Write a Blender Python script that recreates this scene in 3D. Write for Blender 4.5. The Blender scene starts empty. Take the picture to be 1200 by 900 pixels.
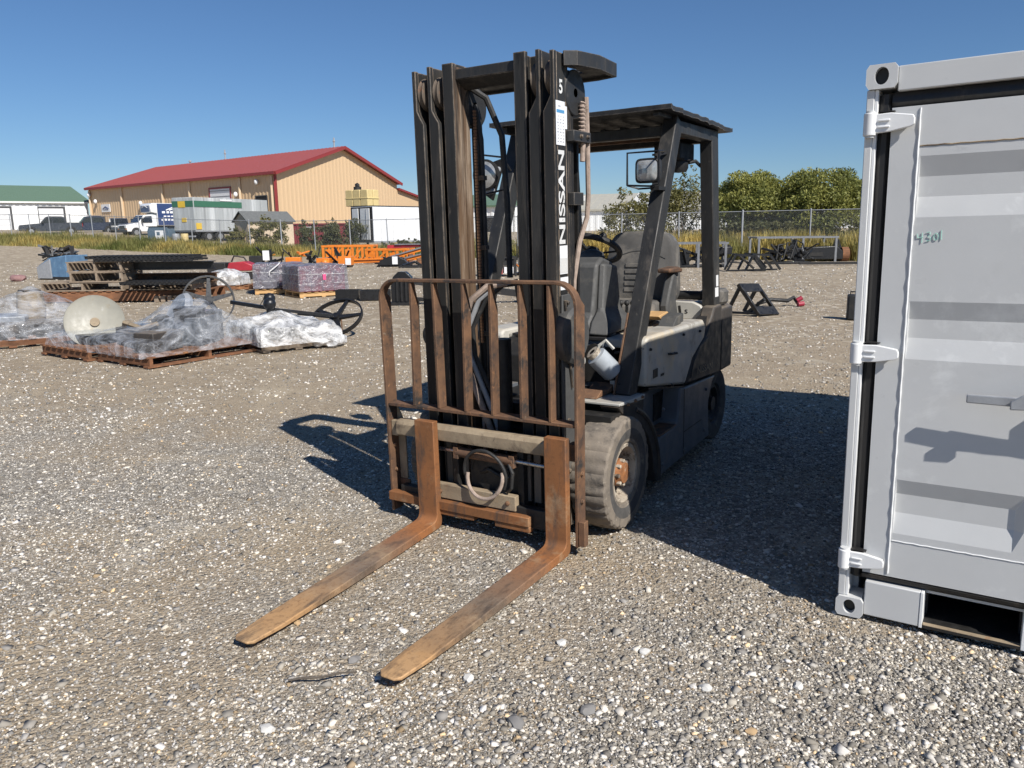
import bpy, bmesh, math, random
import numpy as np
from mathutils import Vector, Matrix, noise as mnoise
random.seed(7); rng = np.random.default_rng(7)
SC = bpy.context.scene
COL = SC.collection
R = math.radians

# ------------------------------------------------------------------ camera
cam = bpy.data.cameras.new('camera'); camo = bpy.data.objects.new('camera', cam); COL.objects.link(camo)
cam.sensor_width = 36.0; cam.lens = 36.0 * 905 / 1200; cam.clip_start = 0.05; cam.clip_end = 4000
_p = R(11.25); _roll = 0.012
_c, _s, _cr, _sr = math.cos(_p), math.sin(_p), math.cos(_roll), math.sin(_roll)
xr = Vector((_cr, -_s * _sr, -_c * _sr)); dn = Vector((-_sr, -_s * _cr, -_c * _cr)); fw = Vector((0, _c, -_s))
up = -dn; bk = -fw
camo.matrix_world = Matrix(((xr.x, up.x, bk.x, 0), (xr.y, up.y, bk.y, 0), (xr.z, up.z, bk.z, 1.55), (0, 0, 0, 1)))
SC.camera = camo

# ------------------------------------------------------------------ sky, sun, exposure
SUN_EL = R(42.5); SUN_AZ = math.atan2(0.57, -0.82)          # compass style: x = sin, y = cos
w = bpy.data.worlds.new("World"); SC.world = w; w.use_nodes = True
nt = w.node_tree; nt.nodes.clear()
sky = nt.nodes.new('ShaderNodeTexSky'); sky.sky_type = 'NISHITA'; sky.sun_disc = False
sky.sun_elevation = SUN_EL; sky.sun_rotation = SUN_AZ; sky.altitude = 0; sky.air_density = 1.0; sky.dust_density = 0.0; sky.ozone_density = 10
bg = nt.nodes.new('ShaderNodeBackground'); bg.inputs[1].default_value = 0.071
wo = nt.nodes.new('ShaderNodeOutputWorld')
nt.links.new(sky.outputs[0], bg.inputs[0]); nt.links.new(bg.outputs[0], wo.inputs[0])
sl = bpy.data.lights.new('sun', 'SUN'); sl.energy = 5.0; sl.angle = R(0.5); sl.color = (1.0, 0.955, 0.89)
so = bpy.data.objects.new('sun', sl); COL.objects.link(so)
sd = Vector((math.sin(SUN_AZ) * math.cos(SUN_EL), math.cos(SUN_AZ) * math.cos(SUN_EL), math.sin(SUN_EL)))
so.rotation_euler = sd.to_track_quat('Z', 'Y').to_euler()
SC.view_settings.view_transform = 'Standard'; SC.view_settings.look = 'None'
SC.view_settings.exposure = 0.28; SC.view_settings.gamma = 1.0; SC.view_settings.use_curve_mapping = False

# ------------------------------------------------------------------ helpers
def frame_of(d, upv=(0, 0, 1)):
    d = Vector(d).normalized(); u = Vector(upv)
    s = d.cross(u)
    if s.length < 1e-5: s = d.cross(Vector((0, 1, 0)))
    s.normalize(); return s, s.cross(d).normalized()

class MB:
    def __init__(s): s.bm = bmesh.new()
    def f(s, vs):
        try: return s.bm.faces.new(vs)
        except ValueError: return None
    def box(s, x0, x1, y0, y1, z0, z1, M=None, tp=None):
        c = [Vector((x, y, z)) for z in (z0, z1) for y in (y0, y1) for x in (x0, x1)]
        if M: c = [M @ v for v in c]
        v = [s.bm.verts.new(p) for p in c]
        for q in ((0, 2, 3, 1), (4, 5, 7, 6), (0, 1, 5, 4), (1, 3, 7, 5), (3, 2, 6, 7), (2, 0, 4, 6)): s.f([v[i] for i in q])
        return s
    def prism(s, pts, ax, a, b, M=None):
        mk = {'x': lambda p, t: (t, p[0], p[1]), 'y': lambda p, t: (p[0], t, p[1]), 'z': lambda p, t: (p[0], p[1], t)}[ax]
        r0 = [Vector(mk(p, a)) for p in pts]; r1 = [Vector(mk(p, b)) for p in pts]
        return s.loft([r0, r1], M=M)
    def loft(s, rings, cap=True, M=None):
        vs = [[s.bm.verts.new((M @ Vector(p)) if M else Vector(p)) for p in r] for r in rings]
        n = len(vs[0])
        for a, b in zip(vs, vs[1:]):
            for i in range(n): s.f([a[i], a[(i + 1) % n], b[(i + 1) % n], b[i]])
        if cap: s.f(list(reversed(vs[0]))); s.f(vs[-1])
        return s
    def beam(s, p0, p1, w, h, upv=(0, 0, 1), w1=None, h1=None):
        p0, p1 = Vector(p0), Vector(p1); a, b = frame_of(p1 - p0, upv); rs = []
        for p, ww, hh in ((p0, w, h), (p1, w1 or w, h1 or h)):
            rs.append([p + a * ww / 2 * i + b * hh / 2 * j for i, j in ((-1, -1), (1, -1), (1, 1), (-1, 1))])
        return s.loft(rs)
    def tube(s, pts, r, n=8, closed=False):
        P = [Vector(p) for p in pts]; m = len(P); rr = r if isinstance(r, (list, tuple)) else [r] * m
        rings = []; a = None
        for i, p in enumerate(P):
            if closed: t = P[(i + 1) % m] - P[i - 1]
            else: t = P[min(i + 1, m - 1)] - P[max(i - 1, 0)]
            t.normalize()
            if a is None: a, b = frame_of(t)
            else:
                a = (a - t * a.dot(t)).normalized(); b = a.cross(t).normalized() * -1
            b = t.cross(a)
            rings.append([p + (a * math.cos(2 * math.pi * k / n) + b * math.sin(2 * math.pi * k / n)) * rr[i] for k in range(n)])
        if closed: rings.append(rings[0])
        s.loft(rings, cap=not closed)
        if closed: bmesh.ops.remove_doubles(s.bm, verts=s.bm.verts[:], dist=1e-6)
        return s
    def cyl(s, p0, p1, r0, r1=None, n=16):
        return s.tube([p0, p1], [r0, r0 if r1 is None else r1], n)
    def lathe(s, prof, o, d, n=24, upv=(0, 0, 1)):
        o = Vector(o); d = Vector(d).normalized(); a, b = frame_of(d, upv); rings = []
        for r, h in prof:
            rings.append([o + d * h + (a * math.cos(2 * math.pi * k / n) + b * math.sin(2 * math.pi * k / n)) * max(r, 1e-4) for k in range(n)])
        b0 = s.loft(rings, cap=False)
        return b0
    def ball(s, c, r, sub=2, sc=(1, 1, 1), jit=0):
        M = Matrix.Translation(c) @ Matrix.Diagonal((r * sc[0], r * sc[1], r * sc[2], 1))
        g = bmesh.ops.create_icosphere(s.bm, subdivisions=sub, radius=1)['verts']
        for v in g:
            k = 1 + (random.random() - .5) * jit; v.co = M @ (v.co * k)
        return s
    def quad(s, a, b, c, d):
        s.f([s.bm.verts.new(Vector(p)) for p in (a, b, c, d)]); return s
    def mesh(s, name, smooth=35):
        bmesh.ops.recalc_face_normals(s.bm, faces=s.bm.faces[:])
        me = bpy.data.meshes.new(name); s.bm.to_mesh(me); s.bm.free()
        if smooth:
            me.polygons.foreach_set('use_smooth', [True] * len(me.polygons)); me.set_sharp_from_angle(angle=R(smooth))
        return me
    def build(s, name, m, parent=None, bevel=0, smooth=35, label=None, kind=None):
        o = bpy.data.objects.new(name, s.mesh(name, smooth)); COL.objects.link(o)
        if m: o.data.materials.append(m)
        if parent: o.parent = parent
        if bevel:
            b = o.modifiers.new('bevel', 'BEVEL'); b.width = bevel; b.segments = 2; b.limit_method = 'ANGLE'; b.angle_limit = R(40); b.harden_normals = False
        if label: o['label'] = label
        if kind: o['kind'] = kind
        return o
def tag(o, label, cat, group=None):
    o['label'] = label; o['category'] = cat
    if group: o['group'] = group
    return o
def thing(name, label, cat, loc=(0, 0, 0), rz=0, group=None, M=None):
    o = bpy.data.objects.new(name, None); COL.objects.link(o); o.empty_display_size = .1
    if M: o.matrix_world = M
    else: o.location = loc; o.rotation_euler = (0, 0, rz)
    return tag(o, label, cat, group)
def struct(o): o['kind'] = 'structure'; return o
def kids(o): return [c for c in bpy.data.objects if c.parent == o]
def dup(o, parent=None):
    c = o.copy(); COL.objects.link(c)
    if parent: c.parent = parent
    for ch in kids(o):
        if ch is not c: dup(ch, c)
    return c
def text(name, s, m, parent, M, fit, offset=0.0, label=None):
    """flat lettering, scaled to fit = (width, height), lower left corner at M's origin"""
    cu = bpy.data.curves.new(name, 'FONT'); cu.body = s; cu.offset = offset; cu.resolution_u = 4
    t = bpy.data.objects.new(name, cu); COL.objects.link(t)
    dg = bpy.context.evaluated_depsgraph_get(); me = bpy.data.meshes.new_from_object(t.evaluated_get(dg))
    bpy.data.objects.remove(t); bpy.data.curves.remove(cu)
    n = len(me.vertices); co = np.zeros(n * 3); me.vertices.foreach_get('co', co); co = co.reshape(-1, 3)
    lo, hi = co.min(0), co.max(0)
    co[:, 0] = (co[:, 0] - lo[0]) / (hi[0] - lo[0]) * fit[0]; co[:, 1] = (co[:, 1] - lo[1]) / (hi[1] - lo[1]) * fit[1]; co[:, 2] = 0
    A = np.array(M); co = co @ A[:3, :3].T + A[:3, 3]
    me.vertices.foreach_set('co', co.ravel()); me.name = name
    o = bpy.data.objects.new(name, me); COL.objects.link(o); me.materials.append(m)
    if parent: o.parent = parent
    if label: o['label'] = label
    return o
def basis(o, x, y):
    x = Vector(x).normalized(); y = Vector(y).normalized(); z = x.cross(y)
    return Matrix(((x.x, y.x, z.x, o[0]), (x.y, y.y, z.y, o[1]), (x.z, y.z, z.z, o[2]), (0, 0, 0, 1)))
def rotz(o, a): return Matrix.Translation(o) @ Matrix.Rotation(a, 4, 'Z')

# ------------------------------------------------------------------ materials
class NG:
    def __init__(s, name):
        s.m = bpy.data.materials.new(name); s.m.use_nodes = True; s.t = s.m.node_tree; s.t.nodes.clear()
        s.out = s.n('ShaderNodeOutputMaterial')
    def n(s, t, **kw):
        x = s.t.nodes.new(t)
        for k, v in kw.items(): setattr(x, k, v)
        return x
    def l(s, a, b): s.t.links.new(a, b)
    def co(s, scale=(1, 1, 1), kind='Object'):
        tc = s.n('ShaderNodeTexCoord'); mp = s.n('ShaderNodeMapping'); mp.inputs['Scale'].default_value = scale
        s.l(tc.outputs[kind], mp.inputs[0]); return mp.outputs[0]
    def noise(s, v, scale, detail=6, rough=.6, dist=0):
        x = s.n('ShaderNodeTexNoise'); x.inputs['Scale'].default_value = scale; x.inputs['Detail'].default_value = detail
        x.inputs['Roughness'].default_value = rough; x.inputs['Distortion'].default_value = dist; s.l(v, x.inputs['Vector']); return x.outputs[0]
    def vor(s, v, scale, feat='F1'):
        x = s.n('ShaderNodeTexVoronoi', feature=feat); x.inputs['Scale'].default_value = scale; s.l(v, x.inputs['Vector']); return x
    def ramp(s, fac, stops, interp='LINEAR'):
        x = s.n('ShaderNodeValToRGB'); e = x.color_ramp; e.interpolation = interp
        while len(e.elements) < len(stops): e.elements.new(.5)
        for el, (p, c) in zip(e.elements, stops):
            el.position = p; el.color = (c[0], c[1], c[2], 1) if isinstance(c, (tuple, list)) else (c, c, c, 1)
        s.l(fac, x.inputs[0]); return x.outputs[0]
    def mr(s, v, a, b, c=0, d=1):
        x = s.n('ShaderNodeMapRange'); x.clamp = True
        for i, q in enumerate((a, b, c, d)): x.inputs[i + 1].default_value = q
        s.l(v, x.inputs[0]); return x.outputs[0]
    def mix(s, fac, a, b, mode='MIX'):
        x = s.n('ShaderNodeMix', data_type='RGBA', blend_type=mode)
        if isinstance(fac, (int, float)): x.inputs[0].default_value = fac
        else: s.l(fac, x.inputs[0])
        for i, q in ((6, a), (7, b)):
            if isinstance(q, (tuple, list)): x.inputs[i].default_value = (q[0], q[1], q[2], 1)
            else: s.l(q, x.inputs[i])
        return x.outputs[2]
    def math(s, op, a, b=None):
        x = s.n('ShaderNodeMath', operation=op)
        for i, q in enumerate((a, b)):
            if q is None: continue
            if isinstance(q, (int, float)): x.inputs[i].default_value = q
            else: s.l(q, x.inputs[i])
        return x.outputs[0]
    def bsdf(s, col, rough=.6, metal=0, bump=None, bs=.3, bd=.01, spec=.5, coat=0):
        b = s.n('ShaderNodeBsdfPrincipled')
        if isinstance(col, (tuple, list)): b.inputs['Base Color'].default_value = (*col[:3], 1)
        else: s.l(col, b.inputs['Base Color'])
        if isinstance(rough, (int, float)): b.inputs['Roughness'].default_value = rough
        else: s.l(rough, b.inputs['Roughness'])
        b.inputs['Metallic'].default_value = metal; b.inputs['Specular IOR Level'].default_value = spec; b.inputs['Coat Weight'].default_value = coat
        if bump is not None:
            x = s.n('ShaderNodeBump'); x.inputs['Strength'].default_value = bs; x.inputs['Distance'].default_value = bd
            s.l(bump, x.inputs['Height']); s.l(x.outputs[0], b.inputs['Normal'])
        s.l(b.outputs[0], s.out.inputs[0]); s.b = b; return b

def mat(name, a, b=None, scale=8, rough=.6, metal=0, spots=(), bump=.25, bscale=60, stretch=(1, 1, 1), spec=.5, coat=0, rv=.15, edge=None, ew=.007, dust=0):
    """two-tone noise colour, plus worn / dusty / rusty spots: (colour, scale, lo, hi)"""
    g = NG(name); v = g.co(stretch); b = b or tuple(c * .7 for c in a)
    n1 = g.noise(v, scale, 8, .65); c = g.ramp(n1, [(.32, b), (.68, a)])
    for i, (sc, s_, lo, hi) in enumerate(spots):
        vv = g.co((stretch[0] + .001 * i, stretch[1], stretch[2]))
        k = g.noise(vv, s_, 9, .7, .3); c = g.mix(g.mr(k, lo, hi), c, sc)
    if dust:                                            # grit that settles on upward faces
        ge = g.n('ShaderNodeNewGeometry'); sp_ = g.n('ShaderNodeSeparateXYZ'); g.l(ge.outputs['Normal'], sp_.inputs[0])
        c = g.mix(g.math('MULTIPLY', g.mr(sp_.outputs['Z'], .55, .95, 0, dust), g.mr(g.noise(g.co(), 14, 6, .7), .3, .65, .25, 1)), c, (.30, .25, .19))
    if edge:                                            # second tone along edges: rubbed paint, on the container a brighter rim
        bv = g.n('ShaderNodeBevel', samples=4); bv.inputs['Radius'].default_value = ew; ge = g.n('ShaderNodeNewGeometry')
        dt = g.n('ShaderNodeVectorMath', operation='DOT_PRODUCT'); g.l(bv.outputs[0], dt.inputs[0]); g.l(ge.outputs['Normal'], dt.inputs[1])
        em = g.mr(dt.outputs['Value'], .995, .90, 0, 1); em = g.math('MULTIPLY', em, g.mr(g.noise(g.co((1, 1, .5)), 22, 7, .7), .38, .60)); c = g.mix(em, c, edge)
    r = g.mr(g.noise(v, scale * 2.3, 4), .3, .7, max(.03, rough - rv), min(1, rough + rv))
    h = g.noise(v, bscale, 5, .6)
    g.bsdf(c, r, metal, h, bump, .004, spec, coat); return g.m
DUST = (.34, .28, .21)
M_BLACK = mat('worn_black_paint', (.030, .030, .030), (.016, .016, .016), 9, .55, 0, [((.11, .095, .08), 5, .56, .75), ((.20, .17, .135), 38, .64, .74), ((.13, .05, .02), 60, .69, .76)], .2, 90, (1, 1, .35), edge=(.20, .17, .14), dust=.55)
M_RAIL = mat('dusty_mast_steel', (.036, .035, .033), (.017, .017, .017), 9, .5, 0, [((.095, .082, .068), 5, .52, .8), ((.012, .012, .012), 11, .56, .66), ((.26, .21, .165), 26, .64, .74), ((.15, .06, .025), 50, .68, .77)], .25, 110, (1, 1, .16), edge=(.30, .23, .165), ew=.009, dust=.6, spec=.3)
M_INNER = mat('rust_streaked_rail_face', (.17, .105, .06), (.08, .052, .034), 16, .6, .1, [((.40, .32, .24), 13, .52, .66), ((.045, .036, .03), 9, .55, .66)], .35, 60, (1, 1, .06))
M_RUST = mat('rusty_steel', (.24, .115, .05), (.11, .052, .028), 10, .75, .1, [((.055, .042, .036), 7, .55, .68), ((.33, .21, .12), 30, .6, .72), ((.36, .26, .17), 5, .62, .75)], .4, 140)
g = NG('rusty_worn_fork'); v = g.co(); sp_ = g.n('ShaderNodeSeparateXYZ'); g.l(v, sp_.inputs[0]); n1 = g.noise(v, 5, 8, .65); n2 = g.noise(v, 40, 8, .7); n3 = g.noise(g.co((.25, 1, .25)), 16, 7, .65)
along = g.math('ADD', sp_.outputs['X'], g.math('MULTIPLY', g.math('SUBTRACT', n1, .5), .55))
base = g.ramp(g.mr(along, -.05, 1.35), [(.0, (.24, .105, .042)), (.12, (.33, .135, .05)), (.30, (.24, .14, .085)), (.48, (.22, .165, .12)), (.66, (.34, .215, .12)), (.82, (.46, .27, .125)), (1, (.50, .315, .16))])
base = g.mix(g.mr(n2, .50, .68, 0, .6), base, (.12, .058, .03)); base = g.mix(g.mr(n3, .50, .66, 0, .8), base, (.07, .055, .046)); base = g.mix(g.mr(g.noise(v, 3, 7, .7), .56, .70, 0, .7), base, (.46, .33, .20))
g.bsdf(base, g.mr(n1, .3, .7, .55, .85), .15, n2, .4, .003, .4); M_FORK = g.m
M_DARKRUST = mat('dark_rusty_backrest', (.20, .105, .055), (.085, .05, .034), 9, .78, .1, [((.036, .032, .03), 6, .52, .62), ((.34, .17, .08), 25, .6, .7), ((.36, .29, .21), 8, .64, .76)], .4, 120, edge=(.30, .17, .09), ew=.006)
M_BEIGE = mat('dirty_beige_steel', (.36, .285, .19), (.23, .175, .115), 10, .8, 0, [((.11, .08, .055), 7, .55, .68), ((.28, .13, .055), 16, .6, .7), ((.04, .036, .03), 22, .63, .72)], .35, 100)
M_DGREASE = mat('greasy_black', (.022, .02, .018), (.010, .010, .010), 12, .6, 0, [((.09, .075, .055), 9, .6, .75)], .3, 80)
M_PLAST = mat('grey_black_plastic', (.080, .080, .078), (.055, .055, .054), 10, .62, 0, [((.16, .145, .12), 6, .55, .75)], .15, 260)
M_VINYL = mat('grey_seat_vinyl', (.12, .115, .108), (.078, .075, .071), 5, .6, 0, [((.27, .245, .21), 4, .5, .7)], .2, 300)
M_CREAM = mat('faded_light_grey_paint', (.50, .485, .44), (.40, .39, .36), 5, .5, 0, [((.56, .47, .33), 3, .5, .65), ((.06, .055, .05), 20, .66, .70), ((.20, .175, .14), 7, .56, .70)], .1, 90, dust=.5)
M_GREYBODY = mat('dark_grey_body_paint', (.125, .14, .16), (.085, .095, .11), 5, .5, 0, [((.2, .17, .14), 5, .58, .75), ((.15, .065, .03), 22, .66, .74)], .15, 90, edge=(.22, .18, .14), dust=.6)
M_CWT = mat('dark_counterweight', (.05, .042, .036), (.028, .026, .025), 7, .6, 0, [((.12, .09, .065), 5, .55, .7), ((.14, .06, .03), 18, .64, .72)], .3, 70, edge=(.17, .12, .08), dust=.6)
M_TYRE = mat('dusty_worn_rubber', (.26, .22, .175), (.15, .13, .11), 9, .95, 0, [((.07, .066, .062), 8, .53, .66), ((.36, .31, .25), 26, .6, .72)], .5, 120, spec=.2)
M_TYRES = mat('dark_tyre_sidewall', (.105, .10, .095), (.058, .056, .054), 11, .9, 0, [((.24, .21, .17), 9, .56, .7)], .4, 140, spec=.25)
M_BLKRUB = mat('black_rubber', (.028, .028, .028), (.016, .016, .016), 12, .6, 0, [((.12, .105, .085), 12, .6, .75)], .2, 160)
M_PALEHOSE = mat('pale_dusty_hose', (.42, .33, .27), (.25, .19, .15), 26, .8, 0, [((.10, .07, .05), 22, .58, .68)], .3, 120)
M_WHITE = mat('white_decal', (.74, .74, .72), (.60, .60, .58), 14, .5, 0, [((.06, .058, .055), 34, .58, .66)], .03, 90)
M_STICKER = mat('white_sticker', (.82, .83, .84), (.76, .77, .78), 8, .35, 0, [((.45, .44, .40), 30, .66, .74)], .02, 90)
M_SPRINT = mat('sticker_print_grey', (.45, .46, .48), None, 12, .5, 0, (), 0)
M_SBLUE = mat('sticker_print_blue', (.10, .33, .60), None, 12, .5, 0, (), 0)
M_RACK = mat('dull_grey_rack_steel', (.23, .24, .255), (.16, .165, .175), 10, .55, .1, [((.10, .08, .06), 9, .6, .74)], .1, 60)
M_GALV = mat('galvanised_steel', (.40, .415, .43), (.29, .30, .32), 14, .5, .2, [((.30, .24, .19), 11, .64, .76)], .1, 70)
M_CHROME = mat('bare_metal_rod', (.55, .55, .55), (.4, .4, .4), 20, .3, .9, [((.2, .14, .1), 20, .6, .7)], .1, 70)
M_FILTER = mat('grey_filter_paint', (.42, .46, .50), (.32, .35, .38), 12, .45, 0, [((.15, .13, .11), 12, .6, .72)], .1, 80)
M_HUB = mat('rusty_hub', (.36, .15, .055), (.2, .085, .035), 30, .8, .1, [((.5, .38, .27), 40, .6, .7)], .4, 120)
M_RIM = mat('white_grey_rim', (.52, .46, .37), (.36, .30, .23), 22, .7, 0, [((.1, .075, .055), 18, .5, .62)], .3, 90)
M_LENS = mat('clouded_lamp_lens', (.55, .56, .56), (.30, .31, .31), 26, .12, .3, (), .1, 40, coat=.6)
M_BLK = mat('satin_black_paint', (.014, .0145, .016), (.010, .010, .011), 9, .38, 0, [((.09, .08, .07), 7, .66, .8)], .08, 60, coat=.15)
M_BLKMAT = mat('matt_black_steel', (.022, .021, .021), (.012, .012, .012), 9, .6, 0, [((.10, .075, .05), 8, .6, .75)], .2, 60)
M_WOOD = mat('weathered_grey_timber', (.34, .27, .20), (.20, .155, .115), 14, .9, 0, [((.10, .08, .065), 9, .58, .72)], .5, 90, (.25, 1, 1), spec=.2)
M_WOODN = mat('new_yellow_timber', (.62, .40, .19), (.48, .29, .13), 12, .85, 0, [((.36, .2, .09), 10, .6, .75)], .4, 90, (.25, 1, 1), spec=.2)
M_WOODB = mat('brown_timber', (.25, .115, .06), (.13, .07, .042), 12, .9, 0, [((.40, .2, .09), 6, .56, .7)], .5, 90, (.25, 1, 1), spec=.2)
M_ORANGE = mat('orange_machine_paint', (.78, .235, .025), (.62, .17, .018), 6, .4, 0, [((.25, .11, .04), 12, .66, .76)], .1, 60, coat=.3)
M_BLUE = mat('faded_blue_paint', (.12, .23, .36), (.08, .15, .25), 5, .5, 0, [((.4, .42, .44), 5, .6, .75), ((.15, .1, .07), 14, .64, .72)], .15, 60)
M_RED = mat('red_paint', (.42, .03, .045), (.3, .022, .034), 5, .45, 0, [((.2, .1, .09), 9, .62, .75)], .1, 60)
def plain(name, c, rough=.5, metal=0, coat=0): return mat(name, c, tuple(x * .86 for x in c), 6, rough, metal, (), .06, 50, coat=coat)
# ------------------------------------------------------------------ terrain
def tz(x, y):
    x = np.asarray(x, float); y = np.asarray(y, float)
    t = np.clip((-x - 10) / 34, 0, 1); s = t * t * (3 - 2 * t)
    z = 1.15 * s * np.clip((y - 25) / 47, 0, 1.7)
    db = np.clip(((x + 46.8) * .511 + (y - 74.0) * .859) / 5.0, 0, 1); kx = np.clip((-x - 14) / 12, 0, 1)
    z = z + .45 * db * db * (3 - 2 * db) * kx * kx * (3 - 2 * kx)      # bank beyond the fence
    rd = np.clip((((x + 46.8) * .511 + (y - 74.0) * .859) - 3) / 48.0, 0, 1); z = z + 1.35 * rd * rd * (3 - 2 * rd) * (1 - kx)
    fade = np.clip((30 - np.hypot(x, y)) / 15, 0, 1)
    z = z + fade * (.010 * np.sin(x * 1.7 + y * .6) * np.cos(y * 1.3 - x * .4) + .006 * np.sin(x * 4.1 + 1) * np.sin(y * 3.7))
    z = z - .012 * fade
    return z
def patch(x, y): return .5 + .22 * (np.sin(x * 1.1 + 1.7 * np.sin(y * .9 + 1)) + np.sin(y * 1.5 - x * .7 + 1.2 * np.sin(x * 1.3)) + .7 * np.sin(x * 3.7 + y * 2.9) * np.sin(y * 4.3 - x))
def tzf(x, y): return float(tz(x, y))
def axis_pts(lo, hi, core, step, grow):
    a = list(np.arange(-core, core + 1e-6, step)); s = step
    while a[-1] < hi: s *= grow; a.append(a[-1] + s)
    s = step
    while a[0] > lo: s *= grow; a.insert(0, a[0] - s)
    return np.array(a)
gx = axis_pts(-1500, 1500, 9, .18, 1.09); gy = axis_pts(-600, 2500, 9, .18, 1.07) + 6
X, Y = np.meshgrid(gx, gy); Zt = tz(X, Y)
nx, ny = len(gx), len(gy)
co = np.stack([X, Y, Zt], -1).reshape(-1, 3); idx = np.arange(nx * ny).reshape(ny, nx)
fq = np.stack([idx[:-1, :-1], idx[:-1, 1:], idx[1:, 1:], idx[1:, :-1]], -1).reshape(-1, 4)
me = bpy.data.meshes.new('ground'); me.from_pydata(co.tolist(), [], fq.tolist()); me.polygons.foreach_set('use_smooth', [True] * len(me.polygons))
at = me.attributes.new('bare', 'FLOAT', 'POINT'); at.data.foreach_set('value', np.clip(1 - patch(X, Y) * 1.45 - .05, 0, .64).ravel().astype(np.float32))
ground = bpy.data.objects.new('ground', me); COL.objects.link(ground); ground['kind'] = 'structure'

g = NG('gravel_ground'); v = g.co()
big = g.noise(v, .33, 5, .6, .4); mid = g.noise(v, 1.7, 5, .65, .3); fine = g.noise(v, 9, 5, .6)
wv = g.n('ShaderNodeVectorMath', operation='MULTIPLY_ADD'); wv.inputs[1].default_value = (.012, .012, .012)
nv = g.n('ShaderNodeTexNoise'); nv.inputs['Scale'].default_value = 60; g.l(v, nv.inputs['Vector']); g.l(nv.outputs['Color'], wv.inputs[0]); g.l(v, wv.inputs[2])
va = g.vor(wv.outputs[0], 52); vb = g.vor(wv.outputs[0], 120); vc = g.vor(wv.outputs[0], 22)
def cellc(vn, stops):
    x = g.n('ShaderNodeSeparateColor'); g.l(vn.outputs['Color'], x.inputs[0]); return g.ramp(x.outputs[0], stops)
GR = [(0, (.12, .11, .10)), (.35, (.21, .193, .172)), (.7, (.30, .28, .25)), (.88, (.42, .40, .365)), (1, (.66, .65, .61))]
GD = [(0, (.17, .14, .11)), (.5, (.29, .24, .18)), (.85, (.39, .33, .25)), (1, (.58, .53, .45))]
ca = cellc(va, GR); cb = cellc(vb, GR); cc = cellc(vc, [(0, (.17, .155, .14)), (.6, (.28, .26, .23)), (.9, (.41, .39, .355)), (1, (.62, .60, .56))])
stone = g.mix(g.mr(fine, .42, .58), cb, ca); stone = g.mix(g.mr(g.noise(v, 5, 3), .60, .64), stone, cc)
da = cellc(vb, GD); dirt = g.mix(.55, da, g.ramp(g.noise(v, 30, 7, .7), [(.3, (.21, .165, .115)), (.7, (.41, .335, .24))]))
sx = g.n('ShaderNodeSeparateXYZ'); g.l(v, sx.inputs[0])
far = g.math('MULTIPLY', g.mr(sx.outputs['Y'], 4.5, 9.0, .03, .24), g.mr(sx.outputs['X'], 14, 5, .65, 1))
near_l = g.math('MULTIPLY', g.mr(sx.outputs['Y'], 5.5, 2.5, 0, .10), g.mr(sx.outputs['X'], .6, -1.6, 0, 1))
k = g.math('ADD', g.math('ADD', g.math('MULTIPLY', big, .62), g.math('MULTIPLY', mid, .38)), g.math('ADD', far, near_l))
ba = g.n('ShaderNodeAttribute', attribute_name='bare'); k = g.math('ADD', k, g.math('MULTIPLY', g.math('SUBTRACT', ba.outputs['Fac'], .3), .10)); col = g.mix(g.mr(k, .50, .64, 0, .85), stone, dirt)
trk = g.noise(g.co((.16, 1.1, 1)), 1.6, 5, .6, .4); trk2 = g.noise(g.co((.9, .2, 1)), 1.1, 5, .6, .5)
col = g.mix(g.mr(trk, .54, .66, 0, .50), col, g.mix(.5, (.46, .40, .305), da)); col = g.mix(g.mr(trk2, .56, .68, 0, .40), col, (.44, .385, .30))
pale = g.mr(g.noise(v, .9, 6, .7, .5), .58, .70, 0, .6); col = g.mix(pale, col, (.50, .47, .41))
h1 = g.math('SUBTRACT', 1.0, va.outputs['Distance']); h2 = g.math('MULTIPLY', g.math('SUBTRACT', 1.0, vb.outputs['Distance']), .5)
vd = g.vor(v, 9.5); ve = g.vor(v, 4.2)
cd = cellc(vd, [(0, (.17, .145, .115)), (.45, (.29, .245, .19)), (.8, (.38, .33, .26)), (.93, (.56, .52, .45)), (1, (.74, .71, .65))]); ce = cellc(ve, [(0, (.19, .16, .125)), (.5, (.30, .255, .195)), (.88, (.42, .37, .295)), (1, (.64, .59, .51))])
fd = g.mr(sx.outputs['Y'], 6, 15, 0, .5); col = g.mix(fd, col, cd); fe = g.mr(sx.outputs['Y'], 14, 30, 0, .45); col = g.mix(fe, col, ce)
hh = g.math('ADD', g.math('ADD', h1, h2), g.math('MULTIPLY', fine, .8))
col = g.mix(1.0, col, (1.10, 1.06, .99), 'MULTIPLY')
g.bsdf(col, .92, 0, hh, .8, .014, .2); me.materials.append(g.m)

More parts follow.
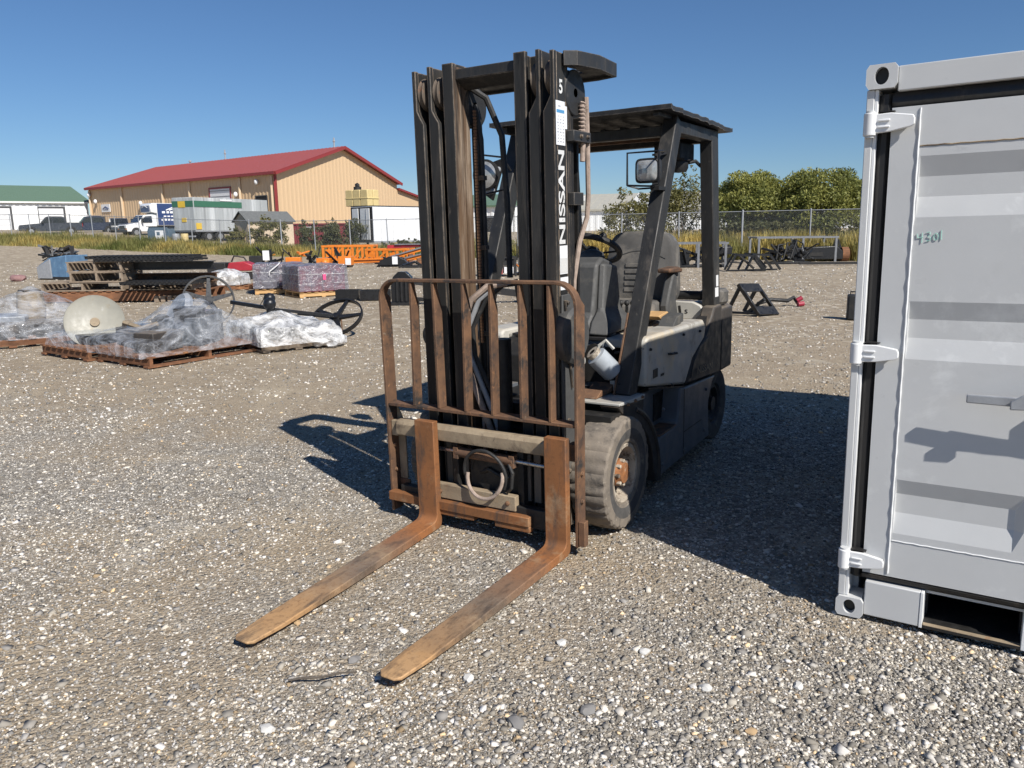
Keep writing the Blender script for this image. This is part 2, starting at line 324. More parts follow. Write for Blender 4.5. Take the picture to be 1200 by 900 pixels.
# ------------------------------------------------------------------ loose gravel: real stones near the camera
def stones(n, y0, y1, r0, r1, base_v, base_f, pw, spread=.74):
    t = rng.random(n); y = y0 * (y1 / y0) ** t if pw else y0 + (y1 - y0) * t
    x = (rng.random(n) * 2 - 1) * (spread * y + .7)
    pch = patch(x, y)
    _ = .5 + .22 * (np.sin(x * 1.1 + 1.7 * np.sin(y * .9 + 1)) + np.sin(y * 1.5 - x * .7 + 1.2 * np.sin(x * 1.3)) + .7 * np.sin(x * 3.7 + y * 2.9) * np.sin(y * 4.3 - x))
    kp = rng.random(n) < np.clip(pch * 1.45 + .05, .36, 1); x, y = x[kp], y[kp]; n = len(x)
    r = r0 * (r1 / r0) ** rng.random(n) ** 1.5
    nv_ = len(base_v); V = base_v[None] * (1 + (rng.random((n, nv_, 3)) - .5) * .75)
    V = V * np.stack([1 + .5 * rng.random(n), .75 + .4 * rng.random(n), .45 + .4 * rng.random(n)], -1)[:, None, :]
    a = rng.random(n) * 6.283; b = (rng.random(n) - .5) * 1.1
    ca_, sa_, cb_, sb_ = np.cos(a), np.sin(a), np.cos(b), np.sin(b)
    x1 = V[..., 0] * cb_[:, None] - V[..., 2] * sb_[:, None]; z1 = V[..., 0] * sb_[:, None] + V[..., 2] * cb_[:, None]
    x2 = x1 * ca_[:, None] - V[..., 1] * sa_[:, None]; y2 = x1 * sa_[:, None] + V[..., 1] * ca_[:, None]
    P = np.stack([x2, y2, z1], -1) * r[:, None, None]
    P[..., 0] += x[:, None]; P[..., 1] += y[:, None]; P[..., 2] += (tz(x, y) + r * .12)[:, None]
    F = (base_f[None] + (np.arange(n) * nv_)[:, None, None]).reshape(-1, 3)
    u = rng.random(n) ; tone = np.where(u < .50, .125 + .16 * rng.random(n), np.where(u < .72, .26 + .22 * rng.random(n), .58 + .24 * rng.random(n)))
    if r0 > .01: tone = np.maximum(tone, .20 + .12 * rng.random(n))
    warm = rng.random(n); C = np.stack([tone * (1.04 + .05 * warm), tone * (1.0 - .01 * warm), tone * (.95 - .13 * warm)], -1)
    tan = rng.random(n) < .04; C[tan] *= np.array([1.25, .98, .66])
    return P.reshape(-1, 3), F, np.repeat(C, nv_, 0)
octv = np.array([(1, 0, 0), (-1, 0, 0), (0, 1, 0), (0, -1, 0), (0, 0, 1), (0, 0, -1)], float)
octf = np.array([(0, 2, 4), (2, 1, 4), (1, 3, 4), (3, 0, 4), (2, 0, 5), (1, 2, 5), (3, 1, 5), (0, 3, 5)])
chv = np.array([(sx_ * (1 if k else .7), sy_ * (.7 if k else 1), sz_) for sz_, k in ((-.6, 1), (.55, 0)) for sx_, sy_ in ((-.8, -.8), (.8, -.8), (.8, .8), (-.8, .8))], float)
chf = np.array([(0, 1, 5), (0, 5, 4), (1, 2, 6), (1, 6, 5), (2, 3, 7), (2, 7, 6), (3, 0, 4), (3, 4, 7), (4, 5, 6), (4, 6, 7), (0, 2, 1), (0, 3, 2)])
sets = [stones(200000, 1.75, 6.8, .0028, .0085, octv, octf, True), stones(34000, 1.75, 12, .006, .013, chv, chf, True), stones(2600, 1.9, 14, .011, .021, chv, chf, True), stones(30000, 6, 22, .008, .022, octv, octf, False), stones(14000, 18, 40, .015, .04, octv, octf, False)]
Vs, Fs, Cs, off = [], [], [], 0
for p_, f_, c_ in sets: Vs.append(p_); Fs.append(f_ + off); Cs.append(c_); off += len(p_)
Vs = np.concatenate(Vs); Fs = np.concatenate(Fs); Cs = np.concatenate(Cs)
me = bpy.data.meshes.new('loose_gravel'); me.vertices.add(len(Vs)); me.vertices.foreach_set('co', Vs.ravel())
me.loops.add(len(Fs) * 3); me.loops.foreach_set('vertex_index', Fs.ravel().astype(np.int32))
me.polygons.add(len(Fs)); me.polygons.foreach_set('loop_start', np.arange(0, len(Fs) * 3, 3, dtype=np.int32))
at = me.attributes.new('tint', 'FLOAT_COLOR', 'POINT'); at.data.foreach_set('color', np.concatenate([Cs, np.ones((len(Cs), 1))], 1).ravel())
me.update(calc_edges=True)
g = NG('stone'); a_ = g.n('ShaderNodeAttribute', attribute_name='tint'); nz = g.noise(g.co(), 160, 4, .7)
g.bsdf(g.mix(g.mr(nz, .3, .7, .0, .4), a_.outputs['Color'], (.24, .21, .175)), .9, 0, None, spec=.08); me.materials.append(g.m)
gv = bpy.data.objects.new('loose_gravel', me); COL.objects.link(gv); gv['kind'] = 'stuff'; gv['label'] = 'loose grey and white gravel covering the yard'; gv['category'] = 'gravel'
# ------------------------------------------------------------------ forklift (x forward along the forks, y to its left, z up)
TF = Vector((-.52236485, -.85258478, -.01530232)).normalized(); TL = Vector((.8525606, -.52253106, .01008584))
TL = (TL - TF * TL.dot(TF)).normalized(); TU = TF.cross(TL)
TM = Matrix(((TF.x, TL.x, TU.x, -.1371), (TF.y, TL.y, TU.y, 3.7177), (TF.z, TL.z, TU.z, 0), (0, 0, 0, 1)))
fk = thing('forklift', 'worn dark forklift truck with a tall mast and rusty forks resting on the gravel', 'forklift', M=TM)
YC = -.05

def fork(y0, y1, tip, shift):
    prof = []                                       # front/top line of the fork, paired with its back/bottom line
    th = .042
    top = [(0.0, .585), (0.0, .30), (0.0, .085), (.002, .068), (.010, .054), (.024, .046), (.050, .043), (.4, .045), (.8, .048), (tip - .16, .053), (tip - .022, .056), (tip, .054)]
    bot = [(-th, .585), (-th, .30), (-th, .045), (-.041, .026), (-.033, .010), (-.012, .001), (.04, 0), (.4, .004), (.8, .015), (tip - .16, .034), (tip - .022, .042), (tip, .045)]
    rings = []
    for i, (a, b) in enumerate(zip(top, bot)):
        inset = {9: .0, 10: .010, 11: .030}.get(i, 0); k = shift * max(a[0], 0) / tip
        l, r = y0 + inset + k, y1 - inset + k; c = .006
        rings.append([(b[0], l, b[1]), (a[0], l, a[1] - (0 if i < 3 else 0)), (a[0], r, a[1]), (b[0], r, b[1])])
    o = MB().loft(rings).build('fork', M_FORK, fk, .004)
    return o
fork(-.435, -.312, 1.345, .135); fork(.342, .459, 1.262, .012)

# carriage
m = MB()
for y in (-.25, .15): m.box(-.30, -.10, y - .018, y + .018, .10, .53)
car = m.build('carriage', M_DGREASE, fk, .003)
MB().prism([(-.105, .475), (-.048, .475), (-.045, .49), (-.045, .535), (-.06, .556), (-.105, .556)], 'y', -.60, .43).build('upper_bar', M_BEIGE, car, .003)
MB().box(-.105, -.060, -.60, .43, .085, .185).build('lower_bar', M_DGREASE, car, .003)
MB().box(-.092, -.050, -.36, .145, .158, .236).build('hook_plate', M_BEIGE, car, .004)
m = MB(); m.box(-.075, -.022, -.66, .235, .100, .150); m.box(-.070, -.03, -.34, -.10, .072, .0995); m.box(-.070, -.03, .03, .235, .068, .0995)
m.build('bottom_bar', M_FORK, car, .004)
m = MB().cyl((-.085, -.225, .418), (-.085, .125, .413), .027, n=18); m.box(-.115, -.06, -.235, -.205, .385, .448); m.box(-.115, -.06, .105, .135, .38, .444)
m.build('shift_cylinder', M_DARKRUST, car, .002)
MB().cyl((-.085, -.42, .422), (-.085, -.2355, .42), .011).cyl((-.085, .1355, .414), (-.085, .30, .41), .011).build('rod', M_CHROME, car)
def arc(cx, cz, r, a0, a1, x, n=18, dx=0): return [(x + dx * math.sin(3.14 * i / n), cx + r * math.cos(R(a0 + (a1 - a0) * i / n)), cz + r * math.sin(R(a0 + (a1 - a0) * i / n))) for i in range(n + 1)]
MB().tube(arc(-.028, .318, .108, -185, 20, -.048, dx=.03), .010).build('hose', M_PALEHOSE, car)
MB().tube(arc(-.035, .33, .128, -30, 190, -.06, dx=.02), .009).build('hose', M_BLKRUB, car)
MB().tube([(-.07, .10, .40), (-.05, .135, .36), (-.05, .125, .28), (-.07, .09, .25)], .009).build('hose', M_BLKRUB, car)
MB().box(-.16, -.125, -.17, .12, .16, .39).build('backing_plate', M_DGREASE, car)
MB().tube([(-.14, -.12, .30), (-.12, -.05, .335), (-.12, .04, .30), (-.14, .09, .31)], .014).build('hose', M_DGREASE, car)

# load backrest
XB0, XB1 = -.135, -.052
outer = [(-.668, .028), (-.672, 1.21)] + [(-.672 + .105 * (1 - math.cos(R(a))), 1.21 + .105 * math.sin(R(a))) for a in (15, 30, 45, 60, 75, 90)]
outer += [(.500 - .115 + .115 * math.sin(R(a)), 1.315 - .115 * (1 - math.cos(R(a)))) for a in (0, 15, 30, 45, 60, 75, 90)] + [(.496, .60), (.494, .035)]
rings = []; tk = .016
for i, (y, z) in enumerate(outer):
    y0, z0 = outer[max(i - 1, 0)]; y1, z1 = outer[min(i + 1, len(outer) - 1)]; t = Vector((y1 - y0, z1 - z0)).normalized(); n = Vector((t.y, -t.x))
    tw = .010 * math.sin(y * 9 + z * 5)
    rings.append([(XB1, y, z), (XB0 + (.03 if 2 <= i <= len(outer) - 4 else 0), y, z), (XB0 + (.03 if 2 <= i <= len(outer) - 4 else 0), y + n.x * tk, z + n.y * tk), (XB1, y + n.x * tk, z + n.y * tk)])
lb = MB().loft(rings).build('load_backrest', M_DARKRUST, fk, .003)
MB().box(-.130, -.058, -.651, .477, .628, .646).build('cross_bar', M_DARKRUST, lb, .003)
for y0, y1 in ((-.480, -.466), (-.318, -.323), (-.149, -.140), (.014, .020), (.182, .185), (.342, .342)):
    q = lambda y, z, xa, xb: [(xa, y, z), (xa, y + .015, z), (xb, y + .015, z), (xb, y, z)]
    MB().loft([q(y0, .6465, -.056, -.118), q((y0 * .2 + y1 * .8), 1.17, -.056, -.120), q(y1, 1.296, -.056, -.082)]).build('bar', M_DARKRUST, lb, .002)
for y in (-.651, .435): MB().box(-.125, -.07, y, y + .042, .46, .545).build('bracket', M_BEIGE if y < 0 else M_DARKRUST, lb, .003)
MB().prism([(-.651, .20), (-.651, .62), (-.60, .52), (-.60, .20)], 'x', -.133, -.122).build('gusset', M_BEIGE, lb, .003); MB().box(-.13, -.118, -.651, -.585, .05, .199).build('foot_plate', M_DARKRUST, lb, .003)
m = MB().box(-.09, -.05, .497, .53, .045, .17); m.build('end_tab', M_DARKRUST, lb, .002)

M_PULLEY = mat('dusty_brown_pulley', (.15, .115, .085), (.07, .056, .044), 20, .7, .1, [((.26, .11, .05), 14, .58, .7)], .3, 80)
# mast: three nested I-section rails on each side
def ibeam(y0, y1, x0, x1, z0, z1, fl, web, open_front=None):
    """open_front=(z_cut, y_keep0, y_keep1): the front flange is cut back above z_cut for the pulley"""
    m = MB(); yc = (y0 + y1) / 2
    if open_front:
        zc, k0, k1 = open_front
        m.box(x1 - fl, x1, y0, y1, z0, zc - .02); m.loft([[(x1 - fl, y0, zc - .02), (x1, y0, zc - .02), (x1, y1, zc - .02), (x1 - fl, y1, zc - .02)], [(x1 - fl, k0 - .004, zc), (x1, k0 - .004, zc), (x1, k1 + .004, zc), (x1 - fl, k1 + .004, zc)], [(x1 - fl, k0, zc + .03), (x1, k0, zc + .03), (x1, k1, zc + .03), (x1 - fl, k1, zc + .03)]])
        m.box(x1 - fl, x1, k0, k1, zc + .03, z1)
    else: m.box(x1 - fl, x1, y0, y1, z0, z1)
    return m, yc
ZB, ZT = .05, 2.345
def rail_set(sg):
    Yf = lambda y: YC + sg * (y - YC)
    def bx(m, x0, x1, a, b, z0, z1):
        a, b = sorted((Yf(a), Yf(b))); m.box(x0, x1, a, b, z0, z1)
    # outer rail
    def rail(name, yA, yB, xf, xb, z1, cut, keep, web_in, mtl):
        m = MB(); fl = .026
        a, b = sorted((Yf(yA), Yf(yB)))
        if cut:
            k0, k1 = sorted((Yf(keep[0]), Yf(keep[1])))
            q = lambda l, r, z: [(xf - fl, l, z), (xf, l, z), (xf, r, z), (xf - fl, r, z)]
            m.loft([q(a, b, ZB), q(a, b, cut - .03), q((a + k0) / 2, (b + k1) / 2, cut), q(k0, k1, cut + .035), q(k0, k1, z1)])
        else: m.box(xf - fl, xf, a, b, ZB, z1)
        wa, wb = sorted((Yf(web_in[0]), Yf(web_in[1])))
        m.box(xb + .024, xf - fl, wa, wb, ZB, z1 - .002); m.box(xb, xb + .024, a, b, ZB, z1 - .004)
        return m.build(name, mtl, fk, .003)
    o1 = rail('outer_rail', .291, .350, -.150, -.285, ZT - .015, 2.105, (.328, .350), (.332, .350), M_RAIL)
    o2 = rail('middle_rail', .207, .268, -.165, -.300, ZT, 2.105, (.247, .268), (.250, .268), M_RAIL)
    o3 = rail('inner_rail', .122, .186, -.180, -.315, ZT + .005, 2.10 if False else None, None, (.124, .150), M_RAIL)
    return o1, o2, o3
rails = {}
for sg in (1, -1):
    rails[sg] = rail_set(sg)
    for ri, (yy, x) in enumerate(((.310, -.150), (.229, -.165))):
        y = YC + sg * (yy - YC); 
        prof = [(.020, -.017), (.074, -.017), (.080, -.013), (.074, -.004), (.074, .004), (.080, .013), (.074, .017), (.020, .017)]
        MB().lathe(prof, (x - .087, y, 2.225), (0, 1, 0), 28).build('pulley', M_PULLEY, rails[sg][1 - ri if ri else 0])
# rusty inner face plates of the right-hand inner rail, seen past the mast gap
MB().box(-.313, -.182, -.224 - .0, -.2215, .06, 2.335).build('wear_strip', M_INNER, rails[-1][2])
MB().box(-.30, -.25, -.2212, -.215, .06, 2.33).build('wear_strip', M_INNER, rails[-1][2])
# crossbars
m = MB().box(-.262, -.20, -.222, .121, 2.275, 2.322); m.loft([[(-.262, -.222, 2.2745), (-.20, -.222, 2.2745), (-.27, -.222, 2.235), (-.30, -.222, 2.235)], [(-.262, .121, 2.2745), (-.20, .121, 2.2745), (-.27, .121, 2.235), (-.30, .121, 2.235)]])
m.build('mast_crossbar', M_BLACK, fk, .003)
ti = []
path = [(-.235, .352), (-.265, .395), (-.42, .43), (-.64, .415), (-.66, .32), (-.66, YC)]
path += [(x, 2 * YC - y) for x, y in reversed(path[:-1])]
m = MB(); rg = []
for i, (x, y) in enumerate(path):
    p = Vector((x, y, 0)); q0 = Vector((*path[max(i - 1, 0)], 0)); q1 = Vector((*path[min(i + 1, len(path) - 1)], 0))
    t = (q1 - q0).normalized(); nn = Vector((-t.y, t.x, 0)); tk = .022
    zt, zb = 2.335, 2.270
    rg.append([(p.x, p.y, zb), (p.x, p.y, zt), (p.x + nn.x * -tk, p.y + nn.y * -tk, zt), (p.x + nn.x * -tk, p.y + nn.y * -tk, zb)])
m.loft(rg)
inn = [(-.245, .30), (-.29, .31), (-.42, .325), (-.53, .315), (-.54, .25), (-.54, YC)]; inn += [(x, 2 * YC - y) for x, y in reversed(inn[:-1])]
m.loft([[(p[0], p[1], 2.285), (p[0], p[1], 2.30), (q_[0], q_[1], 2.30), (q_[0], q_[1], 2.285)] for p, q_ in zip([(x + .002, y) for x, y in path], inn)])
m.prism([(-.24, .352), (-.265, .372), (-.42, .408), (-.62, .395), (-.60, .33), (-.30, .30)], 'z', 2.315, 2.328)
m.build('top_tie', M_BLACK, fk, .003)
for z in (.55,): MB().box(-.340, -.318, -.39, .29, z, z + .10).build('mast_tie', M_DGREASE, fk, .003)
# side plate, stays and brackets on the outer rail
orl = rails[1][0]
MB().prism([(-.286, 2.20), (-.31, 2.10), (-.31, .60), (-.286, .55)], 'y', .30, .349).build('rail_flange', M_RAIL, orl, .002)
MB().box(-.44, -.26, .352, .392, 1.945, 1.995).build('hose_bracket', M_BLACK, orl, .003)
MB().box(-.37, -.27, .352, .385, 1.655, 1.715).build('hose_bracket', M_BLACK, orl, .003)
MB().box(-.395, -.372, .36, .38, 1.675, 1.70).build('hose_clip', M_WHITE, orl, .002)
MB().lathe([(.02, -.02), (.10, -.02), (.105, -.015), (.098, 0), (.105, .015), (.10, .02), (.02, .02)], (-.355, .335, 2.17), (0, 1, 0), 28).build('hose_pulley', M_BLKRUB, orl)
MB().lathe([(.02, -.02), (.10, -.02), (.105, -.015), (.098, 0), (.105, .015), (.10, .02), (.02, .02)], (-.36, -.235, 2.165), (0, 1, 0), 28).build('hose_pulley', M_BLKRUB, rails[-1][0])
pts = [(-.405, .372, 2.14 - .01 * i) for i in range(0, 22)]
MB().tube([(-.39, .37, 2.13), (-.395, .372, 1.96), (-.385, .372, 1.86)], .013, 8).build('hose', M_PALEHOSE, orl)
for i in range(11): pass
MB().tube([(-.39 + .014 * math.cos(i * .9), .37 + .014 * math.sin(i * .9), 2.13 - i * .0026) for i in range(66)], .005, 5).build('hose_spring', M_PALEHOSE, orl)
MB().tube([(-.445, .365, 2.16), (-.445, .37, 1.95), (-.45, .37, 1.70), (-.445, .365, 1.60), (-.40, .345, 1.48), (-.345, .34, 1.30), (-.33, .34, 1.12)], .013, 8).build('hose', M_PALEHOSE, orl)
MB().box(-.345, -.315, .30, .345, 1.1, 2.1).build('hose_guard', M_DGREASE, orl)
MB().box(-.42, -.40, .27, .335, 1.12, 1.96).build('hose_guard', M_DGREASE, orl)
# decals
D = lambda x, z, y=.3525: basis((x, y, z), (0, 0, 1), (1, 0, 0))
text('lettering', 'NISSAN', M_WHITE, orl, D(-.236, 1.478), (.425, .062), .028)
text('number_marking', '5', M_WHITE, orl, basis((-.193, .3525, 2.150), (-1, 0, 0), (0, 0, 1)), (.034, .062), .03)
MB().box(-.247, -.160, .3515, .3525, 1.925, 2.118).build('sticker', M_STICKER, orl)
MB().box(-.268, -.248, .3515, .3523, 2.0, 2.10).build('sticker', M_STICKER, orl)
MB().box(-.240, -.166, .3528, .3532, 2.066, 2.080).build('sticker_band', M_SBLUE, orl)
m = MB()
for r_ in range(9):
    for c_ in range(3): m.box(-.236 + c_ * .026, -.222 + c_ * .026 - .004 * (r_ % 3), .3528, .3531, 1.938 + r_ * .0138, 1.9425 + r_ * .0138)
m.box(-.205, -.182, .3528, .3531, 2.092, 2.098); m.build('sticker_print', M_SPRINT, orl)
MB().box(-.255, -.178, .3515, .3525, 1.337, 1.470).build('sticker', M_STICKER, orl)
MB().box(-.252, -.181, .3528, .3531, 1.342, 1.412).build('sticker_print', plain('sticker_pale_grey', (.62, .62, .60)), orl)
MB().box(-.258, -.180, .3515, .3525, 1.262, 1.322).build('sticker', M_STICKER, orl)
# tilt side plate below: dirty dark grey plate beside the rail
MB().prism([(-.29, 1.24), (-.17, 1.24), (-.165, .70), (-.165, .30), (-.29, .30), (-.36, .55), (-.38, .80), (-.40, 1.05)], 'y', .3535, .366).build('side_plate', M_PLAST, orl, .003)
MB().tube([(-.185, .374, 1.215), (-.20, .374, 1.0), (-.235, .374, .86), (-.25, .374, .78)], .007, 6).build('weld_seam', M_RAIL, orl)
MB().lathe([(.0, 0), (.125, 0), (.138, .02), (.138, .06), (.12, .075), (0, .08)], (-.245, .335, 1.04), (0, 1, 0), 28).build('drum_cover', M_PLAST, fk)
MB().cyl((-.33, .34, .90), (-.33, .395, .90), .022).cyl((-.30, .34, .76), (-.30, .395, .76), .020).build('pivot_pin', M_CREAM, fk)
# centre hoses, lift cylinder and chain
MB().tube([(-.335, -.20, 2.17), (-.35, -.18, 2.0), (-.35, -.175, 1.5), (-.34, -.17, 1.2), (-.33, -.165, .7)], .012).build('hose', M_BLKRUB, fk)
MB().tube([(-.30, -.215, 2.255), (-.36, -.15, 2.20), (-.42, -.10, 2.02), (-.43, -.085, 1.7), (-.42, -.075, 1.3)], .016).build('hose', M_BLKRUB, fk)
for k, (dx, dy, r_, mt) in enumerate(((0, 0, .017, M_PALEHOSE), (-.03, .03, .014, M_GALV), (-.05, .06, .012, M_BLKRUB))):
    MB().tube([(-.30 + dx, -.02 + dy, 1.28), (-.24 + dx, -.10 + dy, 1.27), (-.21 + dx, -.185 + dy, 1.20), (-.20 + dx, -.245 + dy * .6, 1.05), (-.20 + dx, -.235 + dy * .6, .90), (-.21 + dx, -.165 + dy, .70), (-.22 + dx, -.11 + dy, .55), (-.24 + dx, -.08 + dy, .40)], r_).build('hose', mt, fk)
MB().cyl((-.365, -.215, .10), (-.365, -.215, 2.10), .028).build('lift_cylinder', M_DGREASE, fk)
MB().cyl((-.365, .235, .10), (-.365, .235, 2.05), .030).build('lift_cylinder', M_DGREASE, fk)
MB().cyl((-.26, -.03, .10), (-.26, -.03, 1.0), .042).build('lift_cylinder', M_DGREASE, fk)
m = MB()
for i in range(74): m.box(-.322, -.314, -.203 + .0 , -.186, 2.13 - i * .016, 2.142 - i * .016)
m.build('lift_chain', M_DARKRUST, fk, kind=None)
MB().tube([(-.32, .02, 1.3), (-.34, .05, 1.0), (-.36, .08, .7)], .011).build('hose', M_BLKRUB, fk)
MB().box(-.24, -.22, -.15, -.135, .3, .62).build('guide_strip', M_PALEHOSE, fk)

# front wheels and axle
def wheel(x, y0, y1, z, r, lugs, sgn=1):
    t = thing_part = None
    w_ = y1 - y0; yc = (y0 + y1) / 2
    prof = [(r * .56, -w_ / 2 + .012), (r * .80, -w_ / 2), (r * .95, -w_ / 2 + .003), (r * .985, -w_ / 2 + .012), (r * .998, -w_ / 2 + .032), (r * 1.005, 0), (r * .998, w_ / 2 - .032), (r * .985, w_ / 2 - .012), (r * .95, w_ / 2 - .003), (r * .80, w_ / 2), (r * .56, w_ / 2 - .012), (r * .52, w_ / 2 - .04), (r * .52, -w_ / 2 + .04)]
    b = MB(); b.lathe(prof + [prof[0]], (x, yc, z), (0, 1, 0), 128)
    bm = b.bm; bmesh.ops.remove_doubles(bm, verts=bm.verts[:], dist=1e-5)
    # wear notches along both tread edges
    for v_ in bm.verts:
        d = Vector((v_.co.x - x, 0, v_.co.z - z)); a = math.atan2(d.z, d.x); k = int(round((a / (2 * math.pi)) * 128)) % 128
        yy = abs(v_.co.y - yc)
        if lugs and k % 8 in (0, 1) and w_ / 2 - .040 < yy < w_ / 2 - .002 and d.length > r * .94: v_.co.x -= d.x * .03; v_.co.z -= d.z * .03
        if lugs and d.length > r * .9 and (k % 8 == 5): v_.co.x -= d.x * .020; v_.co.z -= d.z * .020
        elif lugs and d.length > r * .9: kk = .012 * mnoise.noise(v_.co * 14); v_.co.x += d.x * kk; v_.co.z += d.z * kk
    return b
for sg in (1, -1):
    yy = lambda y: YC + sg * (y - YC)
    a, b_ = sorted((yy(.352), yy(.560)))
    wt = wheel(-.512, a, b_, .286, .298, True).build('front_wheel', M_TYRE, fk, smooth=30)
    o = yy(.545); d = (0, sg, 0); C0 = Vector((-.512, yy(.50), .286))
    MB().lathe([(.165, .035), (.155, .042), (.140, .040), (.132, .0), (.122, -.06), (.075, -.07), (.074, -.03), (.0, -.03)], C0, d, 40).build('rim', M_RIM, wt)
    MB().lathe([(.166, .045), (.205, .058), (.235, .060), (.262, .056), (.262, .050), (.166, .038)], C0, d, 48).build('sidewall', M_TYRES, wt)
    MB().lathe([(.072, -.03), (.072, .012), (.060, .022), (.054, .040), (.0, .044)], C0, d, 24).build('hub', M_HUB, wt)
    for i in range(8):
        p = C0 + Vector((.063 * math.cos(i * .785), 0, .063 * math.sin(i * .785)))
        MB().lathe([(.011, .012), (.011, .034), (.006, .038), (0, .038)], p, d, 6).build('wheel_nut', M_RIM, wt)
MB().cyl((-.512, YC - .5, .286), (-.512, YC + .5, .286), .075).box(-.70, -.36, -.33, .24, .16, .50).build('front_axle', M_DGREASE, fk)
for sg in (1, -1):
    yy = lambda y: YC + sg * (y - YC)
    a, b_ = sorted((yy(.27), yy(.468)))
    rw = wheel(-2.33, a, b_, .262, .265, False).build('rear_wheel', M_TYRES, fk, smooth=30)
    MB().lathe([(.145, -.03), (.12, -.025), (.10, -.06), (.05, -.06), (.05, -.02), (0, -.02)], (-2.33, yy(.468), .262), (0, sg, 0), 28).build('rim', M_DGREASE, rw)

# body
def mirror_box(m, x0, x1, y0, y1, z0, z1):
    for sg in (1, -1):
        a, b_ = sorted((YC + sg * (y0 - YC), YC + sg * (y1 - YC))); m.box(x0, x1, a, b_, z0, z1)
m = MB().box(-2.2, -.62, -.42, .32, .22, .62); m.box(-2.5, -2.0, -.40, .30, .45, .80); m.build('chassis', M_DGREASE, fk, .006)
for sg in (1, -1):
    yy = lambda y: YC + sg * (y - YC)
    def pr(pts, y0, y1, name, mt, bev=.006):
        a, b_ = sorted((yy(y0), yy(y1))); return MB().prism(pts, 'y', a, b_).build(name, mt, fk, bev)
    pr([(-1.10, .075), (-2.08, .09), (-2.06, .20), (-2.05, .34), (-2.12, .46), (-2.20, .50), (-1.55, .535), (-1.47, .552), (-1.43, .345), (-1.40, .325), (-1.12, .318)], .36, .500, 'side_sill', M_GREYBODY, .010)
    MB().box(-1.48, -1.10, *sorted((yy(.33), yy(.385))), .30, .57).build('step_panel', M_GREYBODY, fk, .008)
    MB().box(-1.415, -1.13, *sorted((yy(.386), yy(.498))), .3185, .330).build('step_tread', M_DARKRUST, fk, .003)
    MB().prism([(-1.30, .36), (-1.44, .36), (-1.46, .53), (-1.30, .53)], 'y', *sorted((yy(.386), yy(.391)))).build('step_shade_plate', M_DGREASE, fk, 0)  # flat dark plate drawn in for the shade of the step opening
    # fender: flat top plate and the arched skirt behind the wheel
    pr([(-.50, .655), (-.845, .640), (-.845, .612), (-.50, .640)], .20, .515, 'fender', M_CREAM if sg > 0 else M_GREYBODY, .004)
    arcp = [(-.50, .636), (-.83, .610)] + [(-.512 + .60 * math.cos(R(a)) * (.95 + .05), .10 + .60 * math.sin(R(a)) * .86) for a in (124, 135, 146, 158, 170)] + [(-1.125, .065), (-1.055, .065)] + [(-.512 + .50 * math.cos(R(a)), .12 + .50 * math.sin(R(a)) * .88) for a in (176, 160, 145, 130, 115, 100)]
    pr(arcp, .40, .508, 'wheel_skirt', M_CWT, .004)
MB().box(-.86, -.42, -.62, .50, .56, .60).box(-.84, -.60, .15, .47, .595, .612).build('fender_liner', M_DGREASE, fk)
MB().prism([(-.55, .656), (-.62, .69), (-.70, .675), (-.78, .70), (-.84, .66)], 'y', .24, .36).build('bent_flap', M_DARKRUST, fk, .003)
MB().box(-.79, -.765, .34, .37, .66, .715).build('stud', M_CREAM, fk, .003)
# front cowl
MB().prism([(-.95, .62), (-.97, .90), (-1.14, .94), (-1.17, .62)], 'y', -.42, .215).build('front_panel', M_GREYBODY, fk, .012)
MB().prism([(-.86, .62), (-.86, .80), (-.95, .90), (-.96, .62)], 'y', -.42, .08).build('floor_plate', M_DGREASE, fk, .006)
MB().prism([(-1.0, .915), (-.98, .97), (-1.06, 1.03), (-1.12, 1.33), (-1.20, 1.372), (-1.36, 1.33), (-1.36, .93)], 'y', -.27, .10).build('dash_cowl', M_PLAST, fk, .02)
MB().loft([[(-.98, .10, .925), (-1.0, .225, .925), (-1.36, .225, .93), (-1.36, .10, .93)], [(-1.02, .10, 1.0), (-1.06, .21, .99), (-1.36, .21, 1.0), (-1.36, .10, 1.0)], [(-1.10, .10, 1.06), (-1.12, .145, 1.06), (-1.36, .15, 1.06), (-1.36, .10, 1.06)], [(-1.14, .10, 1.34), (-1.17, .135, 1.33), (-1.34, .135, 1.31), (-1.34, .10, 1.31)]]).build('cowl_side', M_PLAST, fk, .014)
MB().box(-1.36, -.955, -.40, .222, .905, .918).build('cowl_seam', M_BLKMAT, fk)
MB().ball((-1.36, -.05, 1.36), .085, 2, (1, 1, .6)).build('instrument_hood', M_PLAST, fk)
# steering wheel
tilt = Matrix.Translation((-1.48, -.100, 1.405)) @ Matrix.Rotation(R(-30), 4, 'Y')
sw = MB().tube([tilt @ Vector((.175 * math.cos(t_ * .1963), .175 * math.sin(t_ * .1963), 0)) for t_ in range(32)], .0195, 8, True)
sw = sw.build('steering_wheel', M_BLKRUB, fk)
for a in (100, 220, 340):
    e = tilt @ Vector((.17 * math.cos(R(a)), .17 * math.sin(R(a)), 0)); c = tilt @ Vector((.03 * math.cos(R(a)), .03 * math.sin(R(a)), -.03))
    MB().beam(c, e, .035, .012).build('spoke', M_BLKRUB, sw)
MB().cyl(tilt @ Vector((0, 0, -.05)), tilt @ Vector((0, 0, .0)), .045).ball(tilt @ Vector((.11, .11, .03)), .025, 2).build('horn_pad', M_BLKRUB, sw)
MB().cyl(tilt @ Vector((0, 0, -.03)), (-1.28, -.08, 1.15), .032).build('steering_column', M_BLKRUB, fk)
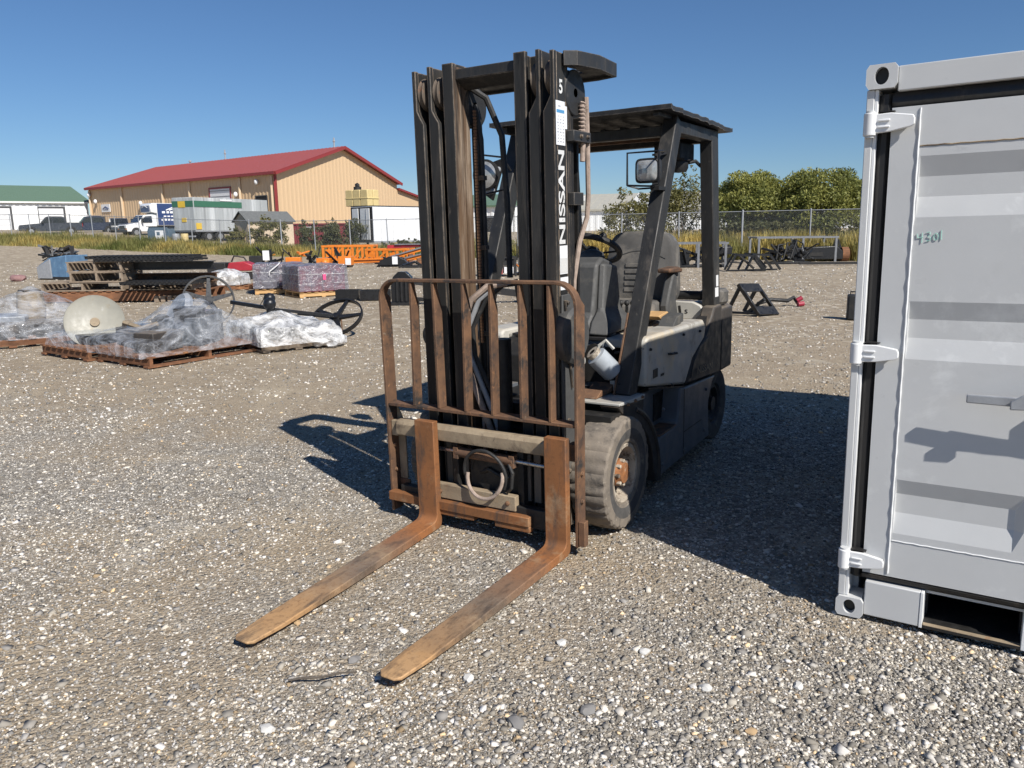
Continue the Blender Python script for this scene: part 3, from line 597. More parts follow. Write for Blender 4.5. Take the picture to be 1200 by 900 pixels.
# seat
sM = Matrix.Translation((-2.0, .015, .98)) @ Matrix.Rotation(R(-9), 4, 'Y')
def seat_pad(w0, w1, z0, z1, th, r):
    rings = []
    for k, s_ in ((-.5, .86), (-.42, .97), (-.2, 1.0), (.2, 1.0), (.42, .97), (.5, .86)):
        out = []
        for i in range(28):
            a = 2 * math.pi * i / 28; ca, sa = math.cos(a), math.sin(a)
            e = .42; px = abs(ca) ** e * (1 if ca >= 0 else -1); pz = abs(sa) ** e * (1 if sa >= 0 else -1)
            wv_ = w0 + (w1 - w0) * (pz * .5 + .5)
            out.append((k * th, px * wv_ / 2 * s_, (z0 + z1) / 2 + pz * (z1 - z0) / 2 * (s_ * .5 + .5)))
        rings.append(out)
    return rings
st = MB().loft(seat_pad(.56, .47, .02, .525, .15, .1), M=sM).build('seat_back', M_VINYL, fk, smooth=50)
for i in range(5): MB().box(.066, .082, -.10, .12, .10 + i * .042, .131 + i * .042, M=sM).build('seat_rib', M_VINYL, st, .006)
MB().tube([sM @ Vector((.072, -.19 + .38 * i / 14, .33 + .055 * math.cos((i / 14 - .5) * 3.1))) for i in range(15)], .006, 6).build('seat_seam', M_PLAST, st)
MB().loft(seat_pad(.50, .46, -.25, .22, .13, .1), M=Matrix.Translation((-1.72, -.005, .985)) @ Matrix.Rotation(R(90), 4, 'Y')).build('seat_cushion', M_VINYL, fk, smooth=50)
MB().box(-1.98, -1.45, -.27, .26, .84, .93).build('seat_base', M_PLAST, fk, .02)
m = MB().prism([(-1.80, .90), (-2.0, .93), (-1.95, 1.05), (-1.97, 1.20), (-1.90, 1.23), (-1.83, 1.12), (-1.78, 1.02)], 'y', .235, .295)
m.build('arm_console', M_PLAST, fk, .014)
MB().prism([(-1.78, 1.235), (-2.02, 1.225), (-2.03, 1.25), (-1.95, 1.268), (-1.78, 1.262)], 'y', .22, .31).build('armrest', M_DARKRUST, fk, .01)
for i in range(3): MB().cyl((-1.42, .12 + i * .04, .93), (-1.40, .13 + i * .04, 1.06), .009).ball((-1.40, .13 + i * .04, 1.075), .018, 2).build('lever', M_BLKRUB, fk)
MB().box(-1.52, -1.36, .10, .26, .80, .99).build('lever_box', M_PLAST, fk, .01)
MB().prism([(-1.50, .985), (-1.56, .955), (-1.72, .975), (-1.66, 1.0)], 'y', .20, .34).build('yellow_pad', M_WOODN, fk, .004)
MB().prism([(-1.42, .925), (-1.62, .945), (-1.62, 1.0), (-1.5, .985)], 'y', .36, .46).build('side_flap', M_PLAST, fk, .004)
# engine hood
for sg in (1, -1):
    yy = lambda y: YC + sg * (y - YC)
    a, b_ = yy(.34), yy(.500)
    pts = [(-.905, .665), (-.90, .92), (-.93, .945), (-1.90, .925), (-1.965, .87), (-1.93, .80), (-1.70, .70), (-1.56, .555)]
    MB().prism(pts, 'y', *sorted((a, b_))).build('hood_side', M_CREAM, fk, .016)
MB().box(-1.95, -.98, -.44, .342, .86, .915).build('hood_top', M_CREAM, fk, .01)
MB().box(-1.07, -1.0, .5005, .503, .695, .745).build('hood_vent', M_BLKMAT, fk, 0); MB().box(-1.175, -1.12, .5005, .502, .685, .70).build('hood_vent', M_BLKMAT, fk, 0)
m = MB().prism([(.10, .885), (.42, .885), (.42, .94), (.385, .985), (.33, 1.01), (.10, 1.015)], 'x', -2.22, -2.18); m.build('rear_panel', M_CREAM, fk, .008)
text('panel_marking', 'I', M_BLKMAT, fk, basis((-2.1785, .235, .925), (0, 1, .15), (0, -.15, 1)), (.018, .055), .02); text('panel_marking', 's', M_BLKMAT, fk, basis((-2.1785, .275, .925), (0, 1, 0), (0, 0, 1)), (.022, .03), .0)
MB().box(-2.31, -1.96, -.45, .40, .84, .872).build('rear_deck', M_CREAM, fk, .006); MB().cyl((-2.28, -.40, 1.045), (-2.28, .36, 1.045), .032).build('rear_tube', M_BLKMAT, fk); MB().box(-2.42, -2.225, -.40, .34, .956, .995).build('rear_cover', M_CREAM, fk, .01)
# counterweight
cwp = [(-1.60, .548), (-1.62, .60), (-1.72, .70), (-1.84, .775), (-1.945, .80), (-2.02, .86), (-2.10, .925), (-2.15, .985), (-2.42, .985), (-2.60, .96), (-2.60, .50), (-2.35, .50)]
cw = MB().box(-2.60, -2.32, -.598, .498, .50, .955).build('counterweight', M_CWT, fk, .02)
wing = [p for p in cwp if p[0] > -2.3] + [(-2.318, .985), (-2.318, .50)]
for sg in (1, -1): MB().prism(wing, 'y', *sorted((YC + sg * (.405 - YC), YC + sg * (.5 - YC)))).build('side_wing', M_CWT, cw, .014)
MB().prism([(-2.36, .952), (-2.36, 1.0), (-2.30, 1.01), (-2.24, .99), (-2.24, .952)], 'y', .38, .47).build('pillar_foot', M_CWT, cw, .006)
for sg in (1, -1): MB().prism([(-1.56, .552), (-1.58, .61), (-1.68, .715), (-1.82, .80), (-1.93, .83), (-1.99, .90), (-2.05, .93), (-2.02, .86), (-1.945, .80), (-1.84, .775), (-1.72, .70), (-1.62, .60), (-1.60, .548)], 'y', *sorted((YC + sg * (.41 - YC), YC + sg * (.478 - YC)))).build('dark_channel', M_DGREASE, cw, 0)
MB().loft([[(-2.598, -.585, .50), (-2.598, .485, .50), (-2.598, .485, .955), (-2.598, -.585, .955)], [(-2.72, -.545, .48), (-2.72, .445, .48), (-2.72, .445, .95), (-2.72, -.545, .95)], [(-2.82, -.36, .50), (-2.82, .26, .50), (-2.82, .26, .93), (-2.82, -.36, .93)]]).build('tail_block', M_CWT, cw, .02)
MB().lathe([(0, .0), (.085, .0), (.10, .02), (.10, .09), (.08, .11), (0, .115)], (-2.52, .38, .965), (0, 0, 1), 24).build('filler_cap', M_VINYL, cw)
MB().cyl((-2.60, .25, .94), (-2.70, .25, 1.0), .03).build('tow_pin', M_CWT, cw)
text('lettering', 'NISSAN', M_BEIGE, cw, basis((-1.75, .5165, .588), (-1, 0, -.06), (0, 0, 1)), (.32, .045), .01)
MB().prism([(-1.67, .578), (-1.72, .665), (-1.84, .745), (-2.0, .79), (-2.0, .80), (-1.83, .76), (-1.70, .675), (-1.65, .578)], 'y', .499, .508).build('trim_line', M_CWT, cw, .002)
# oil filter under the cowl
MB().prism([(.05, .66), (.25, .66), (.25, .80), (.22, .865), (.16, .885), (.10, .865), (.05, .80)], 'x', -.955, -.940).build('cowl_opening', M_DGREASE, fk)
fl = MB().lathe([(0, 0), (.034, 0), (.040, .008), (.058, .012), (.060, .03), (.060, .145), (.050, .16), (0, .165)], (-.72, .27, .865), (-.42, .42, -.62), 28).build('oil_filter', M_FILTER, fk)
MB().lathe([(.018, -.02), (.040, -.02), (.040, .004), (.018, .004)], (-.72, .27, .865), (-.42, .42, -.62), 24).build('filter_neck', M_RIM, fl)
MB().tube([(-.80, .24, .84), (-.80, .26, .90), (-.82, .29, .93), (-.84, .33, .88)], .010, 6).build('pipe_clip', M_CREAM, fk)
MB().tube([(-.62, .20, .93), (-.60, .215, .86), (-.62, .22, .80), (-.66, .20, .76)], [.03, .02, .028, .015], 7).build('split_grommet', M_RIM, fk)
MB().lathe([(0, 0), (.06, 0), (.065, .015), (.06, .03), (0, .035)], (-.80, -.905, .90), (.8, -.3, 0), 20).build('side_mirror', M_BLKMAT, fk)
MB().beam((-.82, -.56, .86), (-.80, -.90, .90), .02, .02).build('mirror_arm', M_BLKMAT, fk)

# overhead guard
gd = None
for sg in (1, -1):
    yy = lambda y: YC + sg * (y - YC) - (.085 if sg < 0 else 0)
    p = MB().beam((-.775, yy(.428), .63), (-1.475, yy(.428), 2.145), .085, .105, (1, 0, 0)).build('front_pillar', M_BLACK, fk, .006)
    MB().beam((-.735, yy(.381), .64), (-.93, yy(.381), 1.07), .010, .03, (1, 0, 0)).build('pillar_gusset', M_DARKRUST, p, .002)
    m = MB().prism([(-.725, .66), (-.76, .66), (-1.47, 2.142), (-1.435, 2.142)], 'y', *sorted((yy(.4705), yy(.4745))))
    MB().box(-2.20, -1.445, *sorted((yy(.392), yy(.470))), 2.068, 2.142).build('side_beam', M_BLACK, fk, .006)
    rp = MB().beam((-2.155, yy(.428), 2.140), (-2.295, yy(.428), .955), .085, .135, (1, 0, 0)).build('rear_pillar', M_BLACK, fk, .006)
    if sg > 0:
        q = lambda z: -2.155 - .14 * (2.14 - z) / 1.185
        MB().loft([[(q(z) - .03, .4712, z), (q(z) + .045, .4712, z), (q(z) + .045, .4722, z), (q(z) - .03, .4722, z)] for z in (1.04, 1.105)]).build('sticker', M_STICKER, rp)
        MB().loft([[(q(z) - .03, .4712, z), (q(z) + .02, .4712, z), (q(z) + .02, .4722, z), (q(z) - .03, .4722, z)] for z in (1.112, 1.19)]).build('sticker', M_STICKER, rp)
        MB().prism([(-.925, 1.04), (-.955, 1.04), (-.99, 1.14), (-.96, 1.14)], 'y', .4706, .4712).build('pillar_slot', M_BLKMAT, p)
MB().beam((-1.455, -.575, 2.085), (-1.455, .39, 2.085), .07, .06).build('front_beam', M_BLACK, fk, .005)
MB().beam((-2.16, -.575, 2.10), (-2.16, .39, 2.10), .07, .07).build('rear_beam', M_BLACK, fk, .005)
for i in range(7):
    y = -.44 + i * .13; MB().box(-2.12, -1.495, y, y + .03, 2.105, 2.135).build('roof_bar', M_BLACK, fk, .003)
MB().box(-1.83, -1.80, -.49, .39, 2.07, 2.10).build('roof_bar', M_DARKRUST, fk, .003)
# ragged rubber roof mat
n_, m_ = 26, 22; rg = []
def roof_pt(i, j, dz):
    u, v_ = i / n_, j / m_; e = (1 if i in (0, n_) else 0) + (1 if j in (0, m_) else 0)
    x = -1.185 - 1.20 * u + (random.uniform(-.004, .004) if e else 0); y = -.665 + 1.185 * v_ + (random.uniform(-.009, .005) if j == m_ else 0)
    return (x, y, 2.198 + dz - .03 * u - .012 * math.sin(v_ * 3.1) * 0 + .002 * mnoise.noise(Vector((x * 2, y * 2, dz))) + (random.uniform(-.007, .002) if j == m_ else 0))
b = MB(); T_ = [[b.bm.verts.new(roof_pt(i, j, 0)) for j in range(m_ + 1)] for i in range(n_ + 1)]
B_ = [[b.bm.verts.new((v_.co.x, v_.co.y, v_.co.z - .026)) for v_ in r] for r in T_]
for i in range(n_):
    for j in range(m_):
        b.f([T_[i][j], T_[i][j + 1], T_[i + 1][j + 1], T_[i + 1][j]]); b.f([B_[i][j], B_[i + 1][j], B_[i + 1][j + 1], B_[i][j + 1]])
for i in range(n_):
    b.f([T_[i][0], T_[i + 1][0], B_[i + 1][0], B_[i][0]]); b.f([T_[i][m_], B_[i][m_], B_[i + 1][m_], T_[i + 1][m_]])
for j in range(m_):
    b.f([T_[0][j], B_[0][j], B_[0][j + 1], T_[0][j + 1]]); b.f([T_[n_][j], T_[n_][j + 1], B_[n_][j + 1], B_[n_][j]])
b.build('roof_mat', M_BLACK, fk, smooth=30)
MB().box(-1.52, -1.22, -.60, -.56, 2.13, 2.168).box(-1.52, -1.22, .40, .44, 2.145, 2.168).build('mat_support', M_BLACK, fk, .003)
MB().box(-2.13, -1.86, .16, .34, 1.955, 2.06).build('switch_box', M_BLKMAT, fk, .008)
MB().lathe([(0, 0), (.05, .005), (.062, .03), (.062, .07), (.075, .075), (.075, .085), (0, .09)], (-2.0, .28, 1.875), (0, 0, 1), 20).build('warning_beacon', M_BLKMAT, fk)
MB().tube([(-2.05, .33, 1.94), (-2.1, .36, 1.95), (-2.14, .38, 1.92), (-2.16, .39, 1.93)], .012).build('cable', M_BLKRUB, fk)
# work lamps
def lampR(c, name):
    M = Matrix.Translation(c)
    def ring(x, s_, e=.38):
        o_ = []
        for i in range(24):
            a = 2 * math.pi * i / 24; ca, sa = math.cos(a), math.sin(a)
            o_.append(M @ Vector((x, abs(ca) ** e * (1 if ca >= 0 else -1) * s_, abs(sa) ** e * (1 if sa >= 0 else -1) * s_ * .92)))
        return o_
    h = MB().loft([ring(.0, .066), ring(-.01, .074), ring(-.04, .072), ring(-.085, .045), ring(-.095, .02)]).build(name, M_BLKMAT, fk)
    MB().loft([ring(.001, .060), ring(.006, .050), ring(.009, .02)]).build('lens', M_LENS, h)
    return h, M
hl, M = lampR((-1.095, .418, 1.845), 'work_lamp')
c = .096
MB().tube([M @ Vector(p) for p in ((.05, -c, -c * .8), (.05, -c, c), (.05, c * .9, c), (-.03, c * .9, c * 1.05), (-.10, .05, c))], .006, 6).tube([M @ Vector(p) for p in ((-.10, -.02, -c * .95), (.0, -c * .5, -c), (.05, -c, -c * .8), (.05, c * .4, -c * .9), (.05, c * .9, -c * .8), (.05, c * .9, c))], .006, 6).build('lamp_cage', M_BLK, hl)
MB().beam((-1.13, .45, 1.75), (-1.24, .45, 1.75), .05, .02).beam((-1.14, .44, 1.93), (-1.33, .44, 1.95), .02, .012).build('lamp_bracket', M_BLKMAT, hl)
hl2 = MB().lathe([(0, -.09), (.05, -.08), (.085, -.03), (.092, 0), (.080, .006), (.0, .006)], (-.95, -.555, 1.87), (1, 0, 0), 28).build('work_lamp', M_BLKMAT, fk)
MB().lathe([(.078, .0065), (.05, .016), (0, .020)], (-.95, -.555, 1.87), (1, 0, 0), 28).build('lens', M_LENS, hl2)
MB().prism([(-.45, 1.97), (-.62, 1.93), (-.64, 1.78), (-.55, 1.72)], 'x', -1.03, -1.012).build('lamp_bracket', M_BLKMAT, hl2, .003); MB().cyl((-1.0115, -.50, 1.90), (-.97, -.50, 1.90), .018).build('lamp_bolt', M_GALV, hl2); MB().cyl((-1.0115, -.55, 1.78), (-.96, -.55, 1.78), .022).build('lamp_bolt', M_GALV, hl2)
MB().tube([(-1.0, -.62, 1.98), (-.92, -.56, 1.985), (-.90, -.40, 1.96), (-.93, -.36, 1.88)], .006, 6).tube([(-.93, -.62, 1.76), (-.89, -.52, 1.755), (-.93, -.40, 1.78)], .006, 6).build('lamp_cage', M_BLK, hl2)

# bolts, clamps, seams and small fittings
def bolt(p, d, r=.011, mt=None, par=None): MB().lathe([(r * 1.25, 0), (r * 1.25, .003), (r, .0035), (r, .011), (r * .7, .013), (0, .013)], p, d, 6).build('bolt', mt or M_RAIL, par or fk)
for z in (.36, .44, .62, 1.12, 1.20): bolt((-.215, .366, z), (0, 1, 0), .010)
for x, z in ((-.40, 1.97), (-.33, 1.97)): bolt((x, .392, z), (0, 1, 0), .009)
for y in (-.32, .10): bolt((-.05, y, .197), (1, 0, 0), .011, M_DARKRUST, car)
for z in (.12, .26, .40): bolt((-.09, .496, z), (0, 1, 0), .010, M_DARKRUST, lb); bolt((-.09, -.652, z), (0, 1, 0), .010, M_DARKRUST, lb)
for x, z in ((-1.16, .14), (-1.16, .48), (-1.95, .16), (-1.98, .44), (-1.55, .13)): bolt((x, .500, z), (0, 1, 0), .010, M_GREYBODY)
for x in (-.60, -.70, -.80): bolt((x, .515, .632), (0, 1, 0), .008, M_DARKRUST)
for x, z in ((-.95, .87), (-1.5, .88), (-1.82, .86), (-1.30, .60)): bolt((x, .500, z), (0, 1, 0), .008, M_BLKMAT)
MB().box(-1.545, -1.540, .4995, .5025, .10, .53).box(-1.9, -1.548, .4995, .5025, .245, .25).build('panel_gap', M_DGREASE, fk)
MB().prism([(-.93, .655), (-1.55, .548), (-1.55, .540), (-.93, .645)], 'y', .4985, .5015).build('panel_gap', M_DGREASE, fk)
MB().tube([(-1.24, .5015, .80), (-1.24, .52, .80), (-1.34, .52, .79), (-1.34, .5015, .79)], .007, 6).build('hood_handle', M_BLKMAT, fk)
MB().tube([(-.20, .33, .56), (-.33, .36, .50), (-.45, .30, .58), (-.60, .26, .56)], .012, 7).build('hose', M_BLKRUB, fk); MB().tube([(-.19, .34, .52), (-.34, .37, .44), (-.47, .30, .52), (-.62, .24, .50)], .010, 7).build('hose', M_BLKRUB, fk)
MB().tube([(-.75, .40, .70), (-.85, .42, .78), (-.90, .36, .86), (-.93, .30, .84)], .009, 6).build('cable', M_BLKRUB, fk)
for z in (.30, .46): MB().tube([(-.125, -.05 + .115 * math.cos(i * .4), z * .5 + .17 + .10 * math.sin(i * .4)) for i in range(9)], .007, 6).build('hose', M_DGREASE, car)
for z in (.72, 1.0, 1.45, 1.8): MB().box(-.352, -.318, -.20, -.155, z, z + .022).build('hose_clamp', M_CWT, fk)
for z in (.5, .9, 1.3, 1.7): MB().box(-.395, -.335, .215, .255, z, z + .03).build('cylinder_clamp', M_CWT, fk)
for i, (y0, z0, y1, z1) in enumerate(((-.44, .30, -.42, .49), (.30, .30, .33, .49))): MB().box(-.118, -.100, y0, y1, .187, .474).build('carriage_stiffener', M_DGREASE, car)

M_LITRAIL = mat('lit_dusty_rail_brown', (.19, .155, .12), (.11, .092, .074), 12, .75, 0, [((.05, .045, .04), 10, .58, .7)], .3, 90, (1, 1, .2))
for y0, y1, z1 in ((-.335, -.30, .45), (-.27, -.235, .44), (-.225, -.195, .40), (.155, .185, .44), (.205, .245, .45), (.262, .30, .46)): MB().box(-.158, -.140, y0, y1, .19, z1).build('lit_rail_strip', M_LITRAIL, car, .002)  # dusty brown strips added to paint in the sunlit rails behind the bars

for sg in (1, -1):
    yy = lambda y: YC + sg * (y - YC)
    lip = [(-.46, .515 - .012, .645)] + [(-.512 + .585 * math.cos(R(a)), .503, .10 + .585 * math.sin(R(a)) * .88) for a in (112, 122, 132, 142, 152, 162, 172)] + [(-1.09, .503, .08)]
    MB().tube([(x, yy(y), z) for x, y, z in lip[1:]], .017, 8).build('skirt_lip', M_CWT, fk)
# ------------------------------------------------------------------ shipping container (u along the door end, v inwards, w up)
CU = Vector((.83830913, -.54504577, .0127636)); CV = Vector((.54491519, .83839916, .01242079)); CW_ = CU.cross(CV)
CM = Matrix(((CU.x, CV.x, CW_.x, 1.3122), (CU.y, CV.y, CW_.y, 2.9140), (CU.z, CV.z, CW_.z, 0), (0, 0, 0, 1)))
ct = thing('shipping_container', 'light grey shipping container with a green number handwritten on its door', 'container', M=CM)
M_CG = mat('light_grey_container_paint', (.565, .572, .57), (.53, .536, .534), 3, .42, 0, [((.50, .505, .50), 5, .58, .78), ((.36, .30, .24), 60, .725, .75), ((.72, .73, .72), 2.2, .56, .72), ((.44, .445, .44), 14, .66, .8)], .05, 120, spec=.45, edge=(.74, .745, .74), ew=.005)

M_CGE = mat('chipped_grey_edge_paint', (.80, .805, .80), (.71, .715, .71), 9, .42, 0, [((.25, .17, .12), 40, .69, .73)], .06, 150)  # whiter than the door: worn paint plus painted-in brightness of curved hinges
M_SEAL = mat('black_door_seal', (.022, .020, .019), (.012, .012, .012), 20, .5, 0, [((.075, .06, .048), 14, .6, .75)], .15, 130, (1, 1, .2))
M_MARK = plain('green_marker', (.36, .66, .57), .6)
W_, H_, D_ = 1.95, 2.107, 3.60
# corner castings with an oval hole in each face
def casting(u0, w0, front=True, name='corner_casting'):
    wu, ww, wv_ = .102, .082, .11; v0 = -.012
    m = MB(); cu, cw_ = u0 + wu * .5, w0 + ww * .52; ru, rw = .023, .030; N = 20
    rect, ell, inn = [], [], []
    for i in range(N):
        a = 2 * math.pi * (i + .5) / N; ca, sa = math.cos(a), math.sin(a); k = 1 / max(abs(ca) / (wu / 2), abs(sa) / (ww / 2))
        rect.append((u0 + wu / 2 + ca * k, v0, w0 + ww / 2 + sa * k)); ell.append((cu + ru * ca, v0, cw_ + rw * sa)); inn.append((cu + ru * ca, v0 + .03, cw_ + rw * sa))
    back = [(x, v0 + wv_, z) for x, _, z in rect]
    m.loft([inn, ell, rect, back], cap=False); m.f([v for v in m.bm.verts[-N:]])
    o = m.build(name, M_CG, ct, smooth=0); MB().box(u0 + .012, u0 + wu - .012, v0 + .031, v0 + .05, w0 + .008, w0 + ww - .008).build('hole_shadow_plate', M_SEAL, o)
    return o
for u in (0, W_ - .102):
    for w_ in (.004, H_ - .082): casting(u, w_)
    for w_ in (.004, H_ - .082): MB().box(u, u + .102, D_ - .11, D_, w_, w_ + .082).build('corner_casting', M_CG, ct, .003)
# corner posts: outer strip, then the dark gap, then the seal
for a, b in ((.0, 1), (W_, -1)):
    q = lambda u: a + b * u
    MB().box(*sorted((q(.004), q(.030))), .0, .10, .087, H_ - .083).build('corner_post', M_CG, ct, .003)
    MB().box(*sorted((q(.0305), q(.042))), .004, .10, .087, H_ - .083).build('post_lip', M_CGE, ct, .002)
    MB().prism([(q(.0425), .030), (q(.058), .018), (q(.074), .018), (q(.086), .032), (q(.086), .08), (q(.0425), .08)], 'z', .17, H_ - .10).build('door_seal', M_SEAL, ct)
MB().box(.1025, W_ - .1025, .0, .10, 2.012, 2.096).build('header', M_CG, ct, .004)
MB().prism([(.03, 1.96), (.016, 1.975), (.016, 1.99), (.03, 2.0115), (.08, 2.0115), (.08, 1.96)], 'x', .0865, W_ - .0865).build('door_seal', M_SEAL, ct)
MB().prism([(.03, .200), (.012, .190), (.016, .176), (.03, .165), (.08, .165), (.08, .200)], 'x', .0865, W_ - .0865).build('door_seal', M_SEAL, ct)
# sill with fork pockets
m = MB()
m.box(.1025, .300, .0, .10, .020, .164); MB().box(.315, .632, .05, .10, .1455, .1645).build('sill_rail', M_CG, ct)
m.build('sill', M_CG, ct, .004)
MB().box(.300, .312, -.002, .10, .018, .164).build('pocket_side', M_CGE, ct, .002); MB().box(.632, .646, -.002, .10, .018, .164).build('pocket_side', M_CGE, ct, .002)
MB().box(.3125, .6315, .0, 1.8, .018, .030).build('pocket_floor', M_DGREASE, ct, .002); MB().box(.314, .630, -.001, .022, .0305, .034).build('pocket_lip', M_BEIGE, ct, .001); MB().box(.3125, .6315, 1.8, 1.81, .031, .144).build('pocket_end', M_SEAL, ct)  # pocket floor coloured black for the shade inside, beige only at the lip
MB().box(.31, .32, .101, 1.8, .031, .144).box(.624, .633, .101, 1.8, .031, .144).box(.31, .633, .101, 1.8, .146, .16).build('pocket_duct', M_SEAL, ct)
MB().box(.6465, W_ - .1025, .0, .10, .020, .164).build('sill', M_CG, ct, .004)
# doors with horizontal corrugations
def door(u0, u1, flip, name='door'):
    VO, VI = .012, .032                                     # outer face, bottom of the recess
    ws = [(.198, VO), (.345, VO), (.351, VO), (.380, VO), (.460, VI), (.536, VI), (.597, VO), (1.064, VO), (1.141, VI), (1.210, VI), (1.277, VO), (1.576, VO), (1.647, VI), (1.717, VI), (1.787, VO), (1.822, VO), (1.958, VO)]
    uL, uR = (u0 + .098, u1 - .36) if not flip else (u0 + .36, u1 - .098)
    def row(u, dep): return [(u, .055, .197)] + [(u, VO + (v_ - VO) * dep, w__) for w__, v_ in ws] + [(u, .055, 1.959)]
    side = lambda u: [(u, .055, .197)] + [(u, .055, w__) for w__, v_ in ws] + [(u, .055, 1.959)]
    cols = [side(u0), row(u0, 0), row(uL, 0), row(uL + .001, 1 if not flip else 0), row(uL + .03 if flip else uL + .002, 1), row(uR - .03 if not flip else uR - .002, 1), row(uR, 0), row(u1, 0), side(u1)]
    m = MB(); V = [[m.bm.verts.new(p) for p in c] for c in cols]
    for a, b in zip(V, V[1:]):
        for i in range(len(ws) + 1): m.f([a[i], b[i], b[i + 1], a[i + 1]])
    d = m.build(name, M_CG, ct, smooth=0)
    MB().box(u0 + .01, u1 - .01, .056, .066, .21, 1.95).build('door_back', M_CG, d)
    return d, uL, uR
d1, uL, uR = door(.0885, W_ / 2 - .01, False); d2, uL2, uR2 = door(W_ / 2 + .01, W_ - .0885, True)
for d, uw in ((d1, .179), (d2, W_ - .179)):
    pts = [(uw + .0006 * math.sin(i * 1.9), .0105, .21 + i * (1.74 / 60)) for i in range(61)]
    MB().tube(pts, [.0036 + .0010 * math.sin(i * 2.3) for i in range(61)], 5).build('weld_bead', M_CGE, d)
for d, a, b in ((d1, .185, .93), (d2, 1.02, W_ - .185)):
    for w__ in (1.822, .349): MB().tube([(a + (b - a) * i / 30, .0115, w__ + .001 * math.sin(i * 2.7)) for i in range(31)], .0026, 5).build('weld_bead', M_CGE if w__ < 1 else M_BEIGE, d)
MB().box(W_ / 2 - .009, W_ / 2 + .009, .018, .05, .19, 1.96).build('door_seal', M_SEAL, ct)
# hinges
def hinge(w0, side):
    q = (lambda u: u) if side > 0 else (lambda u: W_ - u)
    par = d1 if side > 0 else d2
    m = MB().cyl((q(.022), -.012, w0), (q(.022), -.012, w0 + .078), .022, n=16)
    m.prism([(q(.022), w0 + .006), (q(.022), w0 + .072), (q(.09), w0 + .074), (q(.135), w0 + .066), (q(.16), w0 + .062), (q(.166), w0 + .05), (q(.166), w0 + .03), (q(.155), w0 + .022), (q(.09), w0 + .010)], 'y', -.020, -.006)
    m.build('hinge', M_CGE, par, .003)
    MB().prism([(q(.09), w0 + .018), (q(.09), w0 + .066), (q(.150), w0 + .056), (q(.150), w0 + .030)], 'y', -.0055, .0125).build('hinge_leaf', M_CG, par, .002)
    for z in (.024, .046): MB().box(*sorted((q(.05), q(.088))), -.026, -.0205, w0 + z, w0 + z + .007).build('hinge_rib', M_CGE, par, .002)
    MB().cyl((q(.022), -.012, w0 - .006), (q(.022), -.012, w0 - .0005), .016).build('hinge_washer', M_CG, par); MB().cyl((q(.022), -.012, w0 + .0785), (q(.022), -.012, w0 + .085), .016).build('hinge_washer', M_CG, par)
    MB().prism([(q(.045), w0 + .079), (q(.06), w0 + .084), (q(.10), w0 + .081), (q(.10), w0 + .079)], 'y', -.012, .02).build('seal_clip', M_SEAL, par)
for w0 in (.211, 1.040, 1.866): hinge(w0, 1); hinge(w0, -1)
# locking rods, handles
for d, uu, sgn in ((d1, .815, -1), (d1, .925, -1), (d2, 1.025, 1), (d2, 1.135, 1)):
    MB().cyl((uu, -.035, .12), (uu, -.035, 2.03), .0135, n=14).build('lock_rod', M_GALV, d)
    for w__ in (.30, .72, 1.25, 1.80): MB().box(uu - .03, uu + .03, -.052, .0125, w__, w__ + .035).build('rod_bracket', M_GALV, d, .004)
    for w__ in (.125, 2.0): MB().box(uu - .035, uu + .035, -.05, -.003, w__ - .015, w__ + .03).build('rod_cam', M_GALV, d, .006)
    hw = .955 + .0
    MB().box(uu - .03, uu + .03, -.062, -.02, hw - .03, hw + .045).build('handle_hub', M_GALV, d, .006)
    e = uu + sgn * .42
    hd = MB().loft([[(uu, -.075, hw - .012), (uu, -.062, hw - .012), (uu, -.062, hw + .014), (uu, -.075, hw + .014)], [(uu + sgn * .09, -.072, hw - .012), (uu + sgn * .09, -.058, hw - .012), (uu + sgn * .09, -.058, hw + .016), (uu + sgn * .09, -.072, hw + .016)], [(uu + sgn * .26, -.070, hw - .022), (uu + sgn * .26, -.054, hw - .022), (uu + sgn * .26, -.054, hw + .012), (uu + sgn * .26, -.070, hw + .012)], [(e, -.064, hw - .022), (e, -.048, hw - .022), (e, -.048, hw + .008), (e, -.064, hw + .008)]]).build('door_handle', M_GALV, d, .004)
    MB().box(uu + sgn * .07, uu + sgn * .13, -.05, .013, hw - .05, hw + .03).build('handle_catch', M_GALV, d, .005)
for d, sgn, uc in ((d1, 1, .555), (d2, -1, W_ - .555)):
    MB().prism([(uc - .03, .925), (uc + .05, .93), (uc + .05, .985), (uc + .02, .99), (uc - .03, .955)], 'y', -.088, -.076).build('handle_latch', M_GALV, d, .004)
# handwritten number
def stroke(par, pts, r=.0032): MB().tube([(u, .0095, w__) for u, w__ in pts], r, 5).build('handwriting', M_MARK, par)
u0, w0 = .196, 1.488; s_ = .018
stroke(d1, [(u0, w0 + .030), (u0 + .002, w0 + .016), (u0 + .016, w0 + .018), (u0 + .020, w0 + .019)], .0013); stroke(d1, [(u0 + .016, w0 + .034), (u0 + .016, w0 - .002)], .0013)
u1_ = u0 + .030; stroke(d1, [(u1_, w0 + .034), (u1_ + .010, w0 + .036), (u1_ + .012, w0 + .028), (u1_ + .004, w0 + .020), (u1_ + .013, w0 + .016), (u1_ + .012, w0 + .006), (u1_, w0 + .004)], .0013)
u1_ = u0 + .053; stroke(d1, [(u1_ + .007 + .007 * math.cos(i * .5236), w0 + .019 + .012 * math.sin(i * .5236)) for i in range(13)], .0013)
u1_ = u0 + .076; stroke(d1, [(u1_, w0 + .042), (u1_ + .001, w0 + .008)], .0013)
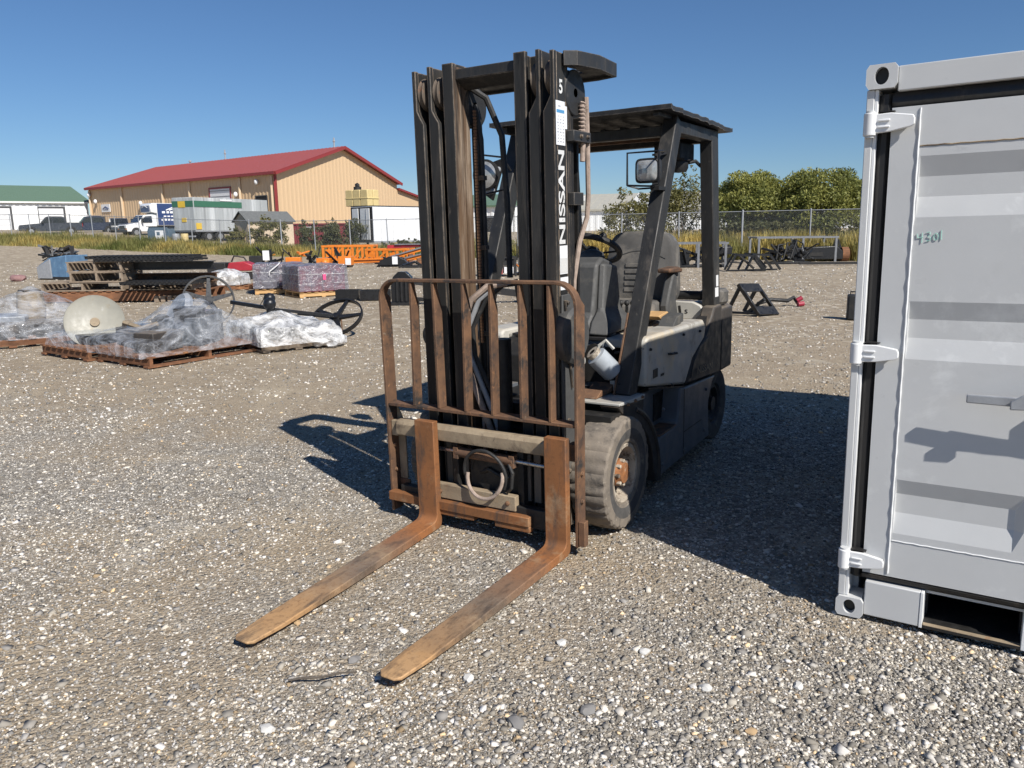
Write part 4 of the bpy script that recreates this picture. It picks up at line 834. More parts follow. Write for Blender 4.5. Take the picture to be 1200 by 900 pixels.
# side walls, roof, base rails
def corr_side(u, out):
    pts = []; v_ = .11; n = 0
    while v_ < D_ - .12:
        for dv, du in ((0, 0), (.07, 0), (.10, .028), (.17, .028)): pts.append((u + out * (-du), min(v_ + dv, D_ - .11)))
        v_ += .2
    m = MB(); A = [m.bm.verts.new((p[0], p[1], .13)) for p in pts]; B = [m.bm.verts.new((p[0], p[1], 2.03)) for p in pts]
    for i in range(len(pts) - 1): m.f([A[i], A[i + 1], B[i + 1], B[i]])
    o = m.build('side_wall', M_CG, ct, smooth=0); s = o.modifiers.new('thick', 'SOLIDIFY'); s.thickness = .004
corr_side(.008, -1); corr_side(W_ - .008, 1)
for u in (.004, W_ - .064):
    MB().box(u, u + .06, .1105, D_ - .1105, 2.03, 2.09).build('roof_rail', M_CG, ct, .003); MB().box(u, u + .06, .1105, D_ - .1105, .02, .13).build('base_rail', M_CG, ct, .003)
MB().box(.065, W_ - .065, .1015, D_ - .02, 2.055, 2.075).build('roof', M_CG, ct); MB().box(.065, W_ - .065, .1015, D_ - .02, .135, .163).build('floor', M_SEAL, ct)
MB().box(.103, W_ - .103, D_ - .05, D_ - .005, .02, 2.09).build('end_wall', M_CG, ct, .003)
# ------------------------------------------------------------------ fence along the back of the yard
FA, FB = Vector((-46.8, 74.0)), Vector((14.35, 37.6))
M_CHAIN = mat('galvanised_fence_wire', (.42, .43, .42), (.33, .34, .33), 3, .5, .3, (), 0)
fdir = (FB - FA).normalized(); nP = 26
def fp(k): return FA + (FB - FA) * (k / 22.0)
def fz(k): p = fp(k); return tzf(p.x, p.y)
fn = thing('chain_link_fence', 'long galvanised chain-link fence running along the back edge of the gravel yard', 'fence', (fp(11).x, fp(11).y, fz(11)))
FO = Vector((fp(11).x, fp(11).y, fz(11)))
def fpt(k, z, off=0): p = fp(k); return (p.x - FO.x, p.y - FO.y, fz(k) + z - FO.z)
lean = {3: .06, 14: -.10, 15: -.14, 9: .05}
for k in range(-4, nP):
    a = Vector(fpt(k, -.1)); b = Vector(fpt(k, 2.38)) + Vector((fdir.x, fdir.y, 0)) * lean.get(k, random.uniform(-.05, .05))
    r = .048 if k in (3, 21, 11) else .036
    MB().cyl(a, b, r, n=10).ball(b, r * 1.15, 1).build('post', M_GALV, fn)
for k in range(-4, nP - 1): MB().cyl(fpt(k, 2.33), fpt(k + 1, 2.33), .024, n=6).build('top_rail', M_GALV, fn)
m = MB(); L = (FB - FA).length / 22; pitch = .085
for k in range(-4, nP - 1):
    n = int(L / pitch)
    for i in range(n):
        for s_ in (1, -1):
            # wires drawn as crossing flat strips in short diagonal runs
            for j in range(2):
                z0 = .05 + j * 1.14; dk = 1.14 / L; t0 = k + i / n; t1 = t0 + s_ * dk
                a = Vector(fpt(t0, z0)); b = Vector(fpt(t1, z0 + 1.14)); ww = Vector((fdir.x, fdir.y, 0)) * .0026
                m.quad(a - ww, a + ww, b + ww, b - ww)
m.build('wire_mesh', M_CHAIN, fn, smooth=0, kind='stuff')

# ------------------------------------------------------------------ grass strip in front of and beyond the fence
M_GRASS = None
g = NG('dry_grass'); oi = g.n('ShaderNodeAttribute', attribute_name='tint'); bs_ = g.bsdf(oi.outputs['Color'], .7, spec=.2)
tr = g.n('ShaderNodeBsdfTranslucent'); g.l(oi.outputs['Color'], tr.inputs[0]); ms = g.n('ShaderNodeMixShader'); ms.inputs[0].default_value = .3
g.l(bs_.outputs[0], ms.inputs[1]); g.l(tr.outputs[0], ms.inputs[2]); g.l(ms.outputs[0], g.out.inputs[0]); M_GRASS = g.m
def blades(name, n, sampler, h0, h1, wid, pal, label, cat, tuft=7):
    V, F, C = [], [], []
    for i in range(n):
        x, y, hs = sampler(); z = tzf(x, y)
        c = pal(x, y); hv = min(1.1 if x < 2 else 1.5, max(.4 if x < 2 else .95, (1 if x < 2 else 1.3) + 1.1 * mnoise.noise(Vector((x * .35, y * .35, 9))) + .4 * mnoise.noise(Vector((x * 1.1, y * 1.1, 2)))))
        for q in range(tuft):
            a = random.random() * 6.283; ln = (h0 + (h1 - h0) * random.random()) * hs * hv; bx, by = x + random.gauss(0, .14), y + random.gauss(0, .14)
            tx, ty = bx + math.cos(a) * ln * .35, by + math.sin(a) * ln * .35; px, py = -math.sin(a) * wid, math.cos(a) * wid
            o = len(V); V += [(bx - px, by - py, z - .03), (bx + px, by + py, z - .03), ((bx + tx) / 2 + px * .8, (by + ty) / 2 + py * .8, z + ln * .62), ((bx + tx) / 2 - px * .8, (by + ty) / 2 - py * .8, z + ln * .62), (tx, ty, z + ln)]
            F += [(o, o + 1, o + 2, o + 3), (o + 3, o + 2, o + 4)]; k = random.uniform(.7, 1.25); C += [(c[0] * k, c[1] * k, c[2] * k, 1)] * 5
    me = bpy.data.meshes.new(name); me.from_pydata(V, [], F); at = me.attributes.new('tint', 'FLOAT_COLOR', 'POINT'); at.data.foreach_set('color', np.array(C).ravel())
    me.materials.append(M_GRASS); o = bpy.data.objects.new(name, me); COL.objects.link(o); o['kind'] = 'stuff'; o['label'] = label; o['category'] = cat; return o
nrm = Vector((fdir.y, -fdir.x))                              # towards the camera
if nrm.y > 0: nrm = -nrm
def strip_depth(t):                                          # t along the fence 0..1 : how far the grass reaches towards the camera
    return 1.0 + 8.5 * max(0, 1 - t / .85) ** 1.3 + 14 * max(0, (.10 - t) / .10)
def g_samp():
    t = random.uniform(-.15, 1.12); p = FA + (FB - FA) * t; d = random.uniform(-3.0, 1) ; dd = strip_depth(t)
    d = random.uniform(-2.5, dd); edge = min(1, (dd - d) / 1.2 + .35)
    q = p + nrm * d; return q.x, q.y, edge
def g_pal(x, y):
    n = mnoise.noise(Vector((x * .22, y * .22, 1))) + .5 * mnoise.noise(Vector((x * .9, y * .9, 4)))
    if x > 2: n += .35
    A, B, Cc = (.125, .145, .042), (.31, .27, .10), (.43, .32, .095)
    u = min(1, max(0, n + .42)); return tuple(a + (b - a) * min(1, u * 1.6) for a, b in zip(A, B)) if u < .62 else tuple(a + (b - a) * min(1, (u - .62) * 2.4) for a, b in zip(B, Cc))
blades('tall_grass', 13000, g_samp, .28, .80, .022, g_pal, 'tall yellow and green grass growing along the chain-link fence', 'grass')
def y_samp():
    x = random.uniform(1.0, 27); p = FA + (FB - FA) * ((x - FA.x) / (FB.x - FA.x)) + nrm * random.uniform(-4, 1.3); return p.x, p.y, 1
def y_pal(x, y):
    u = .5 + .8 * mnoise.noise(Vector((x * .5, y * .5, 7))); return tuple(a + (b - a) * min(1, max(0, u)) for a, b in zip((.26, .25, .085), (.62, .46, .15)))
blades('golden_grass', 4200, y_samp, .5, 1.05, .02, y_pal, 'tall golden grass at the right end of the fence behind the racks', 'grass')
def f_samp(): 
    x = random.uniform(-11, 60); y0 = FA.y + (FB.y - FA.y) * (x - FA.x) / (FB.x - FA.x); return x, y0 + 2.5 + abs(random.gauss(0, 14)), 1
blades('field_grass', 4000, f_samp, .2, .55, .03, g_pal, 'short rough grass on the ground beyond the fence', 'grass', 5)

# ------------------------------------------------------------------ bushes, weeds and trees
def leaf_mat(name, a, b):
    g = NG(name); at = g.n('ShaderNodeAttribute', attribute_name='tint'); c = g.ramp(at.outputs['Fac'], [(0, a), (1, b)])
    bs_ = g.bsdf(c, .55, spec=.3); tr = g.n('ShaderNodeBsdfTranslucent'); g.l(c, tr.inputs[0]); ms = g.n('ShaderNodeMixShader'); ms.inputs[0].default_value = .28
    g.l(bs_.outputs[0], ms.inputs[1]); g.l(tr.outputs[0], ms.inputs[2]); g.l(ms.outputs[0], g.out.inputs[0]); return g.m
M_LEAFG = leaf_mat('green_leaves', (.095, .12, .034), (.36, .35, .095)); M_LEAFY = leaf_mat('olive_leaves', (.085, .095, .033), (.24, .21, .075)); M_LEAFD = leaf_mat('dark_weed_leaves', (.045, .062, .026), (.15, .145, .06))
M_BARK = mat('bark', (.17, .13, .10), (.09, .07, .055), 20, .9, 0, (), .5, 60)
def foliage(name, m, par, clumps, n, size, up_=.35):
    V, F, C = [], [], []
    tot = sum(r ** 2 for _, r in clumps)
    for c, r in clumps:
        tone = random.random()
        for i in range(max(6, int(n * r * r / tot))):
            d = Vector((random.gauss(0, 1), random.gauss(0, 1), random.gauss(0, 1))).normalized() * r * random.random() ** .33
            p = c + Vector((d.x, d.y, d.z * .85)); a = Vector((random.gauss(0, 1), random.gauss(0, 1), random.gauss(0, 1) + up_)).normalized(); b = a.cross(Vector((random.gauss(0, 1), random.gauss(0, 1), random.gauss(0, 1)))).normalized()
            s_ = size * random.uniform(.6, 1.35); o = len(V); V += [p - a * s_, p + b * s_ * .42, p + a * s_, p - b * s_ * .42]; F.append((o, o + 1, o + 2, o + 3))
            t = min(1, max(0, tone * .6 + random.random() * .4)); C += [t] * 4
    me = bpy.data.meshes.new(name); me.from_pydata([v_[:] for v_ in V], [], F); at = me.attributes.new('tint', 'FLOAT', 'POINT'); at.data.foreach_set('value', C)
    me.materials.append(m); o = bpy.data.objects.new(name, me); COL.objects.link(o); o.parent = par; return o
def shrub(name, x, y, w_, d_, h, nclump, nleaf, size, m, label, cat, group=None, stems=6, spiky=0.0, z=None, low=.15, dome=False):
    z = tzf(x, y) if z is None else z; t = thing(name, label, cat, (x, y, z), group=group); cl = []; tops = []
    for i in range(nclump):
        a = random.random() * 6.283; q = math.sqrt(random.random()); k = random.random() ** .8
        zz = h * (low + (1 - low) * k); sh = math.sqrt(max(.05, 1 - ((k - .35) / .75) ** 2)); px, py = math.cos(a) * q * w_ / 2 * sh, math.sin(a) * q * d_ / 2 * sh
        r = h * (random.uniform(.09, .19) if not dome else random.uniform(.10, .15)); zz = zz if not dome else min(zz, h * (1 - .42 * q ** 2.2) - r * .4); px, py = (px, py) if not dome else (math.cos(a) * q * (w_ / 2 - r * .5), math.sin(a) * q * d_ / 2); cl.append((Vector((px, py, min(zz, h - r * .95))), r)); tops.append(Vector((px, py, zz)))
    if spiky:
        for i in range(int(nclump * spiky)):
            c, r = random.choice(cl); cl.append((c + Vector((random.gauss(0, .1), random.gauss(0, .1), r * random.uniform(.8, 1.9))), r * .5))
    foliage('crown', m, t, cl, nleaf, size)
    for i in range(stems):
        e = random.choice(tops) * .92; mid_ = Vector((e.x * .35, e.y * .35, e.z * .5)); MB().tube([(e.x * .06, e.y * .06, -.1), mid_, e], [.035 * h / 3, .025 * h / 3, .008], 6).build('stem', M_BARK, t)
    return t
shrub('tree', 13.4, 44.4, 4.4, 3.8, 4.75, 130, 40000, .082, M_LEAFG, 'smaller rounded green tree behind the fence, left of the two beside the container', 'tree', stems=7, spiky=.0, dome=True)
shrub('tree', 16.9, 43.2, 6.0, 4.2, 4.75, 160, 46000, .082, M_LEAFG, 'wider rounded green tree behind the fence, touching the edge of the grey container', 'tree', stems=7, spiky=.0, dome=True)
shrub('bush', 7.2, 45.5, 4.2, 2.6, 3.2, 52, 6000, .09, M_LEAFY, 'sparse olive bush with thin twigs behind the fence, seen above the steering wheel', 'bush', stems=9, spiky=1.2)
shrub('bush', 10.4, 47, 3.6, 2.6, 3.9, 52, 6000, .09, M_LEAFY, 'tall sparse olive bush behind the fence, seen between the two guard pillars', 'bush', stems=9, spiky=1.6)
shrub('bush', 14.0, 41.5, 8.5, 1.6, 1.9, 90, 13000, .09, M_LEAFD, 'low dark scrub growing through the fence below the two green trees', 'bush', stems=6)
for (x, y, w_, h, lab) in ((-18.6, 60.5, 3.2, 2.2, 'weedy bush behind the fence in front of the small tan shed'), (-14.6, 58.2, 2.8, 2.0, 'reddish olive weed bush behind the fence in front of the dark red bin'), (-11.8, 56.2, 3.2, 2.3, 'dark green weed bush behind the fence beside the white trailer'), (-6.5, 55.5, 6.0, .95, 'low weeds under the white trailer'), (-21.6, 62.5, 2.0, 1.3, 'small weed bush behind the fence, left of the other weed bushes')):
    shrub('weed_bush', x, y, w_, 1.6, h, 46, 5200, .08, M_LEAFD if 'dark' in lab or 'low' in lab else M_LEAFY, lab, 'bush', 'weed bushes along the fence', stems=6, spiky=1.0)

# ------------------------------------------------------------------ buildings
M_TAN = mat('tan_ribbed_cladding', (.60, .43, .26), (.58, .415, .25), 2, .5, 0, (), 0); M_TANL = plain('tan_trim', (.70, .54, .36)); M_REDROOF = mat('red_metal_roof', (.33, .088, .08), (.30, .08, .073), 2, .45, 0, (), 0)
M_REDTRIM = plain('dark_red_trim', (.26, .035, .035)); M_WCLAD = mat('white_ribbed_cladding', (.80, .81, .80), (.76, .77, .77), 2, .5, 0, (), 0); M_GROOF = mat('green_metal_roof', (.13, .20, .13), (.115, .18, .118), 2, .45, 0, (), 0)
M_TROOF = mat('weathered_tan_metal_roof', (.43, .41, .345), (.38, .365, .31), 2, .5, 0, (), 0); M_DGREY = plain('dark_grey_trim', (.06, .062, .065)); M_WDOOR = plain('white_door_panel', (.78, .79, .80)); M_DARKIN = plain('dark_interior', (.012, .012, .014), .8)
M_SIGN = plain('white_sign_board', (.8, .8, .8)); M_NAVY = plain('navy_blue_paint', (.035, .06, .16), .35, coat=.3)
def ribs(m, A, B, z0, z1, step, dep, out, top=None):
    """trapezoid cladding ribs standing proud of a wall from A to B; top(t) gives the wall head"""
    A, B, out = Vector(A), Vector(B), Vector(out); L = (B - A).length; d = (B - A) / L; n = int(L / step)
    for i in range(n):
        t = (i + .5) / n; p = A + d * L * t; h = top(t) if top else z1; w_ = step * .16
        for z, pts in (): pass
        q = [p - d * w_ * 1.8, p - d * w_ + out * dep, p + d * w_ + out * dep, p + d * w_ * 1.8]
        m.loft([[(*v_.to_2d(), z0) for v_ in q], [(*v_.to_2d(), h) for v_ in q]])
def wall(m, A, B, z0, z1, th, inn, top=None):
    A, B, inn = Vector(A), Vector(B), Vector(inn) * th; tA, tB = (z1, z1) if top is None else top
    m.loft([[(A.x, A.y, z0), (B.x, B.y, z0), (B.x, B.y, tB), (A.x, A.y, tA)], [((A + inn).x, (A + inn).y, z0), ((B + inn).x, (B + inn).y, z0), ((B + inn).x, (B + inn).y, tB), ((A + inn).x, (A + inn).y, tA)]])
# red-roofed tan building
N0 = Vector((-29.37, 100.0)); wl = Vector((-39.53, 30.2)); gb = Vector((11.47, 26.4))
zb, ze, zp = 1.0, 8.95, 13.1
rb = thing('tan_building', 'large tan metal building with a red pitched roof, behind the box truck', 'building', (N0.x, N0.y, zb))
P = lambda a, b: wl * a + gb * b                                # local coordinates
outw = Vector((-wl.y, wl.x)).normalized(); outw = outw if outw.y < 0 else -outw
outg = Vector((gb.y, -gb.x)).normalized(); outg = outg if outg.x > 0 else -outg
m = MB(); wall(m, P(0, 0), P(1, 0), -1.5, ze - zb, .3, -outw); ribs(m, P(0, 0), P(1, 0), -1.5, ze - zb - .05, .75, .045, outw); m.build('front_wall', M_TAN, rb, smooth=0, kind=None)
m = MB(); b = MB()
g0, g5, g1 = P(0, 0), P(0, .5), P(0, 1)
b.loft([[(g0.x, g0.y, -1.5), (g1.x, g1.y, -1.5), (g1.x, g1.y, ze - zb), (g5.x, g5.y, zp - zb), (g0.x, g0.y, ze - zb)], [(*(g0 - outg * .3), -1.5), (*(g1 - outg * .3), -1.5), (*(g1 - outg * .3), ze - zb), (*(g5 - outg * .3), zp - zb), (*(g0 - outg * .3), ze - zb)]])
ribs(b, g0, g1, -1.5, 0, .8, .03, outg, top=lambda t: (ze - zb) + (zp - ze) * (1 - abs(t - .5) * 2) - .15)
b.build('gable_wall', M_TAN, rb, smooth=0)
for a, b_, nm in ((0, .5, 'roof'), (1, .5, 'roof')):
    e = 1.0 if a else 0; p0, p1 = P(-.012, e + (-.02 if not a else .02)), P(1.01, e + (-.02 if not a else .02)); r0, r1 = P(-.012, .5), P(1.01, .5); dz = -.14
    m = MB().loft([[(p0.x, p0.y, ze - zb + dz + .08), (p1.x, p1.y, ze - zb + dz + .08), (r1.x, r1.y, zp - zb + .08), (r0.x, r0.y, zp - zb + .08)], [(p0.x, p0.y, ze - zb + dz + .32), (p1.x, p1.y, ze - zb + dz + .32), (r1.x, r1.y, zp - zb + .32), (r0.x, r0.y, zp - zb + .32)]])
    for i in range(60):
        k = (i + .5) / 60; q0 = p0 + (p1 - p0) * k; q1 = r0 + (r1 - r0) * k
        m.beam((q0.x, q0.y, ze - zb + dz + .33), (q1.x, q1.y, zp - zb + .33), .10, .07)
    m.build(nm, M_REDROOF, rb, smooth=0)
m = MB(); p0, p1 = P(-.013, -.022), P(1.0, -.022); m.beam((p0.x, p0.y, ze - zb - .02), (p1.x, p1.y, ze - zb - .02), .2, .34); m.build('gutter', M_REDTRIM, rb, smooth=0)
for e0, e1 in ((-.022, .5), (1.022, .5)):
    q0, q1 = P(-.016, e0), P(-.016, e1); MB().beam((q0.x, q0.y, ze - zb - .05), (q1.x, q1.y, zp - zb + .12), .12, .42).build('roof_trim', M_REDTRIM, rb, smooth=0)
q = P(0, 0) + outw * .1 + outg * .1; MB().box(q.x - .16, q.x + .16, q.y - .16, q.y + .16, -1.5, ze - zb - .2).build('corner_trim', M_REDTRIM, rb)
for t in (.012, .15, .392, .538, .78, .99):
    q = P(t, 0) + outw * .12; MB().box(q.x - .14, q.x + .14, q.y - .14, q.y + .14, -1.5, ze - zb - .25).build('downpipe', M_TANL, rb)
def opening(t0, t1, z0, z1, nm, mt, frame=M_REDTRIM, fw_=.22):
    a, b_ = P(t0, 0) + outw * .10, P(t1, 0) + outw * .10
    o = MB(); wall(o, a, b_, z0, z1, .06, -outw); o = o.build(nm, mt, rb)
    for s0, s1, y0, y1 in ((a, a + (b_ - a).normalized() * fw_, z0, z1), (b_ - (b_ - a).normalized() * fw_, b_, z0, z1), (a, b_, z1, z1 + fw_)):
        k = MB(); wall(k, s0 + outw * .05, s1 + outw * .05, y0, y1, .08, -outw); k.build('frame', frame, o)
    return o
dd = opening(.193, .297, -1.0, 6.5, 'loading_door', M_WDOOR)
for i in range(8):
    a, b_ = P(.197, 0) + outw * .12, P(.293, 0) + outw * .12; MB().beam((a.x, a.y, 1.0 + i * .75), (b_.x, b_.y, 1.0 + i * .75), .03, .05).build('panel_joint', M_DGREY, dd)
opening(.035, .086, -1.0, 5.2, 'open_doorway', M_DARKIN, M_DGREY, .12)
opening(.905, .935, -.5, 3.4, 'entrance_door', M_DGREY, M_DGREY, .1)
a, b_ = P(.862, 0) + outw * .16, P(.918, 0) + outw * .16; sg = MB(); wall(sg, b_, a, 4.2, 5.4, .1, -outw); sg = sg.build('wall_sign', M_SIGN, rb)
dv = (a - b_).normalized(); 
def onsign(s_, z): q = b_ + dv * s_ + outw * .03; return (q.x, q.y, z)
Ls = (a - b_).length
for p in ([(.15, 2.72), (.42, 3.02), (.70, 2.72)], [(.30, 2.82), (.5, 3.1), (.86, 2.76)]): MB().tube([onsign(s_ * Ls, z + 1.95) for s_, z in p], .05, 6).build('sign_mark', M_NAVY, sg)
MB().beam(onsign(.2 * Ls, 4.55), onsign(.8 * Ls, 4.55), .04, .1).build('sign_mark', M_NAVY, sg)
for t, z in ((.985, 7.0), (.945, 5.9), (.66, 5.2), (.165, 5.6), (.07, 7.0)):
    q = P(t, 0) + outw * .35; MB().ball((q.x, q.y, z), .28, 2, (1, 1, 1.3)).build('wall_lamp', M_DGREY if z < 5 else M_SIGN, rb)
for t, h_ in ((.78, .45), (.57, 1.5), (.03, 1.3)):
    q = P(t, .5); MB().cyl((q.x, q.y, zp - zb + .1), (q.x, q.y, zp - zb + .32 + h_), .10, n=8).ball((q.x, q.y, zp - zb + .34 + h_ * .62), .26 if h_ < 1 else .2, 1).build('roof_vent', M_GALV, rb)
# lean-to on the right of the gable
l0, l1 = P(0, 1.0), P(0, 1.52); b = MB().loft([[(l0.x, l0.y, -1.5), (l1.x, l1.y, -1.5), (l1.x, l1.y, 4.7), (l0.x, l0.y, 7.05)], [(*(l0 + wl * .4), -1.5), (*(l1 + wl * .4), -1.5), (*(l1 + wl * .4), 4.7), (*(l0 + wl * .4), 7.05)]]); b.build('lean_to', M_TAN, rb, smooth=0)
MB().loft([[(*(l0 - wl * .012), 7.06), (*(l1 - wl * .012), 4.71), (*(l1 - wl * .012), 5.0), (*(l0 - wl * .012), 7.35)], [(*(l0 + wl * .41), 7.06), (*(l1 + wl * .41), 4.71), (*(l1 + wl * .41), 5.0), (*(l0 + wl * .41), 7.35)]]).build('roof', M_REDTRIM, rb, smooth=0)
q = g0 + (g1 - g0) * .63 + outg * .1; MB().box(q.x - .25, q.x + .25, q.y - .25, q.y + .25, .4, 1.6).build('meter_box', M_SIGN, rb)

# white building with a green roof
A0, A1 = Vector((-103, 109.1)), Vector((-70.2, 132)); gbn = thing('white_building', 'long white metal building with a green roof at the far left', 'building', (-82.9, 125, .85))
O2 = Vector((-82.9, 125)); dA = (A1 - A0).normalized(); oA = Vector((dA.y, -dA.x)); zA = -1.5
m = MB(); wall(m, A0 - O2, A1 - O2, -2, 6.15, .3, -oA); ribs(m, A0 - O2, A1 - O2, -2, 6.1, .9, .06, oA); m.build('front_wall', M_WCLAD, gbn, smooth=0)
R0 = A0 - O2 - oA * 10; R1 = A1 - O2 - oA * 10 - dA * 1.2
a, b_ = A0 - O2 + oA * .4, A1 - O2 + oA * .4 + dA * .4
MB().loft([[(a.x, a.y, 6.0), (b_.x, b_.y, 6.0), (R1.x, R1.y, 8.9), (R0.x, R0.y, 8.9)], [(a.x, a.y, 6.25), (b_.x, b_.y, 6.25), (R1.x, R1.y, 9.15), (R0.x, R0.y, 9.15)]]).build('roof', M_GROOF, gbn, smooth=0)
B1 = A1 - O2 - oA * 20 + dA * .4; MB().loft([[(b_.x, b_.y, 6.0), (B1.x, B1.y, 6.0), (R1.x, R1.y, 8.9), (R1.x - .1, R1.y, 8.9)], [(b_.x, b_.y, 6.25), (B1.x, B1.y, 6.25), (R1.x, R1.y, 9.15), (R1.x - .1, R1.y, 9.15)]]).build('roof', M_GROOF, gbn, smooth=0)
MB().beam((a.x, a.y, 6.02), (b_.x, b_.y, 6.02), .2, .22).build('gutter', M_SIGN, gbn)
for s0, s1 in ((19.5, 29.2), (32.7, 36.6)):
    a, b_ = A0 - O2 + dA * s0 + oA * .12, A0 - O2 + dA * s1 + oA * .12; k = MB(); wall(k, a, b_, -2, 5.1, .06, -oA); k = k.build('loading_door', M_WDOOR, gbn)
    for i in range(7): MB().beam((a.x + oA.x * .03, a.y + oA.y * .03, -.9 + i * .85), (b_.x + oA.x * .03, b_.y + oA.y * .03, -.9 + i * .85), .03, .05).build('panel_joint', plain('light_grey_joint', (.5, .5, .5)) if i == 0 else bpy.data.materials['light_grey_joint'], k)
    for p0, p1, z0, z1 in ((a, b_, 5.1, 5.4), (b_ - dA * .3, b_, -2, 5.1), (a, a + dA * .12, -2, 5.1)):
        f_ = MB(); wall(f_, p0 + oA * .05, p1 + oA * .05, z0, z1, .08, -oA); f_.build('frame', M_DGREY, k)

# far buildings seen past the forklift
def shed(name, x0, y0, x1, y1, depth, z0, ze_, zr, mw, mr_, label, gable=False):
    A, B = Vector((x0, y0)), Vector((x1, y1)); d = (B - A).normalized(); inn = Vector((-d.y, d.x)); O = (A + B) / 2
    t = thing(name, label, 'building', (O.x, O.y, z0)); a, b = A - O, B - O
    m = MB(); wall(m, a, b, -.5, ze_ - z0, .3, inn); ribs(m, a, b, -.5, ze_ - z0 - .1, 1.0, .06, -inn); m.build('front_wall', mw, t, smooth=0)
    for q0 in (a, b):
        q1, qm = q0 + inn * depth, q0 + inn * depth / 2; s_ = d * (.3 if q0 == a else -.3)
        MB().loft([[(*q0, -.5), (*q1, -.5), (*q1, ze_ - z0), (*qm, zr - z0 - .05), (*q0, ze_ - z0)], [(*(q0 + s_), -.5), (*(q1 + s_), -.5), (*(q1 + s_), ze_ - z0), (*(qm + s_), zr - z0 - .05), (*(q0 + s_), ze_ - z0)]]).build('gable_wall', mw, t, smooth=0)
    for e in (0, 1):
        p0, p1 = a + inn * (depth * e + (-.4 if e == 0 else .4)) - d * .3, b + inn * (depth * e + (-.4 if e == 0 else .4)) + d * .3; r0, r1 = a + inn * depth / 2 - d * .3, b + inn * depth / 2 + d * .3
        m = MB().loft([[(*p0, ze_ - z0 - .05), (*p1, ze_ - z0 - .05), (*r1, zr - z0), (*r0, zr - z0)], [(*p0, ze_ - z0 + .2), (*p1, ze_ - z0 + .2), (*r1, zr - z0 + .25), (*r0, zr - z0 + .25)]])
        for i in range(int((b - a).length / 1.2)):
            k = (i + .5) / int((b - a).length / 1.2); q0, q1 = p0 + (p1 - p0) * k, r0 + (r1 - r0) * k; m.beam((*q0, ze_ - z0 + .2), (*q1, zr - z0 + .25), .12, .07)
        m.build('roof', mr_, t, smooth=0)
    return t, a, b, d, inn
t, a, b, d, inn = shed('white_building', -12.0, 118, .6, 111, 16, 0, 4.9, 6.75, M_WCLAD, M_GROOF, 'white metal building with a green roof seen between the two mast columns')
q0, q1 = a + d * 9.0 - inn * .1, a + d * 13.8 - inn * .1; k = MB(); wall(k, q0, q1, -.4, 3.6, .1, inn); k.build('open_bay', M_DARKIN, t)
t, a, b, d, inn = shed('white_building', 8.0, 121.5, 60, 103, 18, 0, 4.35, 6.9, M_WCLAD, M_TROOF, 'long low white building with a weathered tan roof, behind the bushes right of the mast')
q0, q1 = a + d * 10.5 - inn * .5, a + d * 13.2 - inn * .5; qm = (q0 + q1) / 2
MB().loft([[(*q0, -.4), (*q1, -.4), (*q1, 5.0), (*qm, 6.75), (*q0, 5.0)], [(*(q0 + inn * 8), -.4), (*(q1 + inn * 8), -.4), (*(q1 + inn * 8), 5.0), (*(qm + inn * 8), 6.75), (*(q0 + inn * 8), 5.0)]]).build('front_gable', M_WCLAD, t, smooth=0)
at_ = thing('antenna_tower', 'thin lattice antenna mast rising behind the tan-roofed white building', 'antenna', (35.2, 160, 0))
for p in ((-.25, -.15), (.25, -.15), (0, .28)): MB().cyl((p[0], p[1], 0), (p[0] * .4, p[1] * .4, 10.2), .05, n=5).build('mast_leg', M_GALV, at_)
for i in range(12): MB().beam((-.22 + .01 * i, -.14, .8 * i + .3), (.22 - .01 * i, -.14, .8 * i + 1.0), .04, .04).build('brace', M_GALV, at_)
MB().cyl((0, 0, 10.0), (0, 0, 11.6), .03, n=5).beam((-.5, 0, 9.4), (.5, 0, 9.4), .05, .05).build('aerial', M_GALV, at_)
# ------------------------------------------------------------------ parked beyond the fence
M_CARD = mat('dark_blue_car_paint', (.022, .026, .042), (.017, .02, .032), 4, .25, 0, [((.07, .065, .06), 4, .6, .8)], 0, coat=.7); M_CARG = mat('dark_grey_car_paint', (.032, .034, .036), (.025, .026, .028), 4, .28, 0, [((.09, .085, .075), 4, .58, .78)], 0, coat=.6)
M_CARW = plain('white_truck_paint', (.80, .80, .79), .35, coat=.4); M_GLASS = plain('dark_car_glass', (.012, .014, .017), .06, coat=.8); M_TYREB = plain('black_tyre', (.02, .02, .02), .85); M_ALLOY = plain('grey_alloy', (.42, .42, .42), .35, .6)
M_LAMPW = plain('clear_headlight', (.75, .76, .78), .1, coat=.6); M_LAMPR = plain('red_tail_light', (.4, .02, .02), .2, coat=.5); M_AMB = plain('amber_light', (.7, .25, .02), .3)
M_TRAIL = mat('weathered_aluminium_trailer', (.47, .49, .49), (.38, .40, .40), 1.2, .45, .15, [((.62, .64, .64), .8, .5, .6), ((.30, .31, .31), 1.4, .58, .7)], .05, 8, (1, 1, .05)); M_GRNS = plain('green_stripe', (.05, .16, .10)); M_YELS = plain('yellow_sticker', (.75, .50, .06))
M_DBLUE = mat('blue_grey_bin_paint', (.09, .14, .19), (.07, .11, .15), 2, .5, 0, [((.14, .1, .08), 5, .62, .76)], .1, 20)
def cwheel(par, x, y, r, wd, side):
    t = MB().lathe([(r * .55, -wd / 2), (r * .9, -wd / 2), (r, -wd / 2 + .04), (r, wd / 2 - .04), (r * .9, wd / 2), (r * .55, wd / 2)], (x, y, r), (0, 1, 0), 20).build('wheel', M_TYREB, par)
    MB().lathe([(0, .0), (r * .25, .02), (r * .56, 0), (r * .56, -.05), (0, -.05)], (x, y + side * wd * .5, r), (0, side, 0), 16).build('rim', M_ALLOY, t)
